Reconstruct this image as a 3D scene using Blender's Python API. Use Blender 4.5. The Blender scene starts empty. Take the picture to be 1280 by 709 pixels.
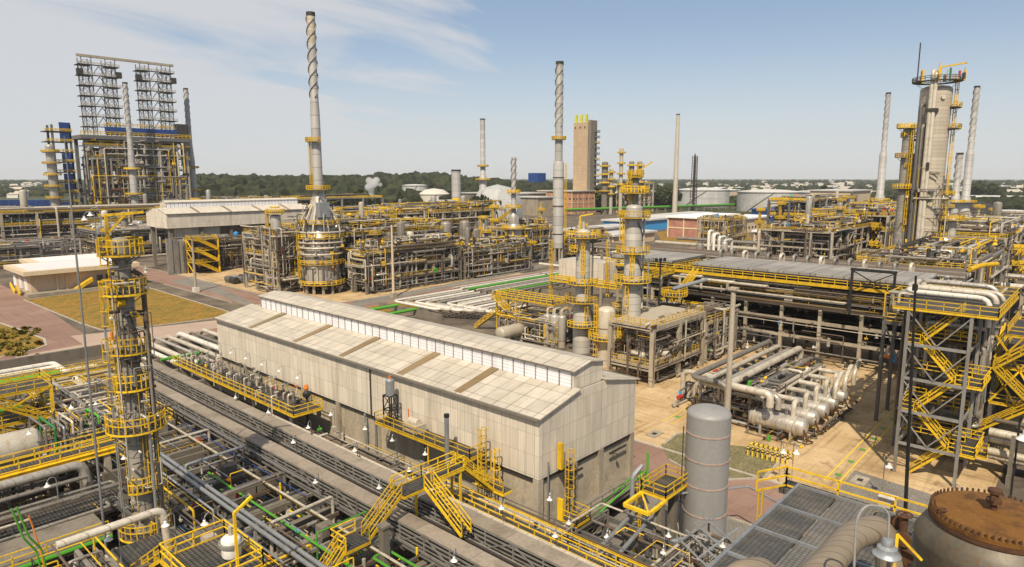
import bpy, math, random
from mathutils import Vector, Matrix
R = math.radians
sc = bpy.context.scene
col = sc.collection
random.seed(7)
# ---------------------------------------------------------------- camera
CAM_H = 36.0
HEAD = R(42.3)                                   # +X runs to the right vanishing point, +Y to the left one
PITCH = R(8.96)
cam = bpy.data.cameras.new('camera')
cam.sensor_width = 36.0
cam.lens = 23.625
cam.clip_start = 0.3
cam.clip_end = 30000
camo = bpy.data.objects.new('camera', cam)
camo.location = (0, 0, CAM_H)
camo.rotation_euler = (R(90) - PITCH, 0, HEAD - R(90))
col.objects.link(camo)
sc.camera = camo
HAZE_D = 0.00006
# ---------------------------------------------------------------- sky and sun
SUN_EL = R(50)
SHADOW_DIR = R(33)                               # direction on the ground the shadows fall towards
SUN_DIR = SHADOW_DIR + math.pi
w = bpy.data.worlds.new('World'); sc.world = w; w.use_nodes = True
nt = w.node_tree; nt.nodes.clear()
out = nt.nodes.new('ShaderNodeOutputWorld')
sky = nt.nodes.new('ShaderNodeTexSky'); sky.sky_type = 'NISHITA'; sky.sun_disc = False
sky.sun_elevation = SUN_EL
sky.sun_rotation = math.pi / 2 - SUN_DIR
sky.air_density = 1.0; sky.dust_density = 0.5; sky.ozone_density = 2.0; sky.altitude = 50
bg = nt.nodes.new('ShaderNodeBackground'); bg.inputs[1].default_value = 0.084
cl = nt.nodes.new('ShaderNodeBackground'); cl.inputs[0].default_value = (0.88, 0.88, 0.90, 1); cl.inputs[1].default_value = 0.70
mix = nt.nodes.new('ShaderNodeMixShader')
tc = nt.nodes.new('ShaderNodeTexCoord')
sep = nt.nodes.new('ShaderNodeSeparateXYZ'); nt.links.new(tc.outputs['Generated'], sep.inputs[0])
def wm(op, a, b=None, c=None, clamp=False):
    n = nt.nodes.new('ShaderNodeMath'); n.operation = op; n.use_clamp = clamp
    for i, x in enumerate((a, b, c)):
        if x is None: continue
        if isinstance(x, (int, float)): n.inputs[i].default_value = x
        else: nt.links.new(x, n.inputs[i])
    return n.outputs[0]
zz = wm('MAXIMUM', sep.outputs[2], 0.0)
den = wm('ADD', zz, 0.10)
cmb = nt.nodes.new('ShaderNodeCombineXYZ')
nt.links.new(wm('DIVIDE', sep.outputs[0], den), cmb.inputs[0])
nt.links.new(wm('DIVIDE', sep.outputs[1], den), cmb.inputs[1])
mp = nt.nodes.new('ShaderNodeMapping'); mp.inputs['Rotation'].default_value = (0, 0, R(-70))
mp.inputs['Scale'].default_value = (0.45, 1.1, 1); mp.inputs['Location'].default_value = (3.4, 0.8, 0)
nt.links.new(cmb.outputs[0], mp.inputs[0])
nz = nt.nodes.new('ShaderNodeTexNoise'); nz.inputs['Scale'].default_value = 1.0; nz.inputs['Detail'].default_value = 5
nz.inputs['Roughness'].default_value = 0.55; nz.inputs['Distortion'].default_value = 0.5
nt.links.new(mp.outputs[0], nz.inputs['Vector'])
# more cloud towards the left of the view (the +Y side), thin veil elsewhere
lef = wm('SUBTRACT', sep.outputs[1], wm('MULTIPLY', sep.outputs[0], 0.9))
mr = nt.nodes.new('ShaderNodeMapRange'); mr.interpolation_type = 'SMOOTHSTEP'
nt.links.new(wm('ADD', nz.outputs[0], wm('MULTIPLY', lef, 0.50)), mr.inputs[0])
mr.inputs[1].default_value = 0.47; mr.inputs[2].default_value = 0.74; mr.inputs[3].default_value = 0.0; mr.inputs[4].default_value = 0.88
hz = nt.nodes.new('ShaderNodeMapRange'); hz.interpolation_type = 'SMOOTHSTEP'
nt.links.new(zz, hz.inputs[0])
hz.inputs[1].default_value = 0.0; hz.inputs[2].default_value = 0.23; hz.inputs[3].default_value = 0.88; hz.inputs[4].default_value = 0.26
fac = wm('MAXIMUM', mr.outputs[0], hz.outputs[0])
tint = nt.nodes.new('ShaderNodeMix'); tint.data_type = 'RGBA'; tint.blend_type = 'MULTIPLY'; tint.inputs[0].default_value = 1.0; tint.inputs[7].default_value = (0.84, 1.0, 1.08, 1)
nt.links.new(sky.outputs[0], tint.inputs[6]); nt.links.new(tint.outputs[2], bg.inputs[0])
nt.links.new(fac, mix.inputs[0]); nt.links.new(bg.outputs[0], mix.inputs[1]); nt.links.new(cl.outputs[0], mix.inputs[2])
nt.links.new(mix.outputs[0], out.inputs[0])
sl = bpy.data.lights.new('sun', 'SUN'); sl.energy = 5.0; sl.angle = R(0.53); sl.color = (1.0, 0.88, 0.70)
so = bpy.data.objects.new('sun', sl)
sdir = Vector((math.cos(SUN_DIR) * math.cos(SUN_EL), math.sin(SUN_DIR) * math.cos(SUN_EL), math.sin(SUN_EL)))
so.rotation_euler = sdir.to_track_quat('Z', 'Y').to_euler(); so.location = (-60, -40, 90)
col.objects.link(so)
sc.view_settings.view_transform = 'Standard'; sc.view_settings.look = 'None'
sc.view_settings.exposure = 0.15; sc.view_settings.gamma = 1; sc.view_settings.use_curve_mapping = False
sc.cycles.max_bounces = 5; sc.cycles.diffuse_bounces = 3; sc.cycles.glossy_bounces = 2
sc.cycles.volume_bounces = 3

# ---------------------------------------------------------------- materials
def newmat(name):
    m = bpy.data.materials.new(name); m.use_nodes = True
    t = m.node_tree; b = t.nodes['Principled BSDF']
    return m, t, b
def N(t, kind, **kw):
    n = t.nodes.new(kind)
    for k, v in kw.items():
        if k in n.inputs: n.inputs[k].default_value = v
        else: setattr(n, k, v)
    return n
def pos(t, scale=(1, 1, 1)):
    g = N(t, 'ShaderNodeNewGeometry'); m = N(t, 'ShaderNodeMapping'); m.inputs['Scale'].default_value = scale
    t.links.new(g.outputs['Position'], m.inputs[0]); return m.outputs[0]
def ramp(t, src, stops):
    r = N(t, 'ShaderNodeValToRGB'); e = r.color_ramp.elements
    while len(e) < len(stops): e.new(0.5)
    for i, (p, c) in enumerate(stops):
        e[i].position = p; e[i].color = (c[0], c[1], c[2], 1) if isinstance(c, (tuple, list)) else (c, c, c, 1)
    t.links.new(src, r.inputs[0]); return r.outputs[0]
def mixc(t, fac, a, b, mode='MIX'):
    n = N(t, 'ShaderNodeMix', data_type='RGBA', blend_type=mode)
    for s, x in ((0, fac), (6, a), (7, b)):
        if isinstance(x, (int, float)): n.inputs[s].default_value = x
        elif isinstance(x, (tuple, list)): n.inputs[s].default_value = (x[0], x[1], x[2], 1)
        else: t.links.new(x, n.inputs[s])
    return n.outputs[2]
def paint(name, base, dirt=None, amt=0.5, scale=0.8, zs=0.35, rough=0.5, metal=0.0, spec=0.4, fine=0.12, dirt2=None, thr=(0.48, 0.72), bands=0, vary=0.22):
    """weathered paint or metal: noise-driven dirt, vertically stretched runs, fine mottling"""
    m, t, b = newmat(name)
    n1 = N(t, 'ShaderNodeTexNoise', Scale=scale, Detail=6.0, Roughness=0.62); t.links.new(pos(t, (1, 1, zs)), n1.inputs['Vector'])
    n2 = N(t, 'ShaderNodeTexNoise', Scale=scale * 9, Detail=3.0); t.links.new(pos(t), n2.inputs['Vector'])
    d = dirt or tuple(x * 0.45 for x in base)
    mk = ramp(t, n1.outputs[0], [(thr[0], 0.0), (thr[1], amt)])
    c = mixc(t, mk, base, d)
    if dirt2:
        n3 = N(t, 'ShaderNodeTexNoise', Scale=scale * 2.3, Detail=5.0, Roughness=0.7); t.links.new(pos(t, (1.3, 1.3, 0.5)), n3.inputs['Vector'])
        c = mixc(t, ramp(t, n3.outputs[0], [(0.56, 0.0), (0.72, 0.8)]), c, dirt2)
    if bands:
        bl, _ = lines(t, 'xy', bands, 0.07); c = mixc(t, bl, c, mixc(t, 1.0, c, (0.55, 0.52, 0.48), 'MULTIPLY'))
    oi = N(t, 'ShaderNodeObjectInfo')
    c = mixc(t, 1.0, c, ramp(t, oi.outputs['Random'], [(0.0, (1-vary, 1-vary*1.05, 1-vary*1.15)), (1.0, (1.04, 1.04, 1.04))]), 'MULTIPLY')
    f = ramp(t, n2.outputs[0], [(0.3, 1.0 - fine), (0.7, 1.0 + fine)])
    c = mixc(t, 1.0, c, f, 'MULTIPLY')
    t.links.new(c, b.inputs['Base Color'])
    b.inputs['Roughness'].default_value = rough; b.inputs['Metallic'].default_value = metal
    b.inputs['Specular IOR Level'].default_value = spec
    return m
def lines(t, axis, period, width, soft=0.02):
    """1 on thin lines every `period` metres along a world axis, else 0"""
    g = N(t, 'ShaderNodeNewGeometry'); s = N(t, 'ShaderNodeSeparateXYZ'); t.links.new(g.outputs['Position'], s.inputs[0])
    if axis == 'xy':
        a = N(t, 'ShaderNodeMath', operation='ADD'); t.links.new(s.outputs[0], a.inputs[0]); t.links.new(s.outputs[1], a.inputs[1]); src = a.outputs[0]
    else: src = s.outputs['xyz'.index(axis)]
    d = N(t, 'ShaderNodeMath', operation='DIVIDE'); t.links.new(src, d.inputs[0]); d.inputs[1].default_value = period
    fr = N(t, 'ShaderNodeMath', operation='FRACT'); t.links.new(d.outputs[0], fr.inputs[0])
    lt = N(t, 'ShaderNodeMath', operation='LESS_THAN'); t.links.new(fr.outputs[0], lt.inputs[0]); lt.inputs[1].default_value = width / period
    fl = N(t, 'ShaderNodeMath', operation='FLOOR'); t.links.new(d.outputs[0], fl.inputs[0])
    return lt.outputs[0], fl.outputs[0]
def cladding(name, base, period=1.05, zperiod=2.1, line=0.10, dark=0.72, rough=0.55, var=0.16, ax='xy', zline=True, zax='z', rib=0.25, dirt=(0.30, 0.25, 0.18)):
    m, t, b = newmat(name)
    l1, id1 = lines(t, ax, period, line)
    l2, id2 = lines(t, zax, zperiod, line * 0.8)
    l3, _ = lines(t, ax, rib, rib * 0.35)
    cm = N(t, 'ShaderNodeCombineXYZ'); t.links.new(id1, cm.inputs[0]); t.links.new(id2, cm.inputs[1])
    wn = N(t, 'ShaderNodeTexWhiteNoise'); t.links.new(cm.outputs[0], wn.inputs['Vector'])
    c = mixc(t, 1.0, base, ramp(t, wn.outputs['Value'], [(0.0, 1 - var), (1.0, 1.0)]), 'MULTIPLY')
    n1 = N(t, 'ShaderNodeTexNoise', Scale=0.5, Detail=7.0, Roughness=0.65); t.links.new(pos(t, (1, 1, 0.25)), n1.inputs['Vector'])
    c = mixc(t, ramp(t, n1.outputs[0], [(0.45, 0.0), (0.75, 0.45)]), c, dirt)
    n2 = N(t, 'ShaderNodeTexNoise', Scale=1.6, Detail=5.0, Roughness=0.7); t.links.new(pos(t, (1, 1, 0.05) if zax == 'z' else ((0.06, 1, 1) if ax == 'y' else (1, 0.06, 1))), n2.inputs['Vector'])
    c = mixc(t, ramp(t, n2.outputs[0], [(0.52, 0.0), (0.74, 0.55)]), c, tuple(x*0.8 for x in dirt))
    c = mixc(t, l3, c, mixc(t, 1.0, c, (0.93, 0.93, 0.93), 'MULTIPLY'))
    c = mixc(t, l1, c, mixc(t, 1.0, c, (dark, dark, dark), 'MULTIPLY'))
    if zline: c = mixc(t, l2, c, mixc(t, 1.0, c, (dark, dark, dark), 'MULTIPLY'))
    t.links.new(c, b.inputs['Base Color']); b.inputs['Roughness'].default_value = rough
    return m
def ground_mat(name, stops, scale=0.15, detail=9, fine=None, fscale=6.0, rough=0.9, joint=None, bump=0.0, spots=None, tracks=0):
    m, t, b = newmat(name)
    n1 = N(t, 'ShaderNodeTexNoise', Scale=scale, Detail=float(detail), Roughness=0.65, Distortion=0.4); t.links.new(pos(t), n1.inputs['Vector'])
    c = ramp(t, n1.outputs[0], stops)
    n2 = N(t, 'ShaderNodeTexNoise', Scale=fscale, Detail=4.0, Roughness=0.7); t.links.new(pos(t), n2.inputs['Vector'])
    f = fine or 0.3
    c = mixc(t, 1.0, c, ramp(t, n2.outputs[0], [(0.3, 1 - f), (0.7, 1 + f)]), 'MULTIPLY')
    if spots:
        n3 = N(t, 'ShaderNodeTexNoise', Scale=spots[0], Detail=4.0, Roughness=0.6); t.links.new(pos(t, (1, 1, 1)), n3.inputs['Vector'])
        c = mixc(t, ramp(t, n3.outputs[0], [(spots[1], 0.0), (spots[1] + 0.12, 0.75)]), c, spots[2])
    if tracks:
        for sc_ in ((0.035, 0.9, 1), (0.8, 0.04, 1)):
            n4 = N(t, 'ShaderNodeTexNoise', Scale=1.0, Detail=4.0, Roughness=0.6); t.links.new(pos(t, sc_), n4.inputs['Vector'])
            c = mixc(t, ramp(t, n4.outputs[0], [(0.55, 0.0), (0.68, tracks)]), c, mixc(t, 1.0, c, (0.45, 0.40, 0.36), 'MULTIPLY'))
    if joint:
        for ax in 'xy':
            l, _ = lines(t, ax, joint, 0.06)
            c = mixc(t, l, c, mixc(t, 1.0, c, (0.7, 0.68, 0.66), 'MULTIPLY'))
    t.links.new(c, b.inputs['Base Color']); b.inputs['Roughness'].default_value = rough
    b.inputs['Specular IOR Level'].default_value = 0.2
    if bump:
        bp = N(t, 'ShaderNodeBump', Strength=0.6, Distance=bump); t.links.new(n2.outputs[0], bp.inputs['Height']); t.links.new(bp.outputs[0], b.inputs['Normal'])
    return m
M = {}
M['yellow'] = paint('yellow_paint', (0.80, 0.51, 0.012), (0.36, 0.20, 0.03), 0.75, 1.8, rough=0.6, dirt2=(0.50, 0.31, 0.07), vary=0.34)
M['yellow_green'] = paint('lime_paint', (0.62, 0.60, 0.03), rough=0.5)
M['steel'] = paint('grey_steel', (0.150, 0.146, 0.142), (0.085, 0.065, 0.05), 0.7, 0.9, rough=0.55, metal=0.2)
M['steel_light'] = paint('pale_grey_steel', (0.29, 0.28, 0.26), (0.15, 0.125, 0.095), 0.7, 0.8, rough=0.5, metal=0.2)
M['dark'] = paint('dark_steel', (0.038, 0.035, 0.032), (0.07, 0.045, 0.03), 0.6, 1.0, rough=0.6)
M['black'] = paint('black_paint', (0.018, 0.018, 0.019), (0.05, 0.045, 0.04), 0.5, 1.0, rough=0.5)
M['galv'] = paint('galvanised', (0.34, 0.355, 0.37), (0.2, 0.19, 0.18), 0.6, 1.1, rough=0.42, metal=0.45)
M['alu'] = paint('aluminium_cladding', (0.52, 0.485, 0.43), (0.27, 0.215, 0.155), 0.65, 0.7, bands=1.4, rough=0.36, metal=0.45, dirt2=(0.30, 0.20, 0.10))
M['alu_dull'] = paint('dull_cladding', (0.34, 0.315, 0.275), (0.19, 0.145, 0.10), 0.65, 0.6, bands=1.7, rough=0.5, metal=0.3)
M['pipe'] = paint('pale_pipe', (0.58, 0.525, 0.43), (0.32, 0.255, 0.175), 0.65, 0.7, bands=1.25, zs=1, rough=0.42, metal=0.15)
M['pipe_grey'] = paint('grey_pipe', (0.255, 0.235, 0.205), (0.14, 0.105, 0.07), 0.7, 0.9, bands=1.6, zs=1, rough=0.5, metal=0.25)
M['pipe_brown'] = paint('brown_pipe', (0.115, 0.09, 0.068), (0.18, 0.085, 0.035), 0.7, 0.9, zs=1, rough=0.65)
M['white'] = paint('white_paint', (0.72, 0.68, 0.60), (0.45, 0.40, 0.32), 0.6, 0.8, bands=1.5, rough=0.4)
M['vessel'] = paint('vessel_beige', (0.52, 0.47, 0.38), (0.33, 0.26, 0.17), 0.6, 0.5, rough=0.48, metal=0.1, dirt2=(0.40, 0.27, 0.12))
M['silo'] = paint('silo_grey', (0.31, 0.305, 0.295), (0.23, 0.22, 0.205), 0.6, 0.35, zs=0.12, rough=0.55, metal=0.1, fine=0.05)
M['band'] = paint('pinkish_band', (0.42, 0.30, 0.25), (0.2, 0.14, 0.1), 0.6, 1.4, rough=0.6)
M['concrete'] = paint('concrete', (0.40, 0.345, 0.265), (0.18, 0.145, 0.10), 0.65, 0.45, rough=0.88, spec=0.2)
M['concrete_grey'] = paint('grey_concrete', (0.205, 0.18, 0.145), (0.095, 0.078, 0.055), 0.75, 0.5, rough=0.9, spec=0.2)
M['concrete_wall'] = paint('stained_wall', (0.50, 0.43, 0.325), (0.26, 0.215, 0.155), 0.7, 0.32, zs=0.6, rough=0.9, spec=0.2, dirt2=(0.25, 0.23, 0.19))
M['traytop'] = paint('tray_cover', (0.30, 0.25, 0.195), (0.16, 0.128, 0.094), 0.7, 0.4, rough=0.75, spec=0.25)
M['clad'] = cladding('cream_cladding', (0.69, 0.61, 0.495), var=0.15, dark=0.74, line=0.08, zperiod=2.05)
M['roof'] = cladding('cream_roof', (0.56, 0.50, 0.405), period=1.75, zperiod=2.0, line=0.13, dark=0.62, var=0.20, ax='y', zax='x', rib=0.4, dirt=(0.30, 0.24, 0.165))
M['roof_x'] = cladding('cream_roof_sheets', (0.62, 0.56, 0.46), period=1.6, zperiod=3.0, line=0.09, dark=0.78, var=0.12, ax='x', zax='y', rib=0.4)
M['skylight'] = paint('brown_skylight', (0.24, 0.165, 0.075), (0.15, 0.10, 0.05), 0.6, 0.8, rough=0.35)
M['louvre'] = cladding('white_louvre', (0.80, 0.79, 0.82), period=1.55, zperiod=0.36, line=0.07, dark=0.62, var=0.04, ax='xy', rib=50, dirt=(0.6,0.58,0.58))
M['gutter'] = paint('grey_gutter', (0.20, 0.175, 0.14), None, 0.5, 0.8, rough=0.7)
M['office'] = paint('beige_render', (0.60, 0.46, 0.315), (0.45, 0.33, 0.21), 0.5, 0.5, rough=0.85)
M['fascia'] = paint('beige_fascia', (0.66, 0.53, 0.36), (0.5, 0.38, 0.24), 0.5, 0.4, rough=0.8)
M['whiteroof'] = paint('white_roof', (0.80, 0.79, 0.79), (0.62, 0.58, 0.53), 0.5, 0.25, zs=1, rough=0.6)
M['glass'] = paint('dark_glass', (0.03, 0.035, 0.045), None, 0.3, 1, rough=0.12, spec=0.6)
def brick(name, c1, c2, mortar):
    m, t, b = newmat(name)
    g = N(t, 'ShaderNodeNewGeometry'); s = N(t, 'ShaderNodeSeparateXYZ'); t.links.new(g.outputs['Position'], s.inputs[0])
    a = N(t, 'ShaderNodeMath', operation='ADD'); t.links.new(s.outputs[0], a.inputs[0]); t.links.new(s.outputs[1], a.inputs[1])
    c = N(t, 'ShaderNodeCombineXYZ'); t.links.new(a.outputs[0], c.inputs[0]); t.links.new(s.outputs[2], c.inputs[1])
    k = N(t, 'ShaderNodeTexBrick', Scale=1.6); t.links.new(c.outputs[0], k.inputs['Vector'])
    k.inputs['Color1'].default_value = (*c1, 1); k.inputs['Color2'].default_value = (*c2, 1); k.inputs['Mortar'].default_value = (*mortar, 1)
    n1 = N(t, 'ShaderNodeTexNoise', Scale=0.25, Detail=5.0); t.links.new(pos(t), n1.inputs['Vector'])
    cc = mixc(t, 1.0, k.outputs['Color'], ramp(t, n1.outputs[0], [(0.35, 0.75), (0.65, 1.1)]), 'MULTIPLY')
    t.links.new(cc, b.inputs['Base Color']); b.inputs['Roughness'].default_value = 0.9
    return m
M['brick'] = brick('red_brick', (0.42, 0.175, 0.12), (0.36, 0.14, 0.10), (0.44, 0.30, 0.24))
M['brick_orange'] = brick('orange_brick', (0.50, 0.235, 0.12), (0.45, 0.20, 0.10), (0.48, 0.32, 0.22))
M['tower'] = cladding('tower_concrete', (0.50, 0.36, 0.22), period=6.0, zperiod=3.0, line=0.5, dark=0.90, var=0.12, rib=3)
M['tank'] = cladding('tank_plates', (0.50, 0.50, 0.49), period=5.5, zperiod=2.4, line=0.35, dark=0.86, var=0.18, rib=2.7, rough=0.5)
M['tank_roof'] = paint('tank_roof', (0.55, 0.53, 0.49), None, 0.4, 0.05, zs=1, rough=0.6)
M['stripe_teal'] = paint('teal_stripe', (0.22, 0.52, 0.48), rough=0.6)
M['stripe_orange'] = paint('orange_stripe', (0.70, 0.30, 0.16), rough=0.6)
M['rust'] = paint('rust', (0.20, 0.088, 0.014), (0.055, 0.022, 0.008), 0.95, 1.2, zs=1, rough=0.8, dirt2=(0.30, 0.165, 0.03))
M['rust_dark'] = paint('dark_rust', (0.10, 0.045, 0.02), (0.04, 0.02, 0.012), 0.8, 2.0, zs=1, rough=0.8)
M['drum'] = paint('drum_grey', (0.135, 0.115, 0.085), (0.075, 0.06, 0.04), 0.8, 0.7, zs=0.22, rough=0.5, metal=0.2, dirt2=(0.15, 0.08, 0.025))
M['insul'] = cladding('insulation', (0.22, 0.175, 0.125), period=0.45, zperiod=50, line=0.05, dark=0.6, var=0.15, ax='xy', zline=False, rib=0.15)
M['green'] = paint('green_paint', (0.085, 0.34, 0.03), (0.06, 0.20, 0.03), 0.4, 1.0, rough=0.45)
M['green_dark'] = paint('dark_green_paint', (0.03, 0.20, 0.06), rough=0.5)
M['blue'] = paint('blue_paint', (0.012, 0.05, 0.20), (0.015, 0.05, 0.2), 0.5, 0.5, rough=0.45)
M['blue_light'] = paint('light_blue_paint', (0.05, 0.30, 0.62), rough=0.5)
M['red'] = paint('red_paint', (0.50, 0.05, 0.03), rough=0.5)
M['orange'] = paint('orange_paint', (0.75, 0.22, 0.02), rough=0.5)
M['grating'] = cladding('steel_grating', (0.06, 0.058, 0.055), period=0.30, zperiod=0.30, line=0.09, dark=0.25, var=0.3, ax='x', zax='y', rib=0.1, rough=0.7)
M['fan_deck'] = cladding('fan_roof', (0.33, 0.31, 0.28), period=3.1, zperiod=6.5, line=0.22, dark=0.55, var=0.30, ax='y', zax='x', rib=0.6, rough=0.7)
M['mesh_panel'] = cladding('mesh_panel', (0.085, 0.082, 0.078), period=0.20, zperiod=0.20, line=0.05, dark=0.5, var=0.25, ax='x', zax='y', rib=0.066, rough=0.75)
M['mesh_pale'] = cladding('mesh_panel_pale', (0.155, 0.148, 0.138), period=0.20, zperiod=0.20, line=0.05, dark=0.5, var=0.25, ax='x', zax='y', rib=0.066, rough=0.75)
M['lamp'] = paint('lamp_enamel', (0.74, 0.73, 0.70), (0.6, 0.57, 0.5), 0.3, 3.0, rough=0.3)
M['bark'] = paint('bark', (0.10, 0.075, 0.05), rough=0.9)
M['roadred'] = ground_mat('red_asphalt', [(0.30, (0.205, 0.125, 0.095)), (0.50, (0.255, 0.16, 0.122)), (0.72, (0.31, 0.205, 0.155))], 0.08, fine=0.16, joint=9.0, tracks=0.35)
M['roadpale'] = ground_mat('pale_road', [(0.30, (0.36, 0.265, 0.205)), (0.70, (0.42, 0.32, 0.25))], 0.08, fine=0.14, joint=6.0)
M['yard'] = ground_mat('yard_concrete', [(0.28, (0.27, 0.175, 0.085)), (0.45, (0.45, 0.315, 0.165)), (0.62, (0.54, 0.395, 0.225)), (0.8, (0.40, 0.275, 0.14))], 0.12, fine=0.14, fscale=2.5, joint=6.0, spots=(0.35, 0.58, (0.20, 0.135, 0.075)), tracks=0.6)
M['plant'] = ground_mat('plant_floor', [(0.30, (0.06, 0.05, 0.04)), (0.50, (0.125, 0.10, 0.075)), (0.72, (0.24, 0.19, 0.13))], 0.10, fine=0.25, fscale=1.2)
M['gravel'] = ground_mat('gravel', [(0.30, (0.155, 0.138, 0.118)), (0.70, (0.25, 0.225, 0.19))], 0.2, fine=0.55, fscale=5.5, bump=0.15)
M['weeds'] = ground_mat('weedy_soil', [(0.30, (0.12, 0.11, 0.05)), (0.70, (0.22, 0.185, 0.10))], 0.5, fine=0.5, fscale=3.0)
M['grass'] = ground_mat('dry_grass', [(0.28, (0.21, 0.112, 0.022)), (0.45, (0.27, 0.155, 0.028)), (0.60, (0.20, 0.135, 0.024)), (0.78, (0.34, 0.22, 0.06))], 0.11, fine=0.45, fscale=1.1, spots=(0.30, 0.52, (0.11, 0.10, 0.022)))
M['land'] = ground_mat('far_land', [(0.35, (0.035, 0.045, 0.018)), (0.55, (0.07, 0.075, 0.03)), (0.75, (0.14, 0.115, 0.06))], 0.004, fine=0.4, fscale=0.03)
M['kerb'] = paint('kerb', (0.40, 0.36, 0.30), (0.22, 0.18, 0.13), 0.8, 1.0, zs=1, rough=0.9)
M['line_yellow'] = paint('line_yellow', (0.72, 0.52, 0.03), (0.5, 0.36, 0.1), 0.6, 1.5, zs=1, rough=0.8)
def leafmat(name, a, bcol, scale=0.6):
    m, t, b = newmat(name)
    n1 = N(t, 'ShaderNodeTexNoise', Scale=scale, Detail=3.0); t.links.new(pos(t), n1.inputs['Vector'])
    t.links.new(ramp(t, n1.outputs[0], [(0.35, a), (0.65, bcol)]), b.inputs['Base Color'])
    b.inputs['Roughness'].default_value = 0.8; b.inputs['Specular IOR Level'].default_value = 0.15
    return m
M['leaf'] = leafmat('leaf', (0.014, 0.022, 0.007), (0.050, 0.058, 0.016), 0.35)
M['leaf_far'] = leafmat('leaf_far', (0.008, 0.013, 0.005), (0.045, 0.050, 0.018), 0.07)
M['leaf_yellow'] = leafmat('leaf_yellow', (0.10, 0.085, 0.015), (0.26, 0.19, 0.025), 0.8)
def stackmat(name, base, ring, period):
    m, t, b = newmat(name)
    l, i = lines(t, 'z', period, ring)
    n1 = N(t, 'ShaderNodeTexNoise', Scale=0.4, Detail=6.0, Roughness=0.65); t.links.new(pos(t, (1, 1, 0.12)), n1.inputs['Vector'])
    c = mixc(t, ramp(t, n1.outputs[0], [(0.45, 0.0), (0.75, 0.55)]), base, tuple(x * 0.55 for x in base))
    wn = N(t, 'ShaderNodeTexWhiteNoise', noise_dimensions='1D'); t.links.new(i, wn.inputs['W'])
    c = mixc(t, 1.0, c, ramp(t, wn.outputs['Value'], [(0.0, 0.85), (1.0, 1.08)]), 'MULTIPLY')
    c = mixc(t, l, c, tuple(x * 0.5 for x in base))
    t.links.new(c, b.inputs['Base Color']); b.inputs['Roughness'].default_value = 0.5; b.inputs['Metallic'].default_value = 0.15
    return m
M['stack'] = stackmat('stack_shell', (0.46, 0.44, 0.41), 0.22, 3.9)
M['column'] = stackmat('column_cladding', (0.52, 0.45, 0.35), 0.10, 1.1)
M['column_grey'] = stackmat('column_grey_cladding', (0.30, 0.272, 0.23), 0.09, 1.0)
M['column_light'] = stackmat('column_light_cladding', (0.46, 0.43, 0.375), 0.09, 1.3)
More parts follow.
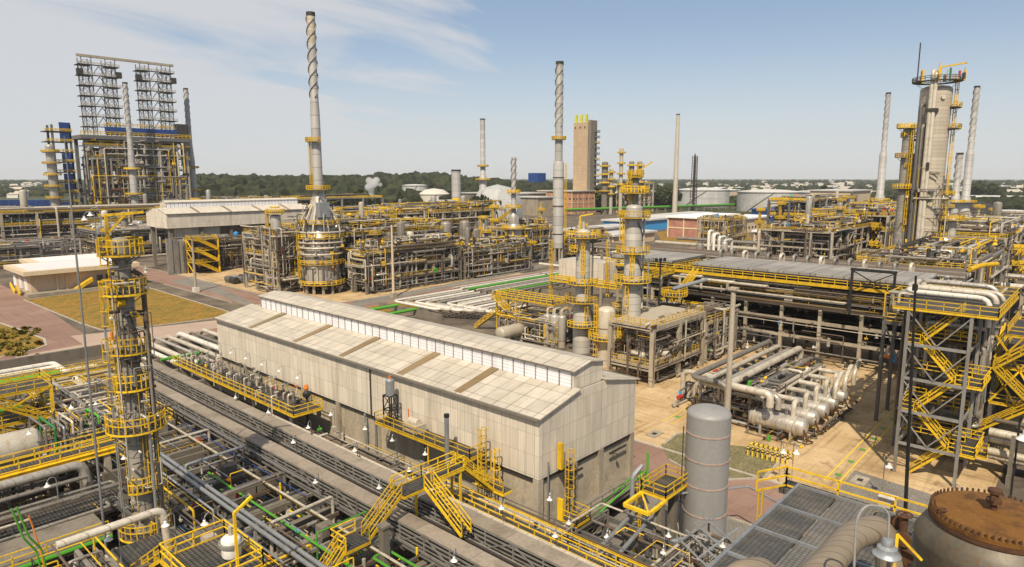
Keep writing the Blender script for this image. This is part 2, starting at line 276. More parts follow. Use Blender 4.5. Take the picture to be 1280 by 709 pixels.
# ---------------------------------------------------------------- mesh builder
V3 = Vector
class MB:
    def __init__(s): s.v = []; s.f = []; s.m = []; s.mats = []; s.cur = 0
    def use(s, mat):
        if mat not in s.mats: s.mats.append(mat)
        s.cur = s.mats.index(mat); return s
    def add(s, vs, fs):
        o = len(s.v); s.v.extend(vs); s.f.extend([tuple(i + o for i in f) for f in fs]); s.m.extend([s.cur] * len(fs)); return s
    def box(s, x0, x1, y0, y1, z0, z1):
        return s.add([(x0,y0,z0),(x1,y0,z0),(x1,y1,z0),(x0,y1,z0),(x0,y0,z1),(x1,y0,z1),(x1,y1,z1),(x0,y1,z1)],
                     [(0,3,2,1),(4,5,6,7),(0,1,5,4),(1,2,6,5),(2,3,7,6),(3,0,4,7)])
    def beam(s, p, q, a=0.2, b=None, up=(0,0,1)):
        """rectangular bar from p to q, a wide, b high"""
        b = b or a; p = V3(p); q = V3(q); d = q - p
        if d.length < 1e-6: return s
        d.normalize(); u = V3(up)
        if abs(d.dot(u)) > 0.98: u = V3((1,0,0))
        x = d.cross(u).normalized() * (a / 2); y = x.cross(d).normalized() * (b / 2)
        return s.add([tuple(c) for e in (p, q) for c in (e-x-y, e+x-y, e+x+y, e-x+y)],
                     [(0,1,2,3),(7,6,5,4),(0,4,5,1),(1,5,6,2),(2,6,7,3),(3,7,4,0)])
    def ibeam(s, p, q, w=0.3, h=0.4, t=0.05):
        p = V3(p); q = V3(q); k = V3((0,0,h/2 - t/2))
        s.beam(p+k, q+k, w, t); s.beam(p-k, q-k, w, t); s.beam(p, q, t, h - 2*t - 0.002); return s
    def tube(s, pts, r, n=8, cap=True):
        pts = [V3(p) for p in pts]; rs = r if isinstance(r, (list, tuple)) else [r] * len(pts)
        o = len(s.v); u = None; k = len(pts)
        for i, p in enumerate(pts):
            d = (pts[min(i+1, k-1)] - pts[max(i-1, 0)])
            if d.length < 1e-9: d = V3((0,0,1))
            d.normalize()
            if u is None:
                u = d.cross(V3((0,0,1)))
                if u.length < 0.05: u = d.cross(V3((1,0,0)))
            else: u = u - d * u.dot(d)
            u.normalize(); w_ = d.cross(u)
            for j in range(n):
                a = 2*math.pi*j/n; s.v.append(tuple(p + (u*math.cos(a) + w_*math.sin(a)) * rs[i]))
        fs = [(o+i*n+j, o+i*n+(j+1)%n, o+(i+1)*n+(j+1)%n, o+(i+1)*n+j) for i in range(k-1) for j in range(n)]
        if cap: fs += [tuple(o+j for j in reversed(range(n))), tuple(o+(k-1)*n+j for j in range(n))]
        s.f.extend(fs); s.m.extend([s.cur]*len(fs)); return s
    def pipe(s, pts, r, n=8, bend=None, seg=4):
        return s.tube(rounded(pts, bend or 2.2*r, seg), r, n)
    def lathe(s, prof, c=(0,0,0), axis='z', n=24, a0=0.0, a1=2*math.pi):
        """prof = [(radius, height)...] turned about an axis through c"""
        full = abs(a1 - a0 - 2*math.pi) < 1e-6; o = len(s.v); c = V3(c); k = n if full else n + 1
        for r, h in prof:
            for j in range(k):
                a = a0 + (a1-a0)*j/n; p, q = r*math.cos(a), r*math.sin(a)
                s.v.append(tuple(c + (V3((p,q,h)) if axis == 'z' else V3((h,p,q)) if axis == 'x' else V3((q,h,p)))))
        fs = []
        for i in range(len(prof)-1):
            for j in range(n):
                j2 = (j+1) % k; fs.append((o+i*k+j, o+i*k+j2, o+(i+1)*k+j2, o+(i+1)*k+j))
        s.f.extend(fs); s.m.extend([s.cur]*len(fs)); return s
    def build(s, name, mat=None, parent=None, loc=None, smooth=35):
        me = bpy.data.meshes.new(name)
        if parent is not None: off = WPOS[parent.name]
        elif loc is not None: off = V3(loc)
        else:
            xs = [p[0] for p in s.v]; ys = [p[1] for p in s.v]; zs = [p[2] for p in s.v]
            off = V3(((min(xs)+max(xs))/2, (min(ys)+max(ys))/2, min(zs)))
        me.from_pydata([(p[0]-off.x, p[1]-off.y, p[2]-off.z) for p in s.v], [], s.f)
        for m in (s.mats or [mat]): me.materials.append(M[m])
        if len(s.mats) > 1: me.polygons.foreach_set('material_index', s.m)
        if smooth:
            me.polygons.foreach_set('use_smooth', [True]*len(me.polygons)); me.set_sharp_from_angle(angle=R(smooth))
        me.update()
        ob = bpy.data.objects.new(name, me); col.objects.link(ob)
        if parent is not None: ob.parent = parent; WPOS[ob.name] = off
        else: ob.location = off; WPOS[ob.name] = off
        return ob
WPOS = {}
def rounded(pts, rad, seg=4):
    pts = [V3(p) for p in pts]; out_ = [pts[0]]
    for i in range(1, len(pts)-1):
        a, b, c = pts[i-1], pts[i], pts[i+1]; d1 = a - b; d2 = c - b
        t = min(rad, d1.length*0.48, d2.length*0.48)
        if t < 1e-4: out_.append(b); continue
        p = b + d1.normalized()*t; q = b + d2.normalized()*t
        for k in range(seg+1):
            u = k/seg; out_.append(p*(1-u)**2 + b*2*u*(1-u) + q*u*u)
    out_.append(pts[-1]); return out_
def tag(o, label=None, cat=None, group=None, kind=None):
    if label: o['label'] = label
    if cat: o['category'] = cat
    if group: o['group'] = group
    if kind: o['kind'] = kind
    elif label and o.parent is None: o['kind'] = 'thing'
    return o
def thing(name, label, cat, loc, group=None):
    o = bpy.data.objects.new(name, None); col.objects.link(o); o.location = loc; o.empty_display_size = 0.3
    WPOS[o.name] = V3(loc); return tag(o, label, cat, group)
def copy_tree(o, loc=None, rz=None, parent=None):
    c = o.copy(); col.objects.link(c)
    if parent is not None: c.parent = parent
    if loc is not None: c.location = loc
    if rz is not None: c.rotation_euler = (0, 0, rz)
    for ch in list(o.children): copy_tree(ch, parent=c)
    return c
def one(mb, name, mat, label, cat, group=None):
    return tag(mb.build(name, mat), label, cat, group)
def struct(mb, name, mat): return tag(mb.build(name, mat), kind='structure')
_T = ['twenty','thirty','forty']
ORD = ['first','second','third','fourth','fifth','sixth','seventh','eighth','ninth','tenth','eleventh','twelfth','thirteenth','fourteenth','fifteenth','sixteenth','seventeenth','eighteenth','nineteenth','twentieth']
ORD += [t_ + '-' + o_ if o_ else {'twenty':'twentieth','thirty':'thirtieth','forty':'fortieth'}[t_] for t_ in _T for o_ in ([''] + ORD[:9])][1:]
_fw = V3((math.cos(HEAD)*math.cos(PITCH), math.sin(HEAD)*math.cos(PITCH), -math.sin(PITCH)))
_rt = V3((math.sin(HEAD), -math.cos(HEAD), 0)); _up = _rt.cross(_fw)
def at(px, py, z=0.0):
    """world point at height z seen at photo pixel (px, py) of the 1280-wide picture"""
    d = _fw*840 + _rt*(px-640) + _up*(354.5-py); t = (z-CAM_H)/d.z; return V3((d.x*t, d.y*t, z))
def ptd(px_, py_, d):
    return V3((0,0,CAM_H)) + (_fw*840 + _rt*(px_-640) + _up*(354.5-py_))*(d/840)
def px(p):
    v = V3(p) - V3((0,0,CAM_H)); f = v.dot(_fw); return 640 + 840*v.dot(_rt)/f, 354.5 - 840*v.dot(_up)/f
def zpix(c, py):
    """height above ground point c that reaches photo row py"""
    lo, hi = -5.0, 200.0
    for _ in range(40):
        m = (lo+hi)/2
        if px((c.x,c.y,m))[1] > py: lo = m
        else: hi = m
    return m
# ---------------------------------------------------------------- shared details
def rail(mb, pts, h=1.1, r=0.038, sp=1.7, closed=False, toe=True):
    pts = [V3(p) for p in pts]
    if closed: pts = pts + [pts[0]]
    for a, b in zip(pts, pts[1:]):
        L = (b-a).length; n = max(1, round(L/sp))
        for i in range(n):
            p = a.lerp(b, i/n); mb.beam(p, p + V3((0,0,h)), r*1.6)
        for k in (h, h*0.55): mb.beam(a+V3((0,0,k)), b+V3((0,0,k)), r*1.6)
        if toe: mb.beam(a+V3((0,0,0.06)), b+V3((0,0,0.06)), 0.03, 0.10)
    mb.beam(pts[-1], pts[-1] + V3((0,0,h)), r*1.6); return mb
def arc(cx, cy, z, r, a0, a1, n=None):
    n = n or max(3, int(abs(a1-a0)/0.3)); return [V3((cx+r*math.cos(a0+(a1-a0)*i/n), cy+r*math.sin(a0+(a1-a0)*i/n), z)) for i in range(n+1)]
def ring_platform(par, cx, cy, z, r0, r1, a0, a1, rr=0.045, name='platform', rm='yellow'):
    a0, a1 = R(a0), R(a1); n = max(6, int((a1-a0)/0.25)); full = a1 - a0 > 6.2
    mb = MB().lathe([(r0,-0.05),(r1,-0.05),(r1,0.0),(r0,0.0),(r0,-0.05)], (cx,cy,z), n=n, a0=a0, a1=a1)
    p = mb.build(name, 'grating', par)
    e = MB(); pts = arc(cx, cy, z-0.12, r1+0.03, a0, a1, n)
    for a, b in zip(pts, pts[1:]): e.beam(a, b, 0.06, 0.14)
    m = max(2, int((a1-a0)/1.0)); f = MB()
    for i in range(m+1):
        a = a0 + (a1-a0)*i/m; c, s_ = math.cos(a), math.sin(a)
        f.beam((cx+r0*c, cy+r0*s_, z-0.1), (cx+r1*c, cy+r1*s_, z-0.1), 0.08, 0.12)
        f.beam((cx+r0*c, cy+r0*s_, z-(r1-r0)*0.9), (cx+r1*0.97*c, cy+r1*0.97*s_, z-0.15), 0.07)
    e.build('edge_beam', rm, p); f.lathe([(r0,-.2),(r0+.04,-.2),(r0+.04,-.08),(r0,-.08)], (cx,cy,z), n=n, a0=a0, a1=a1).build('bracket', 'steel', p)
    q = arc(cx, cy, z, r1, a0, a1, n)
    if not full: q = [V3((cx+r0*math.cos(a0), cy+r0*math.sin(a0), z))] + q + [V3((cx+r0*math.cos(a1), cy+r0*math.sin(a1), z))]
    rail(MB(), q, r=rr, sp=1.7, toe=False).build('railing', rm, p)
    return p
def flat_platform(par, x0, x1, y0, y1, z, rr=0.045, sides='xXyY', deck='grating', edge='yellow', name='platform', h=1.1):
    p = MB().box(x0, x1, y0, y1, z-0.05, z).build(name, deck, par)
    e = MB()
    for a, b in (((x0,y0),(x1,y0)),((x1,y0),(x1,y1)),((x1,y1),(x0,y1)),((x0,y1),(x0,y0))):
        e.beam((a[0],a[1],z-0.17), (b[0],b[1],z-0.17), 0.10, 0.22)
    e.build('edge_beam', edge, p)
    g = MB(); S_ = {'x': ((x0,y0),(x0,y1)), 'X': ((x1,y0),(x1,y1)), 'y': ((x0,y0),(x1,y0)), 'Y': ((x0,y1),(x1,y1))}
    for c in sides:
        a, b = S_[c]; rail(g, [(a[0],a[1],z), (b[0],b[1],z)], r=rr, h=h)
    if sides: g.build('railing', 'yellow', p)
    return p
def ladder(par, x, y, z0, z1, ang, cage=True, r=0.04, name='ladder', hoop=1.0):
    """caged ladder; ang = direction (degrees) from the wall out towards the climber"""
    c, s_ = math.cos(R(ang)), math.sin(R(ang)); t = V3((-s_, c, 0)); o = V3((c, s_, 0)); b = V3((x, y, 0)); mb = MB()
    for k in (-0.27, 0.27): mb.beam(b+t*k+V3((0,0,z0)), b+t*k+V3((0,0,z1+1.0)), r*1.6)
    n = int((z1-z0)/0.6)
    for i in range(n): mb.beam(b-t*0.27+V3((0,0,z0+0.5+i*0.6)), b+t*0.27+V3((0,0,z0+0.5+i*0.6)), r)
    lad = mb.build(name, 'yellow', par)
    if cage and z1 - z0 > 2.5:
        g = MB(); nh = max(2, int((z1+1-z0-2.2)/hoop)); hs = [z0+2.2+(z1+1-z0-2.2)*i/nh for i in range(nh+1)]
        ring = lambda z: [b + o*(0.42-0.0) + (t*math.cos(a)+o*math.sin(a))*0.40 + V3((0,0,z)) for a in [R(-10+20*i) for i in range(11)]]
        for z in hs:
            q = [b+t*0.27+V3((0,0,z))] + ring(z) + [b-t*0.27+V3((0,0,z))]
            for u, v in zip(q, q[1:]): g.beam(u, v, r*1.3)
        for k in (1, 5, 9): g.beam(ring(hs[0])[k], ring(hs[-1])[k], r*1.2)
        g.build('cage', 'yellow', lad)
    return lad
def stair(par, p, q, width=0.9, rr=0.045, name='stair_flight', treads=True):
    """straight flight from p up to q with strings, treads and two handrails"""
    p, q = V3(p), V3(q); d = q - p; h = V3((d.x, d.y, 0)).normalized(); t = V3((-h.y, h.x, 0)) * (width/2); mb = MB()
    for s_ in (-1, 1): mb.beam(p+t*s_, q+t*s_, 0.06, 0.28)
    st = mb.build(name, 'yellow', par)
    if treads:
        n = max(3, int(d.z/0.22)); g = MB()
        for i in range(n):
            c = p.lerp(q, (i+0.5)/n); g.beam(c-t*0.95, c+t*0.95, 0.26, 0.03)
        g.build('treads', 'grating', st)
    r_ = MB(); L = d.length; n = max(2, int(L/1.5))
    for s_ in (-1, 1):
        for i in range(n+1):
            c = p.lerp(q, i/n) + t*s_; r_.beam(c, c+V3((0,0,1.05)), rr*1.6)
        for k in (1.05, 0.55): r_.beam(p+t*s_+V3((0,0,k)), q+t*s_+V3((0,0,k)), rr*1.6)
    r_.build('handrail', 'yellow', st); return st
def head(r, z, up=True, flat=0.5, n=5):
    q = [(r*math.cos(R(90*i/n)), z + (1 if up else -1)*r*flat*math.sin(R(90*i/n))) for i in range(n+1)]
    q[-1] = (0.001, q[-1][1]); return q
def vessel_v(par, x, y, r, z0, z1, mat='alu', n=20, skirt=True, bands=0, name='shell'):
    prof = list(reversed(head(r, z0, False))) + head(r, z1)
    s_ = MB().lathe(prof, (x, y, 0), n=n).build(name, mat, par)
    if bands:
        b = MB()
        for i in range(bands):
            z = z0 + (z1-z0)*(i+0.5)/bands; b.lathe([(r,-0.09),(r+0.05,-0.09),(r+0.05,0.09),(r,0.09)], (x,y,z), n=n)
        b.build('band', 'pipe_grey', s_)
    return s_
def drum_h(par, c, r, L, axis='x', mat='alu', n=16, saddles=True, base=None, nozzles=2, name='shell'):
    prof = [(a, h) for a, h in reversed(head(r, -L/2, False, 0.45, 4))] + head(r, L/2, True, 0.45, 4)
    o = MB().lathe(prof, c, axis, n).build(name, mat, par)
    for k in (-0.3, 0.3):
        g = MB()
        u = (c[0]+k*L, c[1], c[2]) if axis == 'x' else (c[0], c[1]+k*L, c[2])
        zb = base if base is not None else c[2]-r-0.7
        if axis == 'x': g.box(u[0]-0.15, u[0]+0.15, u[1]-r*0.8, u[1]+r*0.8, zb, c[2]-r*0.55)
        else: g.box(u[0]-r*0.8, u[0]+r*0.8, u[1]-0.15, u[1]+0.15, zb, c[2]-r*0.55)
        if saddles: g.build('saddle', 'concrete', par)
    z = MB()
    for i in range(nozzles):
        k = -0.32 + 0.64*(i+0.5)/max(1, nozzles)
        u = V3((c[0]+k*L, c[1], c[2]+r*0.9)) if axis == 'x' else V3((c[0], c[1]+k*L, c[2]+r*0.9))
        z.tube([u, u+V3((0,0,r*0.5+0.25))], 0.13+0.08*r, 8); z.lathe([(0.01,0),(0.22+0.1*r,0),(0.22+0.1*r,0.1),(0.01,0.1)], u+V3((0,0,r*0.5+0.25)), n=10)
    if nozzles: z.build('nozzle', 'pipe_grey', par)
    return o
def lamp_tree(x, y, z0, z1, ang, label, group='bell lamps on gooseneck posts', s=1.0, mat='galv'):
    """gooseneck lamp with a white bell shade"""
    t = thing('bell_lamp', label, 'lamp', (x, y, z0), group); c, k = math.cos(R(ang)), math.sin(R(ang))
    pts = [V3((x,y,z0)), V3((x,y,z1))] + [V3((x+c*0.55*s*(1-math.cos(a)), y+k*0.55*s*(1-math.cos(a)), z1+0.55*s*math.sin(a))) for a in [R(20*i) for i in range(1, 10)]]
    MB().tube(pts, 0.05*s, 6).build('post', mat, t); e = pts[-1]
    sh = MB().lathe([(0.03*s,0.02),(0.13*s,0.0),(0.16*s,-0.22*s),(0.34*s,-0.40*s),(0.40*s,-0.46*s),(0.30*s,-0.46*s),(0.02,-0.34*s)], e, n=12).build('shade', 'lamp', t)
    MB().lathe([(0.002,-0.66*s),(0.12*s,-0.60*s),(0.16*s,-0.46*s)], e, n=10).build('globe', 'white', sh)
    return t
def route(rng, x0, x1, y0, y1, z0, z1, k=5, amin=1.5):
    p = V3((rng.uniform(x0,x1), rng.uniform(y0,y1), rng.uniform(z0,z1))); pts = [p.copy()]; last = -1
    for i in range(k):
        ax = rng.choice([a for a in (0,1,2) if a != last]); last = ax
        lo, hi = ((x0,x1),(y0,y1),(z0,z1))[ax]
        v = rng.uniform(lo, hi)
        if abs(v - p[ax]) < amin: v = lo if p[ax] - lo > hi - p[ax] else hi
        p = p.copy(); p[ax] = v; pts.append(p)
    return pts
PIPEM = ['pipe','pipe','pipe_grey','pipe_grey','pipe_brown','alu','alu_dull','pipe_brown']
def unit(name, label, x0, x1, y0, y1, zs, nx, ny, seed=1, frame='concrete', npipes=40, pr=(0.10,0.28), ztop=None, rails=True, brace=True, rr=0.07, decks=True, post=0.45, cat='steel structure', group=None, pipemats=None, yl=0.10, top_pipes=True, facing=True, zmin=0.6, fine=1.0):
    """open frame of posts and floors with pipework; every part its own mesh"""
    rng = random.Random(seed); t = thing(name, label, cat, ((x0+x1)/2, (y0+y1)/2, 0), group)
    xs = [x0+(x1-x0)*i/nx for i in range(nx+1)]; ys = [y0+(y1-y0)*i/ny for i in range(ny+1)]; H_ = ztop or zs[-1]
    for x in xs:
        for y in ys: MB().box(x-post/2, x+post/2, y-post/2, y+post/2, 0, H_).build('post', frame, t)
    for i, z in enumerate(zs):
        b = MB(); e = 0.004*(i+1)
        for x in xs: b.beam((x,y0,z-0.3), (x,y1,z-0.3), post*0.8, 0.5)
        for y in ys: b.beam((x0,y,z-0.31), (x1,y,z-0.31), post*0.75, 0.46)
        fl = b.build('floor_beams', frame, t)
        if decks and rng.random() < 0.85:
            a, c = sorted(rng.sample(range(nx+1), 2)) if nx > 2 and i % 2 else (0, nx)
            MB().box(xs[a]+0.1, xs[c]-0.1, y0+0.1, y1-0.1, z-0.03, z+0.03).build('deck', 'grating', fl)
        if rails:
            g = MB(); u0, u1 = (0, 1) if i == len(zs)-1 else sorted((rng.uniform(0,.5), rng.uniform(.5,1)))
            rail(g, [(x0+(x1-x0)*u0-0.1,y0-0.1,z), (x0+(x1-x0)*u1+0.1,y0-0.1,z)], r=rr)
            if rng.random() < .7 or i == len(zs)-1: rail(g, [(x0-0.1,y0-0.1,z), (x0-0.1,y1+0.1,z)], r=rr)
            if i == len(zs)-1: rail(g, [(x1+0.1,y0-0.1,z), (x1+0.1,y1+0.1,z), (x0-0.1,y1+0.1,z)], r=rr)
            g.build('railing', 'yellow', fl)
    if brace:
        zz_ = [0] + list(zs)
        for a, b in zip(zz_, zz_[1:]):
            i = rng.randrange(nx); j = rng.randrange(ny)
            MB().beam((xs[i],y0-0.05,a), (xs[i+1],y0-0.05,b-0.3), 0.2).build('brace', frame, t)
            MB().beam((x0-0.05,ys[j],a), (x0-0.05,ys[j+1],b-0.3), 0.2).build('brace', frame, t)
    for i in range(npipes):
        zt = H_ + (2.0 if top_pipes else 0)
        # most of the pipework sits near the two open faces
        q = rng.random()
        X0, X1, Y0, Y1 = x0-0.8, x1, y0-0.8, y1
        if facing and q < 0.4: X1 = x0 + (x1-x0)*0.35
        elif facing and q < 0.8: Y1 = y0 + (y1-y0)*0.35
        pts = route(rng, X0, X1, Y0, Y1, zmin, zt, rng.randint(2,5)); r = rng.uniform(*pr)
        mt = 'yellow' if rng.random() < yl else rng.choice(pipemats or PIPEM)
        if mt == 'yellow': r *= .42
        MB().pipe(pts, r, 7, seg=3).build('pipe', mt, t)
    # small bore lines, valves and boxes that fill the gaps
    zt = H_ + (1.5 if top_pipes else 0); k_ = (pr[0]+pr[1])/2
    for i in range(int(min(95, npipes*0.9*fine))):
        X1, Y1 = (x1, y0+(y1-y0)*.3) if rng.random() < .55 else (x0+(x1-x0)*.3, y1)
        pts = route(rng, x0-1.0, X1, y0-1.0, Y1, zmin, zt, rng.randint(3,6), .8)
        MB().tube(pts, k_*rng.uniform(.22,.45), 5).build('conduit', rng.choice(['steel','pipe_brown','dark','pipe','pipe_grey','galv','rust_dark','yellow' if rng.random() < .4 else 'pipe']), t)
    for i in range(int(min(90, npipes*0.7*fine))):
        X1, Y1 = (x1, y0+(y1-y0)*.3) if rng.random() < .6 else (x0+(x1-x0)*.3, y1)
        c = V3((rng.uniform(x0-.8,X1), rng.uniform(y0-.8,Y1), rng.choice([zmin]+[z for z in zs if z >= zmin]) + rng.uniform(.1,2.2))); s_ = k_*rng.uniform(1.2,2.8); v = MB(); q = rng.random()
        if q < .45: v.lathe([(.01,-s_),(s_*.8,-s_*.8),(s_*.55,0),(s_*.8,s_*.8),(.01,s_)], c, rng.choice('xyz'), 8)
        elif q < .7: v.box(c.x-s_*.7,c.x+s_*.7,c.y-s_*.5,c.y+s_*.5,c.z-s_,c.z+s_)
        else: v.lathe([(.01,-s_*2),(s_*.7,-s_*1.9),(s_*.7,s_*1.9),(.01,s_*2)], c, rng.choice('xyz'), 9)
        v.build('valve', rng.choice(['pipe','dark','yellow','steel_light','alu','rust_dark','pipe_grey','vessel','white','dark','red' if rng.random() < .3 else 'pipe','blue_light' if rng.random() < .4 else 'alu_dull','green' if rng.random() < .4 else 'steel']), t)
    return t
def clutter(t, x0, x1, y0, y1, z0, z1, n, nv, r=0.1, seed=1, yl=.12, cols=None, names=('conduit','valve'), vc=None):
    """small pipes and valves belonging to thing t"""
    rng = random.Random(seed)
    for i in range(n):
        yy = rng.random() < yl
        MB().pipe(route(rng, x0, x1, y0, y1, z0, z1, rng.randint(2,5), .6), r*rng.uniform(.4,1.2)*(.5 if yy else 1), 6, seg=2).build(names[0], 'yellow' if yy else rng.choice(cols or ['steel','pipe_brown','dark','pipe','pipe_grey','alu','pipe']), t)
    for i in range(nv):
        c = V3((rng.uniform(x0,x1), rng.uniform(y0,y1), rng.uniform(z0,z1))); s_ = r*rng.uniform(1.3,3.4); v = MB(); q = rng.random()
        if q < .5: v.lathe([(.01,-s_),(s_*.8,-s_*.8),(s_*.5,0),(s_*.8,s_*.8),(.01,s_)], c, rng.choice('xyz'), 8).tube([c, c+V3((0,0,s_*2))], s_*.2, 5)
        elif q < .7: v.box(c.x-s_*.7,c.x+s_*.7,c.y-s_*.5,c.y+s_*.5,c.z-s_,c.z+s_)
        else: v.lathe([(.01,-s_*2),(s_*.7,-s_*1.9),(s_*.7,s_*1.9),(.01,s_*2)], c, rng.choice('xyz'), 9)
        v.build(names[1], rng.choice(vc or (['red','blue_light','green','orange'] if rng.random() < .10 else ['pipe','dark','yellow','steel_light','alu','rust_dark','pipe_grey','vessel','white','dark'])), t)
def strakes(par, x, y, r, z0, z1, mat='steel_light', n=18):
    """three thin helical fins, pitch five diameters"""
    turns = (z1-z0)/(9.0*r); w = .26*r; th = .055*r
    for k in range(3):
        q = max(8, int(turns*n)); mb = MB(); vs = []
        for i in range(q+1):
            an = 2*math.pi*(k/3 + turns*i/q); z = z0+(z1-z0)*i/q
            for rr_, dz in ((r*.98,-th),(r+w,-th),(r+w,th),(r*.98,th)): vs.append((x+rr_*math.cos(an), y+rr_*math.sin(an), z+dz))
        fs = [(4*i+j, 4*i+(j+1)%4, 4*i+4+(j+1)%4, 4*i+4+j) for i in range(q) for j in range(4)] + [(0,1,2,3), (4*q+3,4*q+2,4*q+1,4*q)]
        mb.add(vs, fs).build('strake', mat, par)
def chimney(name, label, x, y, segs, strake=None, mat='stack', plats=(), lad=None, band=True, cap='dark', group=None, sm='steel_light', sw=0.5, n=18, ring=None, rr=0.07, turns=4, tan=None):
    t = thing(name, label, 'chimney', (x, y, segs[0][1]), group)
    MB().lathe([(r, z) for r, z in segs] + [(segs[-1][0]-0.12, segs[-1][1]), (segs[-1][0]-0.12, segs[-1][1]-3)], (x,y,0), n=n).build('shell', mat, t)
    ztop, rt_ = segs[-1][1], segs[-1][0]
    MB().lathe([(rt_,-1.0),(rt_+0.16,-1.0),(rt_+0.16,0.05),(rt_-0.1,0.05)], (x,y,ztop), n=n).build('top_ring', cap, t)
    if tan: MB().lathe([(rt_+0.03,tan[0]),(rt_+0.03,tan[1])], (x,y,0), n=n).build('scorched_band', 'column', t)
    if strake: strakes(t, x, y, rt_, strake[0], strake[1], sm)
    for z, r0, r1 in plats: ring_platform(t, x, y, z, r0, r1, 0, 360, rr)
    if lad: ladder(t, x+lad[2]*math.cos(R(lad[3])), y+lad[2]*math.sin(R(lad[3])), lad[0], lad[1], lad[3], r=0.07, hoop=2.5)
    return t
# ================================================================ ground, roads, yard
def sheet(name, pts, z, mat, kind='structure'):
    v = [(p[0], p[1], z) for p in pts]
    a = sum(v[i][0]*v[(i+1)%len(v)][1]-v[(i+1)%len(v)][0]*v[i][1] for i in range(len(v)))
    if a < 0: v.reverse()
    ob = MB().add(v, [tuple(range(len(v)))]).build(name, mat); return tag(ob, kind=kind)
def ppx(*q): return [at(a, b) for a, b in q]
def rect(x0, x1, y0, y1): return [(x0,y0),(x1,y0),(x1,y1),(x0,y1)]
sheet('ground', rect(-9000, 16000, -9000, 16000), -0.03, 'land')
sheet('plant_floor', rect(-80, 620, -80, 640), 0.0, 'plant')
sheet('road', rect(-60, 330, 155, 165.5), 0.010, 'roadred')
sheet('road', [(30,165.5),(46,165.5),(46,178),(50,247),(50,420),(38,420),(34,230)], 0.014, 'roadred')
sheet('road', rect(88, 99, 165.5, 420), 0.014, 'roadred')
sheet('road', rect(65.5, 77, -40, 140), 0.010, 'roadred')
sheet('road', ppx((88,420),(127,416),(276,400),(277,409),(130,437),(27,452),(18,446),(104,431)), 0.024, 'roadpale')
lot = ppx((30,375),(130,362),(183,359),(286,390),(278,397),(190,408),(127,413),(100,404))
sheet('grass_lot', lot, 0.030, 'grass')
sheet('yard', rect(77, 178, 8, 78), 0.012, 'yard')
sheet('yard', rect(100.5, 190, 166, 262), 0.012, 'yard')
sheet('gravel', ppx((1068,588),(1043,619),(985,660),(1200,700),(1260,640),(1167,619),(1115,603)), 0.026, 'gravel')
sheet('gravel', rect(46, 65.2, 12, 37.6), 0.008, 'gravel')
sheet('gravel', ppx((212,352),(238,346),(262,353),(300,371),(330,387),(312,384),(270,367)), 0.022, 'gravel')
sheet('verge', ppx((440,377),(560,355),(640,338),(705,325),(708,328),(640,343),(445,384)), 0.022, 'gravel')
sheet('weed_bed', ppx((826,556),(846,543),(880,540),(905,575),(895,600),(862,590),(836,575)), 0.030, 'weeds')
sheet('weed_bed', ppx((905,556),(946,560),(972,580),(955,598),(905,598)), 0.028, 'weeds')
sheet('grass_lot', ppx((445,385),(545,370),(560,378),(480,392)), 0.03, 'grass')
sheet('grass_lot', ppx((820,290),(930,282),(940,300),(830,306)), 0.03, 'grass')
# kerbs
def kerb(pts, closed=False, w_=0.35, h=0.15):
    pts = [V3((p[0],p[1],h/2)) for p in pts]; mb = MB(); q = pts + ([pts[0]] if closed else [])
    for a, b in zip(q, q[1:]): mb.beam(a, b, w_, h)
    return struct(mb, 'kerb', 'kerb')
kerb(lot, True); kerb([(77,-10),(77,76)]); kerb([(65.3,0),(65.3,37)]); kerb([(-50,154.8),(320,154.8)], w_=0.5)
kerb([(99.6,166),(330,166)]); kerb([(99.6,167),(99.6,400)]); kerb([(87.5,190),(87.5,240)])
kerb(ppx((830,556),(846,543),(882,539)), w_=0.3); kerb(ppx((836,575),(862,590),(897,601),(955,598),(972,580)), w_=0.3)
kerb(ppx((0,447),(45,437),(58,432),(55,424),(20,411),(0,404)), w_=0.5)
sheet('weed_bed', ppx((0,447),(45,437),(58,432),(55,424),(20,411),(-20,400),(-30,452)), 0.03, 'grass')
# painted walkway lines in the yard
def stripe(a, b, w_=0.16):
    a, b = V3(a), V3(b); d = (b-a).normalized(); t = V3((-d.y, d.x, 0))*w_/2
    return sheet('walkway_marking', [a-t, b-t, b+t, a+t], 0.030, 'line_yellow')
for dy in (0, 1.5): stripe((81.5, 22.0+dy, 0), (122, 22.4+dy, 0)); stripe((86, 46.4+dy, 0), (100, 47+dy, 0))
for i in range(6): sheet('walkway_marking', rect(84+i*5.2, 84.7+i*5.2, 22.4, 23.1), 0.031, 'green')
for i in range(2): sheet('walkway_marking', rect(89+i*5.2, 89.7+i*5.2, 46.9, 47.6), 0.031, 'green')
for k, p in enumerate(((1075,601),(818,543),(905,430))):
    c = at(*p); mb = MB().use('concrete').box(c.x-1.3,c.x+1.3,c.y-0.8,c.y+0.8,0.02,0.10).use('dark').box(c.x-0.4,c.x+0.4,c.y-0.3,c.y+0.3,0.1,0.13)
    one(mb, 'manhole_cover', 'concrete', ['square pale concrete manhole slab lying in the grey gravel', 'small dark manhole slab in the sandy yard beside the shed corner', 'small manhole slab in the sandy yard near the concrete frame'][k], 'manhole')
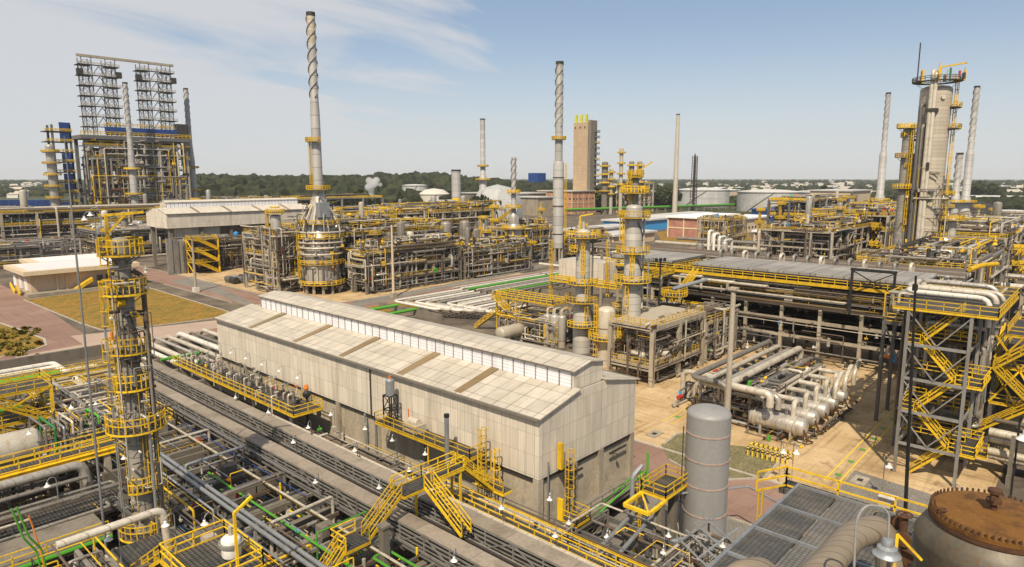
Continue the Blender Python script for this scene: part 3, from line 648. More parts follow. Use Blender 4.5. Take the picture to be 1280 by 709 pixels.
# ================================================================ compressor shed
def gable_shed(name, label, x0, x1, y0, y1, zb, zc, ze, zr, mon, axis, floor=None, strips=(), wall='clad', roof='roof', lowin=0.5):
    """cladding box on piers with ridge monitor; axis = long direction"""
    t = thing(name, label, 'industrial shed', ((x0+x1)/2, (y0+y1)/2, 0))
    if axis == 'y': T_ = lambda u, v, z: (u, v, z); u0, u1, v0, v1 = x0, x1, y0, y1
    else: T_ = lambda u, v, z: (v, u, z); u0, u1, v0, v1 = y0, y1, x0, x1
    flip = axis != 'y'
    def add(mb, vs, fs): mb.add([T_(*p) for p in vs], [tuple(reversed(f)) if flip else f for f in fs])
    uc = (u0+u1)/2; m0, m1, mz, mp = mon[:4]; zm = ze + (zr-ze)*(m0-u0)/(uc-u0)
    mb = MB(); d = 0.12
    for v, s_ in ((v0, 1), (v1, -1)):
        q = [(u0,v,zc),(u1,v,zc),(u1,v,ze),(m1,v,zm),(m0,v,zm),(u0,v,ze)]
        q2 = [(a, b+s_*d, c) for a, b, c in q]; n = 6
        add(mb, q+q2, [tuple(range(n)) if s_ > 0 else tuple(reversed(range(n))), tuple(reversed(range(n,2*n))) if s_ > 0 else tuple(range(n,2*n))] + [(i,i+n,(i+1)%n+n,(i+1)%n) for i in range(n)])
    for u, s_ in ((u0, 1), (u1, -1)):
        a, b = (u, u+d) if s_ > 0 else (u-d, u)
        add(mb, [(a,v0+d,zc),(b,v0+d,zc),(b,v1-d,zc),(a,v1-d,zc),(a,v0+d,ze-0.02),(b,v0+d,ze-0.02),(b,v1-d,ze-0.02),(a,v1-d,ze-0.02)], [(0,3,2,1),(4,5,6,7),(0,1,5,4),(1,2,6,5),(2,3,7,6),(3,0,4,7)])
    mb.build('wall_cladding', wall, t)
    rf = MB(); o = 0.30
    for (ua, za, ub, zb_) in ((u0-o, ze-0.02, m0+0.3, zm+0.10), (u1+o, ze-0.02, m1-0.3, zm+0.10)):
        add(rf, [(ua,v0-o,za+0.02),(ub,v0-o,zb_),(ub,v1+o,zb_),(ua,v1+o,za+0.02),(ua,v0-o,za+0.14),(ub,v0-o,zb_+0.12),(ub,v1+o,zb_+0.12),(ua,v1+o,za+0.14)],
            [(0,3,2,1),(4,5,6,7),(0,1,5,4),(1,2,6,5),(2,3,7,6),(3,0,4,7)] if ua < ub else [(0,1,2,3),(7,6,5,4),(4,5,1,0),(5,6,2,1),(6,7,3,2),(7,4,0,3)])
    roof_o = rf.build('roof', roof, t)
    for v in strips:
        s_ = MB(); ua, za, ub, zb_ = u0-0.05, ze+0.15, m0-0.05, zm+0.225
        add(s_, [(ua,v-0.55,za),(ub,v-0.55,zb_),(ub,v+0.55,zb_),(ua,v+0.55,za),(ua,v-0.55,za+.05),(ub,v-0.55,zb_+.05),(ub,v+0.55,zb_+.05),(ua,v+0.55,za+.05)], [(0,3,2,1),(4,5,6,7),(0,1,5,4),(1,2,6,5),(2,3,7,6),(3,0,4,7)])
        s_.build('roof_strip', 'skylight', roof_o)
    g = MB()
    for u, s_ in ((u0-o-0.12, 1), (u1+o+0.12, -1)):
        a, b = T_(u, v0-o, ze+0.03), T_(u, v1+o, ze+0.03); g.beam(a, b, 0.24, 0.22)
    g.build('gutter', 'gutter', roof_o)
    # ridge monitor
    e0 = v0 + mon[4]; e1 = v1 - mon[5]
    lv = MB()
    for a, b in ((m0, m0+0.1), (m1-0.1, m1)):
        add(lv, [(a,e0+.12,zm),(b,e0+.12,zm),(b,e1-.12,zm),(a,e1-.12,zm),(a,e0+.12,mz),(b,e0+.12,mz),(b,e1-.12,mz),(a,e1-.12,mz)], [(0,3,2,1),(4,5,6,7),(0,1,5,4),(1,2,6,5),(2,3,7,6),(3,0,4,7)])
    mo = lv.build('monitor_louvres', 'louvre', roof_o)
    nb = int((e1-e0)/1.55)
    for i in range(nb+1):
        vv = e0+.2+(e1-e0-.4)*i/nb; b_ = MB(); add(b_, [(m0-.06,vv-.05,zm),(m0-.002,vv-.05,zm),(m0-.002,vv+.05,zm),(m0-.06,vv+.05,zm),(m0-.06,vv-.05,mz),(m0-.002,vv-.05,mz),(m0-.002,vv+.05,mz),(m0-.06,vv+.05,mz)], [(0,3,2,1),(4,5,6,7),(0,1,5,4),(1,2,6,5),(2,3,7,6),(3,0,4,7)]); b_.build('mullion', 'steel_light', mo)
    gb = MB(); gb.beam(T_(m0-.22,e0-.2,mz-.06), T_(m0-.22,e1+.2,mz-.06), .12, .16); gb.build('monitor_gutter', 'gutter', mo)
    for v, s_ in ((e0, 1), (e1, -1)):
        en = MB()
        q = [(m0-.01,v,zm-.1),(m1+.01,v,zm-.1),(m1+.01,v,mz),(uc,v,mp-.08),(m0-.01,v,mz)]; n = 5; q2 = [(a,b+s_*d,c) for a,b,c in q]
        add(en, q+q2, [tuple(range(n)) if s_ > 0 else tuple(reversed(range(n))), tuple(reversed(range(n,2*n))) if s_ > 0 else tuple(range(n,2*n))] + [(i,i+n,(i+1)%n+n,(i+1)%n) for i in range(n)])
        en.build('monitor_end', wall, mo)
    mr_ = MB(); oo = 0.28
    for s_ in (-1, 1):
        ua = (m0-oo) if s_ < 0 else (m1+oo); zs_ = mz-0.02
        q = [(ua,e0-oo,zs_),(uc,e0-oo,mp),(uc,e1+oo,mp),(ua,e1+oo,zs_)]; q += [(a,b,c+0.1) for a,b,c in q]
        add(mr_, q, [(0,3,2,1),(4,5,6,7),(0,1,5,4),(1,2,6,5),(2,3,7,6),(3,0,4,7)] if s_ < 0 else [(0,1,2,3),(7,6,5,4),(4,5,1,0),(5,6,2,1),(6,7,3,2),(7,4,0,3)])
    mr_.build('monitor_roof', roof, mo)
    # lower storey
    if floor is not None:
        i0, i1, j0, j1 = x0+lowin, x1-lowin, y0+lowin, y1-lowin
        lw = MB(); lw.box(i0, i0+.25, j0, j1, floor, zc-0.5); lw.box(i1-.25, i1, j0, j1, floor, zc-0.5); lw.box(i0+.25, i1-.25, j0, j0+.25, floor, zc-0.5); lw.box(i0+.25, i1-.25, j1-.25, j1, floor, zc-0.5)
        lwo = lw.build('lower_wall', 'concrete_wall', t)
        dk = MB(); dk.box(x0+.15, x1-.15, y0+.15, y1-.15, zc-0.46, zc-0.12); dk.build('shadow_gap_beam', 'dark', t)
        MB().box(x0-1.0, x1+0.6, y0-1.9, y1+1.0, floor-0.45, floor).build('floor_slab', 'concrete_grey', t)
        q = []
        n = 8
        for i in range(n+1):
            y = j0 + (j1-j0)*i/n; q += [(i0-0.05, y), (i1+0.05, y)]
        for x in (i0+(i1-i0)*0.33, i0+(i1-i0)*0.62): q += [(x, j0-0.05), (x, j1+0.05)]
        for x, y in q:
            MB().box(x-.35, x+.35, y-.35, y+.35, floor, zc-0.08).build('pier', 'concrete', lwo)
        for x in (x0+.6, uc, x1-.6):
            for i in range(10):
                y = y0-0.9+(y1-y0+1.5)*i/9; MB().box(x-.4, x+.4, y-.4, y+.4, 0, floor-0.45).build('column', 'concrete_grey', t)
    return t
shed = gable_shed('compressor_shed', 'long cream clad shed with ridge monitor and brown roof strips in the centre', 45.5, 62, 38, 104.5, 3.0, 8.0, 14.0, 15.9, (51.2, 56.2, 17.25, 17.75, 0.4, 3.5), 'y', 3.0,
                  [v for v in (49, 58.5, 70, 81, 93.5)], lowin=.35)
# downpipes, wall lights, and the ridge of dark joint on the long wall
for y in (64.0,): MB().box(45.40, 45.47, y-.12, y+.12, 8.0, 13.9).build('movement_joint', 'dark', shed)
for y in (62.9, 65.0, 77.5, 91): MB().pipe([(45.2,y,8.0),(45.2,y,3.2)], 0.13, 8).build('downpipe', 'galv', shed)
MB().pipe([(46.5,37.7,1.0),(46.5,37.7,9.6)], 0.08, 8).build('downpipe', 'galv', shed)
for x in (50.5, 58.5):
    mb = MB().beam((x-1.6,37.8,7.1),(x+1.6,37.8,7.1),0.15,0.18); mb.build('rail_beam', 'dark', shed)
for x, z in ((50.2,6.3),(58.2,6.6)):
    mb = MB(); mb.beam((x,38.5,z),(x,37.7,z+.1),0.06); mb.lathe([(0.02,0.15),(0.16,0.1),(0.22,-0.15),(0.02,-0.15)], (x,37.6,z), n=8); mb.build('wall_light', 'dark', shed)
g = MB(); rail(g, [(49.5,36.3,3.0),(61.8,36.3,3.0)], r=0.04, sp=2.2, toe=False); g.build('slab_railing', 'steel', shed)
# dark opening below the floor slab
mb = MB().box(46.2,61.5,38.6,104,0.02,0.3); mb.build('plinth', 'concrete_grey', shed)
# caged ladder and its cabinets on the gable
t = thing('caged_ladder', 'yellow caged ladder rising past the gable wall of the cream shed', 'ladder', (48.6, 37.4, 3))
ladder(t, 48.9, 37.3, 3.4, 9.2, -90, r=0.045, hoop=0.8, name='climbing_ladder')
MB().box(48.0,48.35,37.3,37.8,8.4,11.0).build('panel', 'yellow', t)
flat_platform(t, 47.9, 50.0, 35.3, 37.4, 3.4, sides='xyX')
MB().box(47.7,47.9,36.9,37.5,3.4,5.6).build('gate_panel', 'yellow', t)
for x in (48.0, 49.9): MB().box(x-.06,x+.06,35.4,35.52,0,3.3).build('leg', 'yellow', t)
# lit service platform on the long front wall
t = thing('wall_platform', 'long yellow railed platform high on the front wall of the cream shed', 'platform', (44.1, 52, 8.6))
flat_platform(t, 42.9, 45.1, 44.6, 59.8, 9.0, sides='xyY')
for y in (45.2, 49.5, 54, 59): MB().beam((45.2,y,7.2),(43.0,y,8.85),0.12).build('bracket', 'dark', t)
for y in (47.2, 51): MB().beam((43.1,y,5.2),(43.1,y,8.8),0.12).build('hanger', 'yellow', t)
ladder(t, 43.6, 43.9, 4.2, 11.2, -90, r=0.05, hoop=0.8)
ladder(t, 44.2, 42.7, 4.2, 9.2, -90, r=0.05, hoop=0.8)
# lattice vent tower on that platform
t = thing('lattice_vent', 'black lattice frame carrying a grey vent drum beside the shed wall', 'vent frame', (43.9, 58.2, 9))
f = MB()
for dx in (-.55, .55):
    for dy in (-.55, .55): MB().beam((43.9+dx,58.2+dy,9),(43.9+dx,58.2+dy,12.2),0.12).build('leg', 'black', t)
for z0, z1 in ((9.1,10.6),(10.6,12.2)):
    for a, b in (((-.55,-.55),(.55,-.55)),((.55,-.55),(.55,.55)),((.55,.55),(-.55,.55)),((-.55,.55),(-.55,-.55))):
        f.beam((43.9+a[0],58.2+a[1],z0),(43.9+b[0],58.2+b[1],z1),0.07); f.beam((43.9+a[0],58.2+a[1],z1),(43.9+b[0],58.2+b[1],z1),0.1)
f.build('bracing', 'black', t)
MB().lathe([(0.02,12.2),(0.5,12.2),(0.5,13.9),(0.3,14.1),(0.02,14.1)], (43.9,58.2,0), n=16).build('drum', 'galv', t)
MB().tube([(43.9,58.2,14.0),(43.9,58.2,14.4)], 0.16, 8).build('cap', 'orange', t)
t = thing('lube_console', 'brown pump console standing on the shed front platform', 'machine', (44.0, 54.3, 9))
MB().box(43.3,44.8,53.2,55.4,9.02,9.9).build('base', 'vessel', t); MB().lathe([(0.01,-.7),(.42,-.7),(.42,.7),(.01,.7)], (44,54.2,10.1), 'y', 12).build('motor', 'vessel', t)
MB().tube([(44,55.2,9.9),(44,55.2,11.3)], 0.07, 6).build('vent_pipe', 'orange', t)
for k, (y, h) in enumerate(((47.6, 3.6),)):
    mb = MB().use('galv').tube([(42.7,y,4.0),(42.7,y,12.6)], 0.24, 10).use('black').lathe([(.24,12.6),(.28,12.6),(.28,12.9),(.01,12.9)], (42.7,y,0), n=10)
    one(mb, 'vent_pipe', None, 'thick grey vent pipe with black top in front of the shed platform', 'vent pipe')
t = thing('flare_burner', 'dark burner head with orange tip on a post before the shed', 'burner', (43.2, 74.6, 3))
MB().tube([(43.2,74.6,3),(43.2,74.6,8.6)], 0.16, 8).build('post', 'dark', t); MB().lathe([(.16,0),(.5,.3),(.5,.7),(.2,1.0)], (43.2,74.6,8.3), n=10).build('head', 'black', t); MB().lathe([(.2,0),(.32,.3),(.2,.75),(.02,.85)], (43.2,74.6,9.3), n=10).build('tip', 'orange', t)
# ================================================================ covered cable trays crossing the foreground
def tray(label, x0, x1, y0, y1, z):
    t = thing('cable_tray', label, 'cable tray', ((x0+x1)/2, (y0+y1)/2, 0))
    n = int((y1-y0)/6)
    for i in range(n):
        a = y0+(y1-y0)*i/n; b = y0+(y1-y0)*(i+1)/n
        MB().box(x0-.08, x1+.08, a+.02, b-.02, z-.08, z).build('cover', 'traytop', t)
    for x in (x0, x1):
        mb = MB(); mb.beam((x,y0,z-.16),(x,y1,z-.16),.16,.14); mb.beam((x,y0,z-.55),(x,y1,z-.55),.07,.13); mb.beam((x,y0,z-.92),(x,y1,z-.92),.07,.13); mb.beam((x,y0,z-1.3),(x,y1,z-1.3),.06,.10); mb.beam((x,y0,z-1.7),(x,y1,z-1.7),.16,.2)
        m = int((y1-y0)/3)
        for i in range(m+1):
            y = y0+(y1-y0)*i/m; mb.beam((x,y,z-1.7),(x,y,z-.2),.1)
            if i < m and i % 2: mb.beam((x,y,z-1.62),(x,y+(y1-y0)/m,z-.25),.08)
            elif i < m: mb.beam((x,y,z-.25),(x,y+(y1-y0)/m,z-1.62),.08)
        mb.build('truss', 'steel_light', t)
    MB().box(x0+.1,x1-.1,y0,y1,z-1.25,z-1.2).build('tray_floor','dark',t)
    for i in range(int((y1-y0)/11)+1):
        y = y0+1+i*11; MB().box((x0+x1)/2-.3,(x0+x1)/2+.3,y-.3,y+.3,0,z-1.8).build('leg', 'concrete_grey', t)
    return t
tray('nearer of the two long brown covered cable trays running past the shed', 31.5, 32.8, 8, 107, 8.5)
tray('farther brown covered cable tray running beside the cream shed', 35.3, 36.6, 8, 107, 8.5)
# dark bundle between the two trays
for k, x in enumerate((33.4, 33.85, 34.3, 34.7)):
    one(MB().tube([(x,8,7.5-.15*(k%2)),(x,106,7.5-.15*(k%2))], 0.12, 8), 'pipe', ['pipe_brown','pipe_grey','dark','pipe_grey'][k], ORD[k]+' thin dark pipe counted from the left in the gap between the two brown trays', 'pipe', 'pipes between the two cable trays')
# pipes between the far tray and the shed
xs = [(37.6,7.9,.17,'pipe'),(38.2,6.0,.22,'pipe_grey'),(38.9,6.0,.16,'pipe_brown'),(39.5,6.1,.2,'pipe'),(40.3,5.2,.14,'green'),(41.0,5.2,.2,'pipe_grey'),(41.7,5.2,.16,'pipe_brown'),(42.3,5.3,.14,'pipe')]
for k, (x, z, r, m) in enumerate(xs):
    a = 12 if k != 0 else 12; one(MB().tube([(x,a,z),(x,74 if k < 7 else 66,z)], r, 10), 'pipe', m, f'{ORD[k]} pipe from the brown tray in the rack along the shed front wall', 'pipe', 'pipes in the rack along the shed front')
t = thing('pipe_rack', 'low concrete pipe rack between the brown trays and the shed wall', 'pipe rack', (40, 45, 0))
for i in range(12):
    y = 14+i*5.6; MB().box(37.3,42.8,y-.25,y+.25,4.4,4.95).box(37.35,37.8,y-.2,y+.2,0,4.4).box(42.2,42.7,y-.2,y+.2,0,4.4).build('bent', 'concrete_grey', t)
# walkway with yellow rails in that strip, near end
t = thing('walkway', 'narrow yellow railed walkway beside the far brown tray and shed corner', 'walkway', (39.5, 30, 6.4))
flat_platform(t, 38.8, 40.2, 12, 45, 6.6, sides='xXY')
for i in range(5): MB().beam((39.5,14+i*7,0),(39.5,14+i*7,6.4),.2).build('leg','steel',t)
# ---------------------------------------------------------------- valve gallery before the far half of the shed
t = thing('valve_gallery', 'long yellow railed valve gallery along the far half of the shed front', 'platform', (41.3, 93, 6.9))
flat_platform(t, 39.8, 43.8, 72, 108, 7.5, sides='xy'); 
g = MB(); rail(g, [(43.8,72,7.5),(43.8,86,7.5)]); g.build('railing','yellow',t)
for i in range(8): MB().beam((40,73+i*4.8,0),(40,73+i*4.8,7.3),.22).build('leg','steel',t)
rng = random.Random(3)
vcol = ['blue_light','red','pipe','yellow','white','green','orange','steel_light']
for k in range(44):
    y = 74 + k*.76; x = 41.2 + rng.uniform(-.9, 2.0); m = vcol[k % len(vcol)] if rng.random() < .28 else rng.choice(['pipe','alu','steel','dark','steel_light'])
    v = thing('valve_stack', f'{ORD[k]} valve stack from the near end of the yellow gallery by the shed', 'valve', (x, y, 7.5), 'valve stacks on the gallery')
    h = rng.uniform(.8, 2.6); B = 7.5
    MB().tube([(x,y,B),(x,y,B+h)], .12, 8).build('riser', rng.choice(['pipe','pipe_grey','alu']), v)
    MB().lathe([(.01,-.24),(.22,-.24),(.26,0),(.22,.24),(.01,.24)], (x,y,B+h*.45), n=10).build('body', m, v)
    MB().tube(arc(x,y,B+.1+h,.26,0,2*math.pi,10), .04, 5).tube([(x,y,B+h),(x,y,B+.15+h)],.05,5).build('handwheel', rng.choice(['steel_light','steel','dark','pipe','red' if rng.random() < .3 else 'galv']), v)
    if k % 2 == 0: MB().pipe([(x,y,B+h*.8),(x-.7,y,B+h*.8),(x-.7,y,6.6)], .09, 7).build('branch','pipe',v)
for k in range(7):
    lamp_tree(43.5, 76+k*4.6, 7.5, 11.0, 180, f'{ORD[k]} bell lamp from the near end along the far half of the shed wall', 'bell lamps along the shed wall', .62)
for k, (y, z0) in enumerate(((62,5.5),(57,5.5),(51.5,5.5),(47.5,5.5),(69,5.5))):
    lamp_tree(43.6, y, z0, 7.9, 200, f'bell lamp lit against the stained lower wall, {ORD[k]} in the row under the wall platform', 'bell lamps under the wall platform', .68)
# white pipes past the far end of the shed
for k in range(8):
    x = 44.5+k*2.5; m = ['pipe','white','pipe','alu','pipe','white','pipe_grey','pipe'][k]
    one(MB().pipe([(x,106.5 if x > 44.9 else 109,1.0),(x,107.5 if x>44.9 else 110,2.2+.2*(k%2)),(x,150,2.2+.2*(k%2)),(x,152,.6)], .30+.12*(k%3), 10), 'pipe', m, f'{ORD[k]} pale pipe from the left in the bundle beyond the far end of the shed', 'pipe', 'pale pipes beyond the shed end')
for k in range(4):
    one(MB().box(44,64.5,114+k*10,114.6+k*10,0,1.7), 'pipe_sleeper', 'concrete_grey', f'low concrete sleeper under the pale pipes beyond the shed, {ORD[k]} from the shed', 'pipe support', 'sleepers under the pale pipes')
one(MB().tube([(45,128,3.0),(52,128,3.0)],.28,8),'valve_actuator','green','green valve body lying across the pale pipes beyond the shed','valve')
# retaining wall and white pipes on the far left
one(MB().box(-10, 43, 152.2, 152.9, 0, 2.2), 'retaining_wall', 'concrete_grey', 'long low grey concrete wall along the near side of the red road', 'wall')
L = [((10,139,3.2),(31,139,3.2),(31,127,3.2),.42,'white'),((5,134,2.6),(36,134,2.6),(36,120,2.6),.5,'pipe'),((8,130,4.6),(29.5,130,4.6),(29.5,112,4.6),.4,'white'),((12,124,4),(40,124,4),(40,115,4),.45,'pipe'),((6,118.5,3.2),(43,118.5,3.2),(43,114,3.2),.35,'alu'),((10,112,3.4),(30,112,3.4),(30,108,3.4),.3,'pipe')]
for k, (a, b, c, r, m) in enumerate(L):
    one(MB().pipe([a,b,c], r, 10), 'pipe', m, f'bent pale pipe left of the slender column, {ORD[k]} counting from the red road', 'pipe', 'bent pale pipes on the far left')
for k, (x0, x1, y, z) in enumerate(((14,30,127.5,4.2),(16,27,115,3.4))):
    one(MB().tube([(x0,y,z),(x1,y,z)], .45, 10), 'pipe', 'green', ['thick bright green pipe left of the slender column near the road','bright green pipe lower left behind the yellow stair tower'][k], 'pipe')
for k in range(7):
    x = 9+k*5; one(MB().box(x-.3,x+.3,110,141,.0,2.0), 'pipe_sleeper', 'concrete_grey', f'low concrete sleeper under the bent pale pipes, {ORD[k]} from the left', 'pipe support', 'sleepers under the bent pale pipes')
t = thing('walkway', 'yellow railed crossover walkway over the bent pale pipes at far left', 'walkway', (24, 121, 5))
flat_platform(t, 18, 36, 120.5, 122, 5.4, sides='yY', rr=.055)
for x in (19, 27, 35): MB().beam((x,121.2,0),(x,121.2,5.2),.25).build('leg','yellow',t)
# ---------------------------------------------------------------- slender column in the left foreground
CX, CY = 17.7, 56.6
t = thing('slender_column', 'slender grey column with stacked round yellow platforms in the left foreground', 'column', (CX, CY, 0))
MB().lathe([(.84,0),(.84,8),(.80,8.6),(.80,17),(.64,18),(.64,31.2)]+head(.64,31.2), (CX,CY,0), n=24).build('shell', 'column_grey', t)
for z, r1, a0, a1 in ((30.3,1.55,-200,60),(27.3,1.55,-170,100),(22.7,1.5,-190,40),(19.8,1.45,-170,60),(16.5,2.1,-215,75),(11.4,1.4,-150,70),(7.6,1.9,-200,90)):
    ring_platform(t, CX, CY, z, .66, r1, a0, a1, .04)
for i, (z0, z1, ang) in enumerate(((27.3,30.6,205),(22.7,27.3,190),(19.8,22.7,170),(16.5,19.8,185),(11.4,16.5,-60),(7.6,11.4,-20),(2,7.6,-70))):
    ladder(t, CX+1.0*math.cos(R(ang)), CY+1.0*math.sin(R(ang)), z0, z1, ang, r=.045, hoop=.9)
MB().pipe([(CX+1.1,CY-.8,3),(CX+1.1,CY-.8,28.5),(CX+.6,CY-.4,28.9)], .19, 10).build('overhead_pipe', 'pipe_brown', t)
MB().pipe([(CX+.9,CY-1.3,9),(CX+.9,CY-1.3,24.2),(CX+.3,CY-.8,24.6)], .10, 8).build('pipe', 'pipe_grey', t)
MB().pipe([(CX-.2,CY-1.0,26),(CX+.2,CY-.95,24.5),(CX+.75,CY-.6,23.3),(CX+.3,CY-.9,21.5),(CX+.6,CY-.75,20.5)], .05, 6).build('conduit', 'dark', t)
mb = MB(); mb.beam((CX-.7,CY+.3,30.4),(CX-.7,CY+.3,33.2),.2); mb.beam((CX-.7,CY+.3,33.2),(CX+1.5,CY-1.1,33.4),.2); mb.beam((CX-.7,CY+.3,31.8),(CX+.4,CY-.4,33.2),.15); mb.build('davit', 'yellow', t)
for a in (-40, -110, -75):
    mb = MB(); c, s_ = math.cos(R(a)), math.sin(R(a)); mb.tube([(CX+.7*c,CY+.7*s_,25.6),(CX+1.3*c,CY+1.3*s_,25.6)], .22, 10); mb.build('nozzle', 'dark' if a != -75 else 'yellow', t)
MB().lathe([(0.01,-.25),(.30,-.25),(.30,.25),(.01,.25)], (CX-.55,CY-.8,26.6), 'x', 12).build('manway', 'yellow', t)
one(MB().tube([(15.2,58.4,0),(15.2,58.4,32),(15.2,58.4,39)], [.11,.07,.03], 8), 'lightning_mast', 'galv', 'tall thin grey mast standing just left of the slender column', 'mast')
one(MB().pipe([(18.0,54.8,4),(18.0,54.8,17.4),(17.7,55.3,17.7)], .12, 8), 'standpipe', 'galv', 'thin grey standpipe just in front of the slender column', 'pipe')
lamp_tree(17.0, 58.2, 30.4, 33.4, 150, 'small bell lamp at the very top of the slender column', 'bell lamps on the slender column', .6)
lamp_tree(16.0, 56.0, 30.4, 33.2, 160, 'bell lamp left of the davit on the slender column top', 'bell lamps on the slender column', .6)
clutter(t, CX-1.3, CX+1.3, CY-1.6, CY-.5, 8, 30, 12, 30, .06, 3, .2, ['pipe','galv','steel','alu','pipe_brown'])
clutter(t, CX-1.6, CX-.4, CY-1.2, CY+1.2, 8, 30, 8, 20, .06, 4, .2, ['pipe','galv','steel','alu'])
# ---------------------------------------------------------------- foreground pipe rack
t = thing('pipe_rack', 'broad concrete pipe rack crossing the lower left foreground with tee beams', 'pipe rack', (25, 50, 0))
for i in range(19):
    y = 20+i*4.3
    b = MB(); b.box(19.0,30.9,y-.28,y+.28,5.9,6.75 if i % 3 else 7.3); b.build('cross_beam', 'concrete_grey', t)
    for x in (19.4, 25.0, 30.5): MB().box(x-.3,x+.3,y-.25,y+.25,0,5.9 if x != 25 else 5.85).build('post', 'concrete_grey', t)
    for dy_, m_ in ((1.1,'steel'),(3.3,'concrete_grey' if i % 2 else 'pipe_brown')):
        MB().beam((19+(i%3)*1.1,y+dy_,6.5+.35*(i%2)),(31,y+dy_,6.5+.35*(i%2)),.22,.3).build('steel_beam',m_,t)
    if i % 3 == 1: MB().box(19.6,20.5,y-.5,y+.5,6.75,8.6).build('pedestal','concrete',t)
    if i % 4 == 2: MB().box(27,28.2,y-.5,y+.5,6.75,8.0).build('pedestal','concrete_grey',t)
for x in (18.9, 31.0): MB().beam((x,20,5.5),(x,98,5.5),.3,.5).build('long_beam','steel',t)
pc = ['green','pipe_grey','green','blue_light','pipe_brown','yellow','pipe_grey','green','pipe','blue','yellow','pipe_brown','pipe','green','pipe_grey','yellow','pipe_brown','blue_light','green','pipe']
rng = random.Random(11)
for k in range(20):
    x = 19.9+k*.56; r = rng.choice([.06,.075,.09,.11])
    one(MB().tube([(x,16,5.1+.0),(x,97-rng.uniform(0,9),5.1)], r, 8), 'pipe', pc[k], f'{ORD[k]} thin coloured pipe from the left under the tee beams of the foreground rack', 'pipe', 'thin coloured pipes in the foreground rack')
for k in range(9):
    x = 20.2+k*1.25; r = rng.uniform(.18,.36)
    one(MB().tube([(x,14,3.4),(x,100,3.4)], r, 9), 'pipe', rng.choice(['pipe_grey','pipe_brown','pipe','alu_dull']), f'{ORD[k]} large pipe from the left in the lowest layer of the foreground rack', 'pipe', 'large lower pipes in the foreground rack')
for k, (x, z) in enumerate(((22.7,9.0),(23.25,9.0))):
    one(MB().tube([(x,14,z),(x,72,z)], .17, 10), 'pipe', 'galv', ['left one of the two long parallel grey pipes above the foreground rack','right one of the two long parallel grey pipes above the foreground rack'][k], 'pipe')
for i in range(6):
    y = 20+i*9.5; mb = MB().beam((22.2,y,8.7),(23.8,y,8.7),.2,.25).beam((23,y,6.0),(23,y,8.6),.22); one(mb, 'pipe_support', 'steel_light', f'T-shaped steel pipe support under the parallel grey pipes, {ORD[i]} from the near end', 'pipe support', 'tee supports under the parallel pipes')
for i in range(7):
    y = 24+i*8.3; x1 = 30.5
    one(MB().pipe([(24.5,y,5.2),(24.5,y,7.9+.3*(i%2)),(x1,y+.3,7.9+.3*(i%2)),(x1,y+.3,5.2)], .15, 8), 'pipe', ['pipe','pipe_grey','galv'][i%3], f'pipe loop standing above the tee beams, {ORD[i]} from the near end', 'pipe', 'pipe loops above the tee beams')
rk = bpy.data.objects['pipe_rack.001']
clutter(rk, 19, 31, 18, 92, 5.0, 8.2, 60, 70, .09, 5, .10, ['steel','pipe_brown','dark','pipe','pipe_grey','green','galv','blue','pipe','yellow'])
clutter(bpy.data.objects['pipe_rack'], 37.4, 43, 14, 70, 4.6, 6.6, 40, 60, .10, 6, .12)
# crossover stair over both trays
t = thing('crossover_stair', 'yellow crossover stair bridging both brown cable trays in the foreground', 'stair', (33, 38, 0))
flat_platform(t, 26.0, 28.2, 40.4, 42.4, 8.4, sides='xY', rr=.045)
stair(t, (22.4,41.0,4.9), (26.0,41.0,8.4), 1.0, .045)
stair(t, (28.2,41.0,8.4), (31.4,41.0,10.9), 1.0, .045)
flat_platform(t, 31.4, 34.6, 40.2, 41.9, 10.9, sides='Y', rr=.045)
stair(t, (34.0,35.8,8.2), (34.0,40.2,10.9), 1.0, .045)
flat_platform(t, 34.6, 38.4, 40.6, 41.9, 10.9, sides='yY', rr=.045)
stair(t, (42.2,41.2,7.4), (38.4,41.2,10.9), 1.0, .045)
flat_platform(t, 42.2, 43.4, 39.5, 43.2, 7.4, sides='xY', rr=.05)
for x, y, z in ((26.2,40.6,8.2),(28,42.2,8.2),(33.9,41.8,10.7),(38,41.8,10.7),(38,40.7,10.7)): MB().box(x-.09,x+.09,y-.09,y+.09,0,z).build('leg','yellow',t)
one(MB().box(28.3,28.9,38.9,39.5,0,9.8).box(28.2,29.0,38.8,39.6,9.8,10.0), 'concrete_post', 'concrete_grey', 'square grey concrete post rising in front of the yellow crossover stair', 'post')
lamps = [((30.9,52),8.2),((33.5,46),8.7),((37.4,64),8.4),((37.2,55),8.4),((37.6,47),8.6),((33.9,61),8.6),((38.4,36),8.4),((38.0,30),8.4),((37.0,72),8.3),((36.9,80),8.3),((21.6,36),9.4),((30.3,33),8.6)]
for k, ((x, y), z) in enumerate(lamps):
    lamp_tree(x, y, 5.0, z+.9, 215, f'bell lamp on a thin post among the cable trays, {ORD[k]} of its scatter', 'bell lamps among the cable trays', .64)
# ---------------------------------------------------------------- left foreground deck, pipes, vessel
t = thing('concrete_deck', 'long concrete deck with yellow railing and green edge pipe at lower left', 'platform', (10, 62, 0))
MB().box(-4,16.6,61.5,66.5,5.3,5.9).build('slab','concrete_grey',t)
g = MB(); rail(g, [(-4,61.6,5.9),(16.4,61.6,5.9)], r=.05, sp=2.2); g.build('railing','yellow',t)
MB().tube([(-4,61.3,5.7),(16.5,61.3,5.7)], .20, 8).build('edge_pipe','green',t)
for i in range(5): MB().box(-3+i*4.6,-2.3+i*4.6,63,64,0,5.3).build('column','concrete_grey',t)
t = thing('pipe_bridge', 'yellow railed pipe bridge carrying a pale pipe at the left edge', 'pipe bridge', (8, 74, 0))
flat_platform(t, -2, 21, 73.4, 75.2, 9.2, sides='yY', rr=.05)
MB().ibeam((-2,73.2,8.8),(21,73.2,8.8),.3,.5).build('girder','yellow',t)
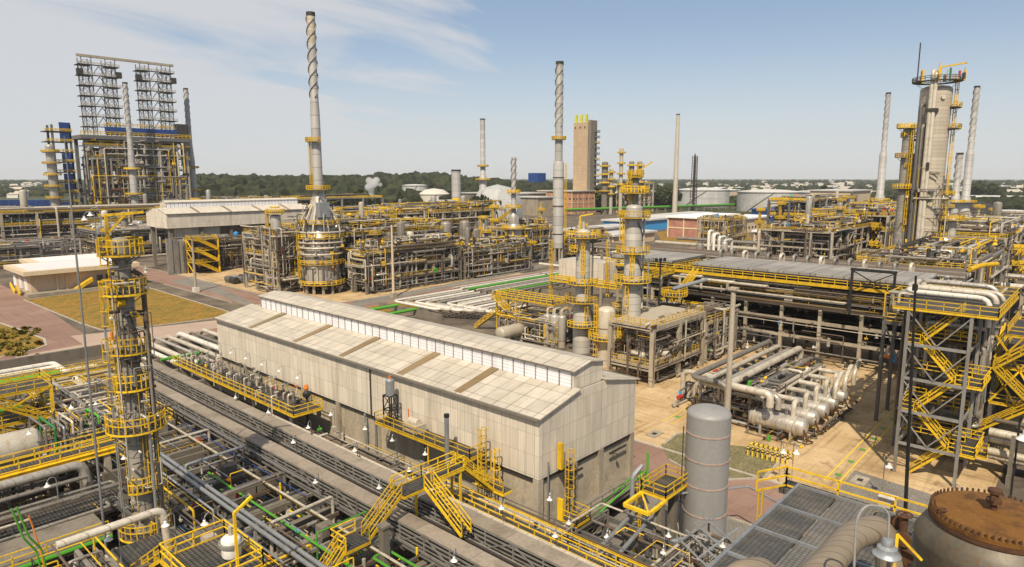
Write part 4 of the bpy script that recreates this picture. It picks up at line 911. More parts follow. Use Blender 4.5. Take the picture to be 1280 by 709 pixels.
for x in (1, 10, 20): MB().box(x-.3,x+.3,73.2,73.8,0,8.6).build('column','concrete',t)
one(MB().pipe([(-3,72.3,8.6),(17.6,72.3,8.6),(17.9,72.3,6)], .42, 14), 'pipe', 'alu', 'fat pale insulated pipe along the left pipe bridge', 'pipe')
one(MB().pipe([(-3,71.3,7.6),(17.6,71.3,7.6)], .2, 10), 'pipe', 'pipe_grey', 'thinner grey pipe below the fat pale pipe at left', 'pipe')
t = thing('horizontal_drum', 'big pale horizontal drum lying behind the left pipe bridge', 'vessel', (8, 80, 0)); drum_h(t, (7.5,80.5,9.0), 1.7, 16, 'x', 'vessel', 20, base=6.4)
t = unit('process_structure', 'low concrete frame with pipework under the left pipe bridge', -4, 20, 67.5, 72.8, [5.6], 5, 1, 21, 'concrete_grey', 34, (.08,.2), rails=False, rr=.05, post=.5, yl=.12)
t = unit('process_structure', 'low frame with dense pipework behind the left pale drum', -2, 22, 83, 92, [5.2], 5, 2, 22, 'concrete_grey', 50, (.08,.22), rails=True, rr=.05, post=.5, yl=.14)
t = thing('stair_tower', 'yellow braced stair tower at the left edge beside the pale pipes', 'stair tower', (14, 98, 0))
for x in (12.0, 20.5):
    for y in (94.5, 99.5): MB().box(x-.16,x+.16,y-.16,y+.16,0,11.2).build('post','yellow',t)
for z0, z1 in ((.2,3.8),(3.8,7.4),(7.4,11)):
    for y in (94.4, 99.6): MB().beam((12,y,z0),(20.5,y,z1),.2).beam((20.5,y,z0),(12,y,z1),.2).build('brace','yellow',t)
    flat_platform(t, 11.9, 20.6, 94.4, 99.6, z1, sides='xXyY', rr=.055)
    stair(t, (19,94.0,z0), (13.5,94.0,z1), 1.1, .055)
stair(t, (5.0,97,5.5), (11.9,97,11.0), 1.1, .06)
for k, (x, y) in enumerate(((12.2,86.5),(15.5,78.3),(10.5,78),(22.0,77),(20.6,84),(21.2,70),(14.5,68.5),(24.6,90))):
    lamp_tree(x, y, 6, 11.2 - (2 if k > 4 else 0), 190, f'bell lamp among the left foreground pipework, {ORD[k]} of that scatter', 'bell lamps in the left pipework', .68)
for k in range(9):
    x = 17+k*.85; one(MB().pipe([(x,89-k*.3,4.5),(x,89-k*.3,9.4-.2*(k%3)),(x+.2,83.5,9.4-.2*(k%3)),(x+.2,83.5,4.5)], .13, 8), 'pipe', ['pipe_grey','green_dark','galv','pipe','pipe_grey','pipe_brown','green','galv','pipe'][k], f'upright pipe loop left of the slender column, {ORD[k]} from the left', 'pipe', 'pipe loops left of the slender column')
for k, dx in enumerate((0, .45)):
    one(MB().pipe([(9.2+dx*.7,57,12.5),(9.7+dx*.7,57,10),(10.4+dx*.7,57.2,8.6),(10.8+dx*.7,57,4)], .07, 8), 'pipe', 'green', ['left one of two bright green pipes descending at lower left','right one of two bright green pipes descending at lower left'][k], 'pipe')
one(MB().pipe([(10.2,57.2,11.5),(10.6,57.2,9),(11.0,57.2,4)], .05, 8), 'pipe', 'orange', 'thin orange pipe beside the green pipes at lower left', 'pipe')
t = unit('process_structure', 'low frame crowded with pipework at the foot of the slender column', 9, 18.5, 54.5, 61, [3.6], 3, 2, 32, 'concrete_grey', 60, (.06,.16), rails=False, rr=.04, post=.4, yl=.14)
t = unit('process_structure', 'low pipe frame between left drum and covered cable trays', 20.5, 30, 83, 106, [4.4,7.0], 3, 4, 33, 'concrete_grey', 80, (.07,.2), rails=True, rr=.04, post=.4, yl=.14)
t = unit('process_structure', 'low pipe frame left of the white pipes past the shed end', 24, 41, 107.5, 119, [3.4], 4, 2, 34, 'concrete_grey', 70, (.08,.2), rails=True, rr=.05, post=.4, yl=.16)
# near yellow-railed platform with a capped white vessel, bottom centre-left
t = thing('service_platform', 'yellow railed platform around the small white vessel at the bottom left', 'platform', (16.3, 40.5, 11))
flat_platform(t, 14.4, 18.6, 38.4, 43.8, 11.6, sides='xXyY', rr=.05)
for x, y in ((14.6,38.6),(18.4,38.6),(14.6,43.6),(18.4,43.6)): MB().box(x-.12,x+.12,y-.12,y+.12,0,11.4).build('leg','yellow',t)
stair(t, (14.9,50.2,7.4), (14.9,43.8,11.6), .9, .05)
mb = MB(); mb.beam((17.4,39.4,11.6),(17.4,39.4,15.2),.16); mb.beam((17.4,39.4,15.2),(18.6,39.4,15.9),.16); mb.build('davit','yellow',t)
t = thing('small_vessel', 'small white domed vessel with flange inside the near yellow railing', 'vessel', (17.4, 40.9, 11.6))
vessel_v(t, 17.6, 40.6, .62, 11.9, 12.9, 'white', 18); MB().lathe([(.01,0),(.8,0),(.8,.18),(.01,.18)], (17.6,40.6,12.6), n=18).build('flange','steel_light',t); MB().tube([(17.6,40.6,13.1),(17.6,40.6,13.8)],.14,8).build('nozzle','pipe',t)
t = unit('process_structure', 'crowded low frame of pipework beneath the near yellow platform', 10.5, 18.8, 36, 54, [4.5,8.2], 2, 4, 31, 'concrete_grey', 70, (.06,.17), rails=False, rr=.05, post=.4, yl=.16, top_pipes=True)
for k, (x,y,z) in enumerate(((16.2,46.0,14.2),(18.2,44.6,14.0),(13.2,47.6,13.8))):
    lamp_tree(x, y, 8, z-1.1, 200, f'bell lamp close behind the near yellow platform, {ORD[k]} of three', 'bell lamps behind the near platform', .66)
one(MB().pipe([(9.5,46.6,13.6),(15.7,46.6,13.6),(16.0,46.6,9.0)], .26, 12), 'pipe', 'pipe', 'bent cream pipe rising at the bottom left below the slender column', 'pipe')
# ================================================================ grey silo and right foreground
t = thing('silo', 'tall plain grey cylindrical silo with thin rust bands beside the shed', 'silo', (58.9, 27.4, 0))
SX, SY = 59.1, 27.9
MB().lathe([(2.1,0),(2.1,13.4)]+head(2.1,13.4,True,.34,7), (SX,SY,0), n=48).build('shell','silo',t)
for z in (0.1, 3.5, 6.4, 9.0, 11.6): MB().lathe([(2.1,-.07),(2.15,-.07),(2.15,.07),(2.1,.07)], (SX,SY,z), n=48).build('band','band',t)
MB().tube([(SX-1.4,SY+1.9,0),(SX-1.4,SY+1.9,12)],.06,6).build('conduit','dark',t)
one(MB().pipe([(SX-2.5,SY-1.3,2.2),(SX-6,SY+.6,2.2),(SX-6,SY+.6,0.1)],.24,10),'pipe','galv','short grey pipe leaving the foot of the silo','pipe')
one(MB().pipe([at(838,618,5.5),at(900,612,5.5),at(935,608,5.5),at(970,627,5.5)],.11,8),'pipe','galv','long thin grey pipe passing in front of the silo','pipe')
t = thing('yellow_platform', 'small yellow railed platform on a grey column between shed and silo', 'platform', (53, 30, 0))
flat_platform(t, 53.2, 57.8, 29.0, 31.6, 6.4, sides='xXyY', rr=.055)
mb = MB(); mb.beam((50.2,29,6.0),(53.2,29,6.1),.3); mb.beam((50.2,31.6,6.0),(53.2,31.6,6.1),.3); mb.beam((50.2,29,6.0),(50.2,31.6,6.0),.3); mb.beam((50.2,29,6.0),(53.2,31.6,6.1),.16); mb.build('frame','yellow',t)
for x, y in ((52.6,29.2),(56.5,30)): MB().box(x-.35,x+.35,y-.35,y+.35,0,6.0).build('column','concrete_grey',t)
ladder(t, 54, 32.2, .5, 6.4, 100, r=.05)
one(MB().pipe([(53.0,32.5,2.5),(53.0,32.5,7.6),(54.2,32.2,8.4)],.22,10),'pipe','galv','bent grey pipe rising beside the small yellow platform','pipe')
one(MB().tube([(55.2,32.2,6.4),(55.2,32.2,9.4)],.12,8),'green_post','green','short bright green post on the small yellow platform','post')
for k, (x0, y0, x1, y1, z) in enumerate(((44.2,30.6,55,32.4,4.2),(44.2,28.8,55,30.6,4.2))):
    one(MB().tube([(x0,y0,z),(x1,y1,z)],.2,10),'pipe','galv',['upper grey pipe leading to the small yellow platform','lower grey pipe leading to the small yellow platform'][k],'pipe')
for k in range(2): one(MB().pipe([(48.0+.5*k,36.6-.6*k,2.0),(60.5+.3*k,36.2-.6*k,4.6),(61+.3*k,36.0-.6*k,1.5)],.10,8),'pipe','green',['left bright green pipe sloping up under the shed gable','right bright green pipe sloping up under the shed gable'][k],'pipe')
t = unit('process_structure', 'low frame crowded with pipework below the shed gable', 40, 52, 20, 35, [3.2], 3, 3, 41, 'steel', 90, (.06,.16), decks=False, rails=False, rr=.05, post=.3, yl=.14)
t = unit('process_structure', 'low dark frame of pipework at the bottom centre of the picture', 34, 46, 8, 19, [3.6,6.6], 3, 3, 42, 'steel', 60, (.07,.18), rails=True, rr=.05, post=.3, yl=.16)
t = thing('pipe_grid', 'grey open grid of pipes with blue and white fittings left of the silo foot', 'frame', (50, 22, 0))
for k in range(4): MB().tube([(46+k*1.6,20.5,5.6),(49+k*1.6,25.5,5.6)],.09,6).build('pipe','galv',t)
for k in range(3): MB().tube([(45.6+k*1.4,20.4+k*2.3,5.6),(53+k*1.0,20.0+k*2.3,5.6)],.09,6).build('pipe','galv',t)
for x, y in ((46.3,20.8),(52.2,20.6),(54,25)): MB().beam((x,y,0),(x,y,5.5),.16).build('leg','galv',t)
for k, (x,y,z) in enumerate(((47.6,31.5,4.6),(50.5,27.0,5.2),(46.0,25.0,6.4),(49.5,21.6,6.8),(45.0,36.0,7.6),(44.6,33.5,6.4))):
    lamp_tree(x, y, 1, z, 200, f'bell lamp low between shed gable and silo, {ORD[k]} from the wall', 'bell lamps between shed and silo', .66)
rng = random.Random(9)
for k in range(12):
    x, y = rng.uniform(45,56), rng.uniform(19,35); m = ['blue_light','red','green','white','yellow','pipe'][k%6]
    v = thing('small_pump', f'small pump with coloured motor in the pipework below the shed gable, {ORD[k]} of its scatter', 'pump', (x,y,0), 'pumps below the shed gable')
    MB().box(x-.8,x+.8,y-.35,y+.35,0.01,.35).build('base','concrete',v); MB().lathe([(.01,-.5),(.3,-.5),(.32,.4),(.01,.4)],(x-.2,y,.75),'x',10).build('motor',m,v); MB().lathe([(.01,-.2),(.38,-.15),(.38,.15),(.01,.2)],(x+.55,y,.75),'x',10).build('casing','pipe_grey',v); MB().tube([(x+.55,y,.9),(x+.55,y,2.2)],.12,7).build('riser','pipe',v)
# roof with mesh panels (top of a nearer structure)
t = thing('mesh_roof', 'dark mesh panelled roof with grey ribs at the bottom right', 'roof deck', (29, 8, 0))
for i in range(6):
    for j in range(3):
        x0 = 17.6+i*2.86; y0 = 5.6+j*1.87
        MB().box(x0+.06,x0+2.80,y0+.04,y0+1.83,19.86,19.92).build('panel', 'mesh_pale' if (j == 1) ^ (i == 0) else 'mesh_panel', t)
for i in range(7): MB().beam((17.6+i*2.86,5.5,19.99),(17.6+i*2.86,11.3,19.99),.13,.13).build('rib','galv',t)
for y in (5.55, 11.25): MB().beam((17.4,y,19.9),(34.9,y,19.9),.16,.34).build('edge_beam','galv',t)
g = MB(); rail(g, [(25.5+9.6,4.2,19.6),(35.1,12.0,19.6)], r=.05, sp=2.4); rail(g, [(35.1,12.0,19.6),(33.4,12.9,19.6)], r=.05); g.build('railing','yellow',t)
MB().box(34.9,36.2,4.0,12.3,19.2,19.5).build('walkway','grating',t)
MB().beam((36.25,4,19.3),(36.25,12.4,19.3),.14,.3).build('edge_strip','yellow',t)
ladder(t, 33.2, 12.6, 15.5, 18.9, 90, r=.04, cage=False)
for x in (18, 26, 34.4):
    for y in (5.8, 11): MB().box(x-.2,x+.2,y-.2,y+.2,0,19.7).build('column','steel',t)
one(MB().box(35.4,36.0,6.9,7.6,19.5,20.3).box(35.35,36.05,6.85,7.65,20.3,20.37),'junction_box','white','white box beside the yellow rail of the dark mesh roof','box')
# thick insulated pipe and elbow
one(MB().pipe([ptd(930,800,19),ptd(1020,722,22),ptd(1066,668,24.5),ptd(1098,660,25),ptd(1112,684,25),ptd(1114,730,25)], .50, 24, bend=1.5, seg=7), 'insulated_pipe', 'insul', 'thick brown insulated pipe curving at the bottom right', 'pipe')
one(MB().pipe([ptd(880,760,19),ptd(918,712,19.5),ptd(958,706,20),ptd(975,740,20)], .26, 18, bend=.8, seg=6), 'insulated_pipe', 'insul', 'thinner brown insulated elbow at the bottom edge over the mesh roof', 'pipe')
vc = ptd(1128,672,24.6)
t = thing('valve_assembly', 'dark rusty valve cluster between the thick pipe and the rusty drum', 'valve', tuple(vc)); rv = random.Random(2)
for k in range(5):
    c = vc + V3((rv.uniform(-.25,.35), rv.uniform(-.3,.3), .35-.32*k)); MB().lathe([(.01,-.06),(.27,-.06),(.27,.06),(.01,.06)], c, rv.choice('xyz'), 14).build('flange','rust_dark',t)
MB().tube([vc+V3((0,0,-2)),vc+V3((0,0,.9))],.14,10).build('stem','rust_dark',t)
MB().pipe([vc+V3((-.2,.3,-.5)),vc+V3((.5,-.3,-.5)),vc+V3((.5,-.3,-1.8))],.15,10).build('branch','dark',t)
MB().tube(arc(vc.x,vc.y,vc.z+.9,.26,0,2*math.pi,12),.035,6).build('handwheel','rust_dark',t)
one(MB().beam(ptd(1118,712,24),ptd(1122,668,24),.09).beam(ptd(1122,668,24),ptd(1152,700,24),.09),'guard_rail','yellow','short yellow guard rail beside the rusty valve cluster','railing')
# rusty flanged drum
DX, DY, DZ = 29.75, 2.45, 23.5
t = thing('rusty_drum', 'big grey drum with a rusty toothed flange lid at the bottom right corner', 'vessel', (DX, DY, 14))
MB().lathe([(2.55,14),(2.55,DZ-1.35),(2.55,DZ-1.2),(2.3,DZ-.75),(2.08,DZ-.5)], (DX,DY,0), n=64).build('shell','drum',t)
MB().lathe([(2.3,0),(2.3,14)], (DX,DY,0), n=48).build('skirt','concrete_grey',t)
MB().lathe([(2.55,-.14),(2.66,-.12),(2.66,.12),(2.55,.14)], (DX,DY,DZ-2.6), n=64).build('hoop','drum',t)
MB().lathe([(2.08,-.5),(2.14,-.45),(2.14,-.3),(2.06,-.3)], (DX,DY,DZ), n=64).build('flange_lower','rust_dark',t)
MB().lathe([(2.06,-.3),(2.12,-.28),(2.12,-.12),(1.96,-.11),(1.92,-.02),(1.4,.03),(.01,.07)], (DX,DY,DZ), n=64).build('lid','rust',t)
bo = MB()
for k in range(64):
    a = 2*math.pi*k/64; c, s_ = math.cos(a), math.sin(a); bo.lathe([(.01,-.36),(.045,-.36),(.045,.04),(.01,.06)], (DX+2.06*c,DY+2.06*s_,DZ), n=6)
bo.build('bolt_ring','rust_dark',t)
MB().lathe([(.12,.05),(.12,.35),(.26,.35),(.26,.5),(.14,.52),(.14,.75),(.24,.75),(.24,.88),(.01,.9)], (DX+.15,DY+.1,DZ), n=14).beam((DX-.3,DY+.1,DZ+.62),(DX+.6,DY+.1,DZ+.62),.12).build('lid_nozzle','rust_dark',t)
MB().tube(arc(DX-1.2,DY+1.5,DZ+.1,.12,0,2*math.pi,10),.04,6).build('lifting_lug','rust_dark',t)
MB().tube([(DX-2.4,DY-1.0,DZ-2.0),(DX-2.9,DY-1.2,DZ-2.0)],.3,16).build('manway','drum',t)
# near lamp in front
t = thing('bell_lamp', 'large near white bell lamp on a dark gooseneck at the bottom right', 'lamp', (21.4, 3.3, 20))
lp = [ptd(1064,800,19),ptd(1070,650,19),ptd(1082,630,19),ptd(1112,636,19),ptd(1110,676,19)]
pts = rounded(lp, .45, 6)
MB().tube(pts,.035,10).build('post','steel_light',t); e = pts[-1]
MB().lathe([(.03,.08),(.13,.05),(.16,-.02),(.16,-.14),(.26,-.2),(.27,-.30),(.30,-.36),(.37,-.42),(.36,-.45),(.01,-.4)], e, n=28).build('shade','galv',t)
MB().lathe([(.01,-.62),(.12,-.58),(.18,-.43)], e, n=16).build('globe','white',t)
# thin poles
one(MB().tube([(36.6,6.6,19),(35.4,6.9,31.5)],[.10,.05],8).lathe([(.02,0),(.12,0),(.12,.3),(.02,.3)],(35.45,6.9,30.8),n=8),'lightning_mast','black','thin black mast in front of the grey stair tower','mast')
t = thing('light_pole','tall pale grey square pole standing in the yard behind the silo','pole',(78.4,34.6,0)); MB().tube([(78.4,34.6,0),(78.4,34.6,22.4)],[.42,.30],10).build('post','concrete',t); MB().box(77.9,78.9,34.1,35.1,22.4,22.7).build('cap','concrete',t); MB().box(77.8,79,34,35.2,0,.5).build('base','concrete',t)
for k, (x, y) in enumerate(((77.6,27.4),(78.4,26.2),(81.5,17.2),(78.5,10.0))):
    lamp_tree(x, y, 0, 4.6, 215, ['left one of two bell lamps beside the yard entrance','right one of two bell lamps beside the yard entrance','bell lamp standing at the edge of the grey gravel','bell lamp below the grey stair tower near the rusty drum'][k], 'bell lamps in the yard', 1.0)
for k in range(9):
    x, y = 82.6+.05*k, 33.4-k*.62
    mb = MB(); q = rounded([V3((x,y,.05)),V3((x,y,1.3)),V3((x+2.0,y,1.3)),V3((x+2.0,y,.05))],.5,5)
    tt = thing('safety_barrier', f'{ORD[k]} striped yellow and black hoop barrier in the row by the pipe bank', 'barrier', (x,y,0), 'striped hoop barriers in the yard')
    for i in range(len(q)-1): MB().tube([q[i],q[i+1]],.13,8).build('band','black' if i % 2 else 'line_yellow',tt)
# ================================================================ exchanger bank in the yard
for k, (x, r) in enumerate(((91.6,1.25),(96.2,1.15),(100.6,1.15),(105.0,1.1),(109.4,1.05))):
    t = thing('heat_exchanger', f'{ORD[k]} rust speckled horizontal exchanger from the near end of the pipe bank', 'heat exchanger', (x,33,0), 'heat exchangers in the yard bank')
    drum_h(t, (x,33,2.3), r, 7.0, 'y', 'alu', 18, base=.05, nozzles=2)
    f = MB()
    for y in (30.4, 36.0): f.lathe([(r,-.12),(r+.2,-.12),(r+.2,.12),(r,.12)], (x,y,2.3), 'y', 18)
    f.build('flange','vessel',t)
    MB().pipe([(x,31,3.2),(x,31,5.4),(x+1.6,31,5.4),(x+1.6,34,5.4)], .34, 10).build('pipe','pipe',t)
    MB().pipe([(x-.9,29.2,2.3),(x-.9,28.6,.9),(x+.6,28.4,.3)], .14, 8).build('drain','rust_dark',t)
    for q in range(3): MB().pipe([(x-.8+q*.8,35-1.5*q,1.0),(x-.8+q*.8,35-1.5*q,.5),(x+1.8,35-1.5*q,.5)],.12,7).build('drain','pipe_brown',t)
for k, (y, z, r, x0) in enumerate(((44.6,7.2,.42,88),(43.0,6.6,.38,88.4),(41.2,6.2,.40,90.5),(39.4,6.8,.52,89),(37.4,5.4,.34,94),(35.8,4.6,.34,96))):
    one(MB().pipe([(x0,31.5+k*.6 if k > 1 else 39,z-1.8 if k > 1 else z-3.6),(x0,31.5+k*.6 if k > 1 else 39,z),(x0,y,z),(118,y,z),(118,y,z-5)], r, 12, bend=1.4), 'pipe', ['pipe_grey','pipe','alu','pipe','pipe_grey','alu'][k], f'{ORD[k]} big pale pipe from the left in the raised yard pipe bank', 'pipe', 'big pale pipes of the yard bank')
for k, (y, z) in enumerate(((47.6,4.0),(49.4,3.2),(51.2,4.6))):
    one(MB().pipe([(95.5+k*1.4,y,.8),(95.5+k*1.4,y,z),(95.5+k*1.4,40,z),(99.5,40,z),(99.5,40,1)], .42, 12, bend=1.2), 'pipe', 'pipe', f'pale pipe elbow left of the light pole, {ORD[k]} from the right', 'pipe', 'pale pipe elbows at the left of the yard bank')
for k in range(3):
    x = 104.5+k*4.6; one(MB().pipe([(x,29.5,3.2),(x,29.5,5.0),(x+2.4,29.5,6.6),(x+3.0,29.5,6.6)], .36, 12, bend=1.2), 'pipe', 'pipe', f'pale upturned pipe at the right end of the yard bank, {ORD[k]} from the front', 'pipe', 'upturned pipes of the yard bank')
t = unit('pipe_support_structure', 'grey frame carrying the raised pale pipes in the yard', 92, 118, 36, 45, [3.4,5.6], 4, 2, 51, 'steel', 46, (.12,.28), rails=False, brace=False, decks=False, rr=.05, post=.35, yl=.03, top_pipes=False)
clutter(t, 92, 118, 37, 50, .3, 3.6, 50, 60, .15, 7, .06); clutter(t, 89, 112, 28, 37, .2, 1.3, 30, 40, .12, 17, .05, ['steel','pipe_brown','dark','pipe_grey','rust_dark'])
rng = random.Random(5)
for k in range(10):
    x, y = 96+k*2.2, 47+rng.uniform(-1,6); v = thing('small_pump', f'{ORD[k]} small pump from the left on the sandy yard behind the pipe bank', 'pump', (x,y,0), 'pumps behind the yard pipe bank')
    MB().box(x-.9,x+.9,y-.4,y+.4,.02,.4).build('base','concrete',v); MB().lathe([(.01,-.6),(.36,-.6),(.38,.5),(.01,.5)],(x-.2,y,.9),'x',10).build('motor',['red','blue_light','green','pipe_grey'][k%4],v); MB().tube([(x+.6,y,.5),(x+.6,y,2.6)],.16,7).build('riser','pipe',v)
# ================================================================ air cooler deck on concrete rack
t = thing('air_cooler_deck', 'long raised deck with grey fan panels and yellow railings on a dark concrete rack', 'elevated deck', (147, 55, 0))
for i in range(9):
    y = 27+i*7.4
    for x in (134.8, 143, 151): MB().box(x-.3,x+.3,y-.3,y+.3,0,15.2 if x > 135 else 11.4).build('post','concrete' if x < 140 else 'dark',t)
for z in (5.0, 8.3, 11.2):
    b = MB(); b.box(134.55,135.05,24,90,z-.6,z); 
    for i in range(9):
        y = 27+i*7.4; b.box(135.3,151,y-.3,y+.3,z-.62,z-.07)
    b.build('floor_beams','concrete',t)
    MB().box(138,151,24,90,z-.04,z+.04).build('deck','dark',t); MB().box(146.5,147,24.2,89.8,z-2.8,z-.75).build('shade_panel','black',t)  # black panel added behind each level, standing in for the rack's deep shade
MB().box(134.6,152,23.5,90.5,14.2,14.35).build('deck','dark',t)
for i in range(18):
    y = 25+i*3.75; MB().beam((134.2,y,11.4),(134.2,y,15.7),.28).build('post','dark',t)
    if i % 3 == 0 and i < 17: MB().beam((134.2,y,11.5),(134.2,y+3.75,15.4),.16).build('brace','steel',t)
b = MB(); b.ibeam((134.0,23.5,12.6),(134.0,90.5,12.6),.35,.6); b.build('front_beam','steel',t)
for k in range(7): MB().beam((134.3+.35*(k%3),23.8,11.5+.42*k),(134.3+.35*(k%3),90,11.5+.42*k),.1,.2).build('cable_tray','dark',t)  # long bars, coloured dark to blacken the shaded gap below the deck
g = MB(); rail(g, [(133.8,23.5,12.9),(133.8,90.5,12.9)], r=.065, sp=3.75); g.build('lower_railing','yellow',t)
MB().box(133.2,134.6,23.5,90.5,15.75,15.85).build('walkway','grating',t)
MB().beam((133.1,23.5,15.75),(133.1,90.5,15.75),.14,.62).build('yellow_edge_beam','yellow',t)
g = MB(); rail(g, [(133.2,23.5,15.9),(133.2,90.5,15.9)], r=.065, sp=2.2); rail(g, [(134.6,70.5,15.9),(147,70.5,15.9)], r=.065); rail(g, [(134.6,73.5,15.9),(147,73.5,15.9)], r=.065); g.build('railing','yellow',t)
for a, bb in ((26,69.5),(74.5,91)):
    n = int((bb-a)/6.2)
    for i in range(n):
        y0 = a+(bb-a)*i/n; y1 = a+(bb-a)*(i+1)/n - .25
        MB().box(135.6,152,y0,y1,17.0,17.5).build('fan_panel','fan_deck',t)
        for x in (137,143.5,150.5): MB().beam((x,y0+1,15.8),(x,y0+1,17),.2).build('panel_leg','dark',t)
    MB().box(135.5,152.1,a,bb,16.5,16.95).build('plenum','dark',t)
for i in range(15):
    y = 31+i*2.9; one(MB().pipe([(153.4,y,16.2),(153.4,y,18.7),(155.5,y,18.7),(155.5,y,16)], .36, 12, bend=.9), 'header_bend', 'pipe_grey' if i % 3 else 'pipe', f'{ORD[i]} round pale pipe bend from the right behind the fan panels', 'pipe', 'pipe bends behind the fan deck')
for i in range(6):
    one(MB().tube([(156.5+i*1.5,22,16.5+.3*(i%2)),(156.5+i*1.5,112,16.5+.3*(i%2))], .35+.08*(i%3), 8), 'pipe', ['pipe_grey','pipe_brown','alu_dull','pipe_grey','pipe','pipe_brown'][i], f'{ORD[i]} long weathered pipe behind the fan deck, counted from the deck', 'pipe', 'long weathered pipes behind the fan deck')
t = thing('pipe_rack', 'long pipe rack carrying pale pipes behind the fan deck', 'pipe rack', (161,60,0))
for i in range(9):
    y = 24+i*10.5; MB().box(155.8,165.5,y-.3,y+.3,15.2,15.9).box(156,156.6,y-.3,y+.3,0,15.2).box(164.6,165.2,y-.3,y+.3,0,15.2).build('bent','concrete',t)
for k in range(7):
    z = [9.6,9.0,12.0,13.4,6.4,6.0,10.0][k]; x = [141,142.2,141.5,140.6,141.2,143,143.6][k]
    one(MB().tube([(x,25,z),(x,89,z)], .28, 8), 'pipe', ['pipe_brown','pipe_grey','pipe','alu_dull','pipe_brown','pipe_grey','pipe'][k], f'{ORD[k]} shaded pipe running along inside the dark concrete rack', 'pipe', 'shaded pipes inside the concrete rack')
for k, (y, z0, z1) in enumerate(((71,8.5,15),(75.5,10,14.5),(66,12.5,14.5),(60,12.8,14.4))):
    one(MB().pipe([(133.4,y,z0),(132.9,y,z0),(132.9,y,z1),(132.9,y-5-k,z1),(134,y-5-k,z1)], .3, 10), 'pipe', 'pipe', f'pale pipe clipped to the front of the dark concrete rack, {ORD[k]} from the left', 'pipe', 'pipes on the rack front')
rng = random.Random(17)
for k in range(16):
    y = 28+k*3.9; z = rng.choice([5.1,8.4,11.3]); v = thing('horizontal_drum', f'shaded drum inside the concrete rack, {ORD[k]} from its right end', 'vessel', (142,y,z), 'shaded drums inside the concrete rack')
    drum_h(v, (142,y,z+.95), .75, 2.8, 'y', rng.choice(['alu_dull','pipe_grey','vessel']), 12, base=z, nozzles=1)
for k in range(8):
    y = 58+k*1.9; one(MB().pipe([(131.5,y,0.1),(131.5,y,2.4+.5*(k%3)),(133.4,y,2.4+.5*(k%3)),(133.4,y,.2)], .2, 9), 'pipe', ['pipe','pipe_grey','alu'][k%3], f'low pipe hoop at the foot of the concrete rack, {ORD[k]} from the right', 'pipe', 'low pipe hoops at the rack foot')
one(MB().box(134.0,134.1,47,48.6,11.6,13.3), 'notice_panel', 'white', 'small white panel on the railing below the fan deck', 'panel')
dk = bpy.data.objects['air_cooler_deck']
clutter(dk, 132.9, 134.3, 26, 88, .3, 9, 14, 34, .15, 8, .04, ['steel','pipe_brown','dark','pipe_grey','pipe','dark'])
clutter(dk, 133.2, 134.4, 26, 88, 11.4, 15.4, 18, 0, .16, 9, .1)
t = thing('black_gantry', 'black braced gantry frame standing above the right end of the fan deck', 'frame', (133, 33, 12))
for y in (29.0, 36.0): MB().beam((132.4,y,11),(132.4,y,19.4),.4).build('post','black',t)
mb = MB(); mb.beam((132.4,28.7,19.4),(132.4,36.3,19.4),.45,.5); mb.beam((132.4,29,15.5),(132.4,36,19.2),.18); mb.beam((132.4,36,15.5),(132.4,29,19.2),.18); mb.build('head_frame','black',t)
# ================================================================ grey stair tower
t = thing('stair_tower', 'tall grey steel stair tower with zigzag yellow flights at right', 'stair tower', (93,14.8,0))
X0,X1,Y0,Y1 = 90.0,97.0,11.6,17.9; LV = [4.1,8.2,12.3,16.5,20.7]
for x in (X0,X1):
    for y in (Y0,Y1): MB().ibeam((x,y,0),(x,y,20.5),.5,.5,.1) if False else MB().box(x-.17,x+.17,y-.17,y+.17,0,20.4).build('post','steel_light',t)
for i, z in enumerate(LV):
    b = MB(); b.beam((X0,Y0,z-.2),(X0,Y1,z-.2),.2,.34); b.beam((X1,Y0,z-.2),(X1,Y1,z-.2),.2,.34); b.beam((X0,Y0,z-.21),(X1,Y0,z-.21),.18,.3); b.beam((X0,Y1,z-.21),(X1,Y1,z-.21),.18,.3)
    if i < 4:
        zz2 = LV[i+1] if i+1 < 5 else z; m = (Y0+Y1)/2
        b.beam((X0-.1,Y0,zz2-.4),(X0-.1,m,z+.0),.13); b.beam((X0-.1,Y1,zz2-.4),(X0-.1,m,z+.0),.13)
        b.beam((X0,Y1+.1,z),(X1,Y1+.1,zz2-.4),.13)
    b.build('bracing','steel_light',t)
    if i == 4: break
    # landings at both ends of the front bay and the stairs between them
    flat_platform(t, X0+.2, X1-.2, Y1-1.4 if i % 2 else Y0-1.6, Y1+.2 if i % 2 else Y0+1.0, z, sides='xX' + ('Y' if i % 2 else 'y'), rr=.05, name='landing')
    MB().box(X1-2.2,X1-.2,Y0,Y1,z-.05,z).build('back_walk','grating',t)
    g = MB(); rail(g,[(X1-2.2,Y0,z),(X1-2.2,Y1,z)],r=.055); g.build('railing','yellow',t)
zz3 = [0.1]+LV[:4]+[20.7]
for i in range(5):
    a, b2 = (Y1-1.4, Y0+1.0) if i % 2 == 0 else (Y0+1.0, Y1-1.4)
    stair(t, (X0+1.2,a,zz3[i]), (X0+1.2,b2,zz3[i+1]), 1.2, .055)
flat_platform(t, X0-.2, 108, 9.2, 19.6, 20.7, sides='xyX', rr=.055)
flat_platform(t, 95.4, 97.2, 9.4, 11.4, 2.6, sides='xXyY', rr=.05, edge='yellow')
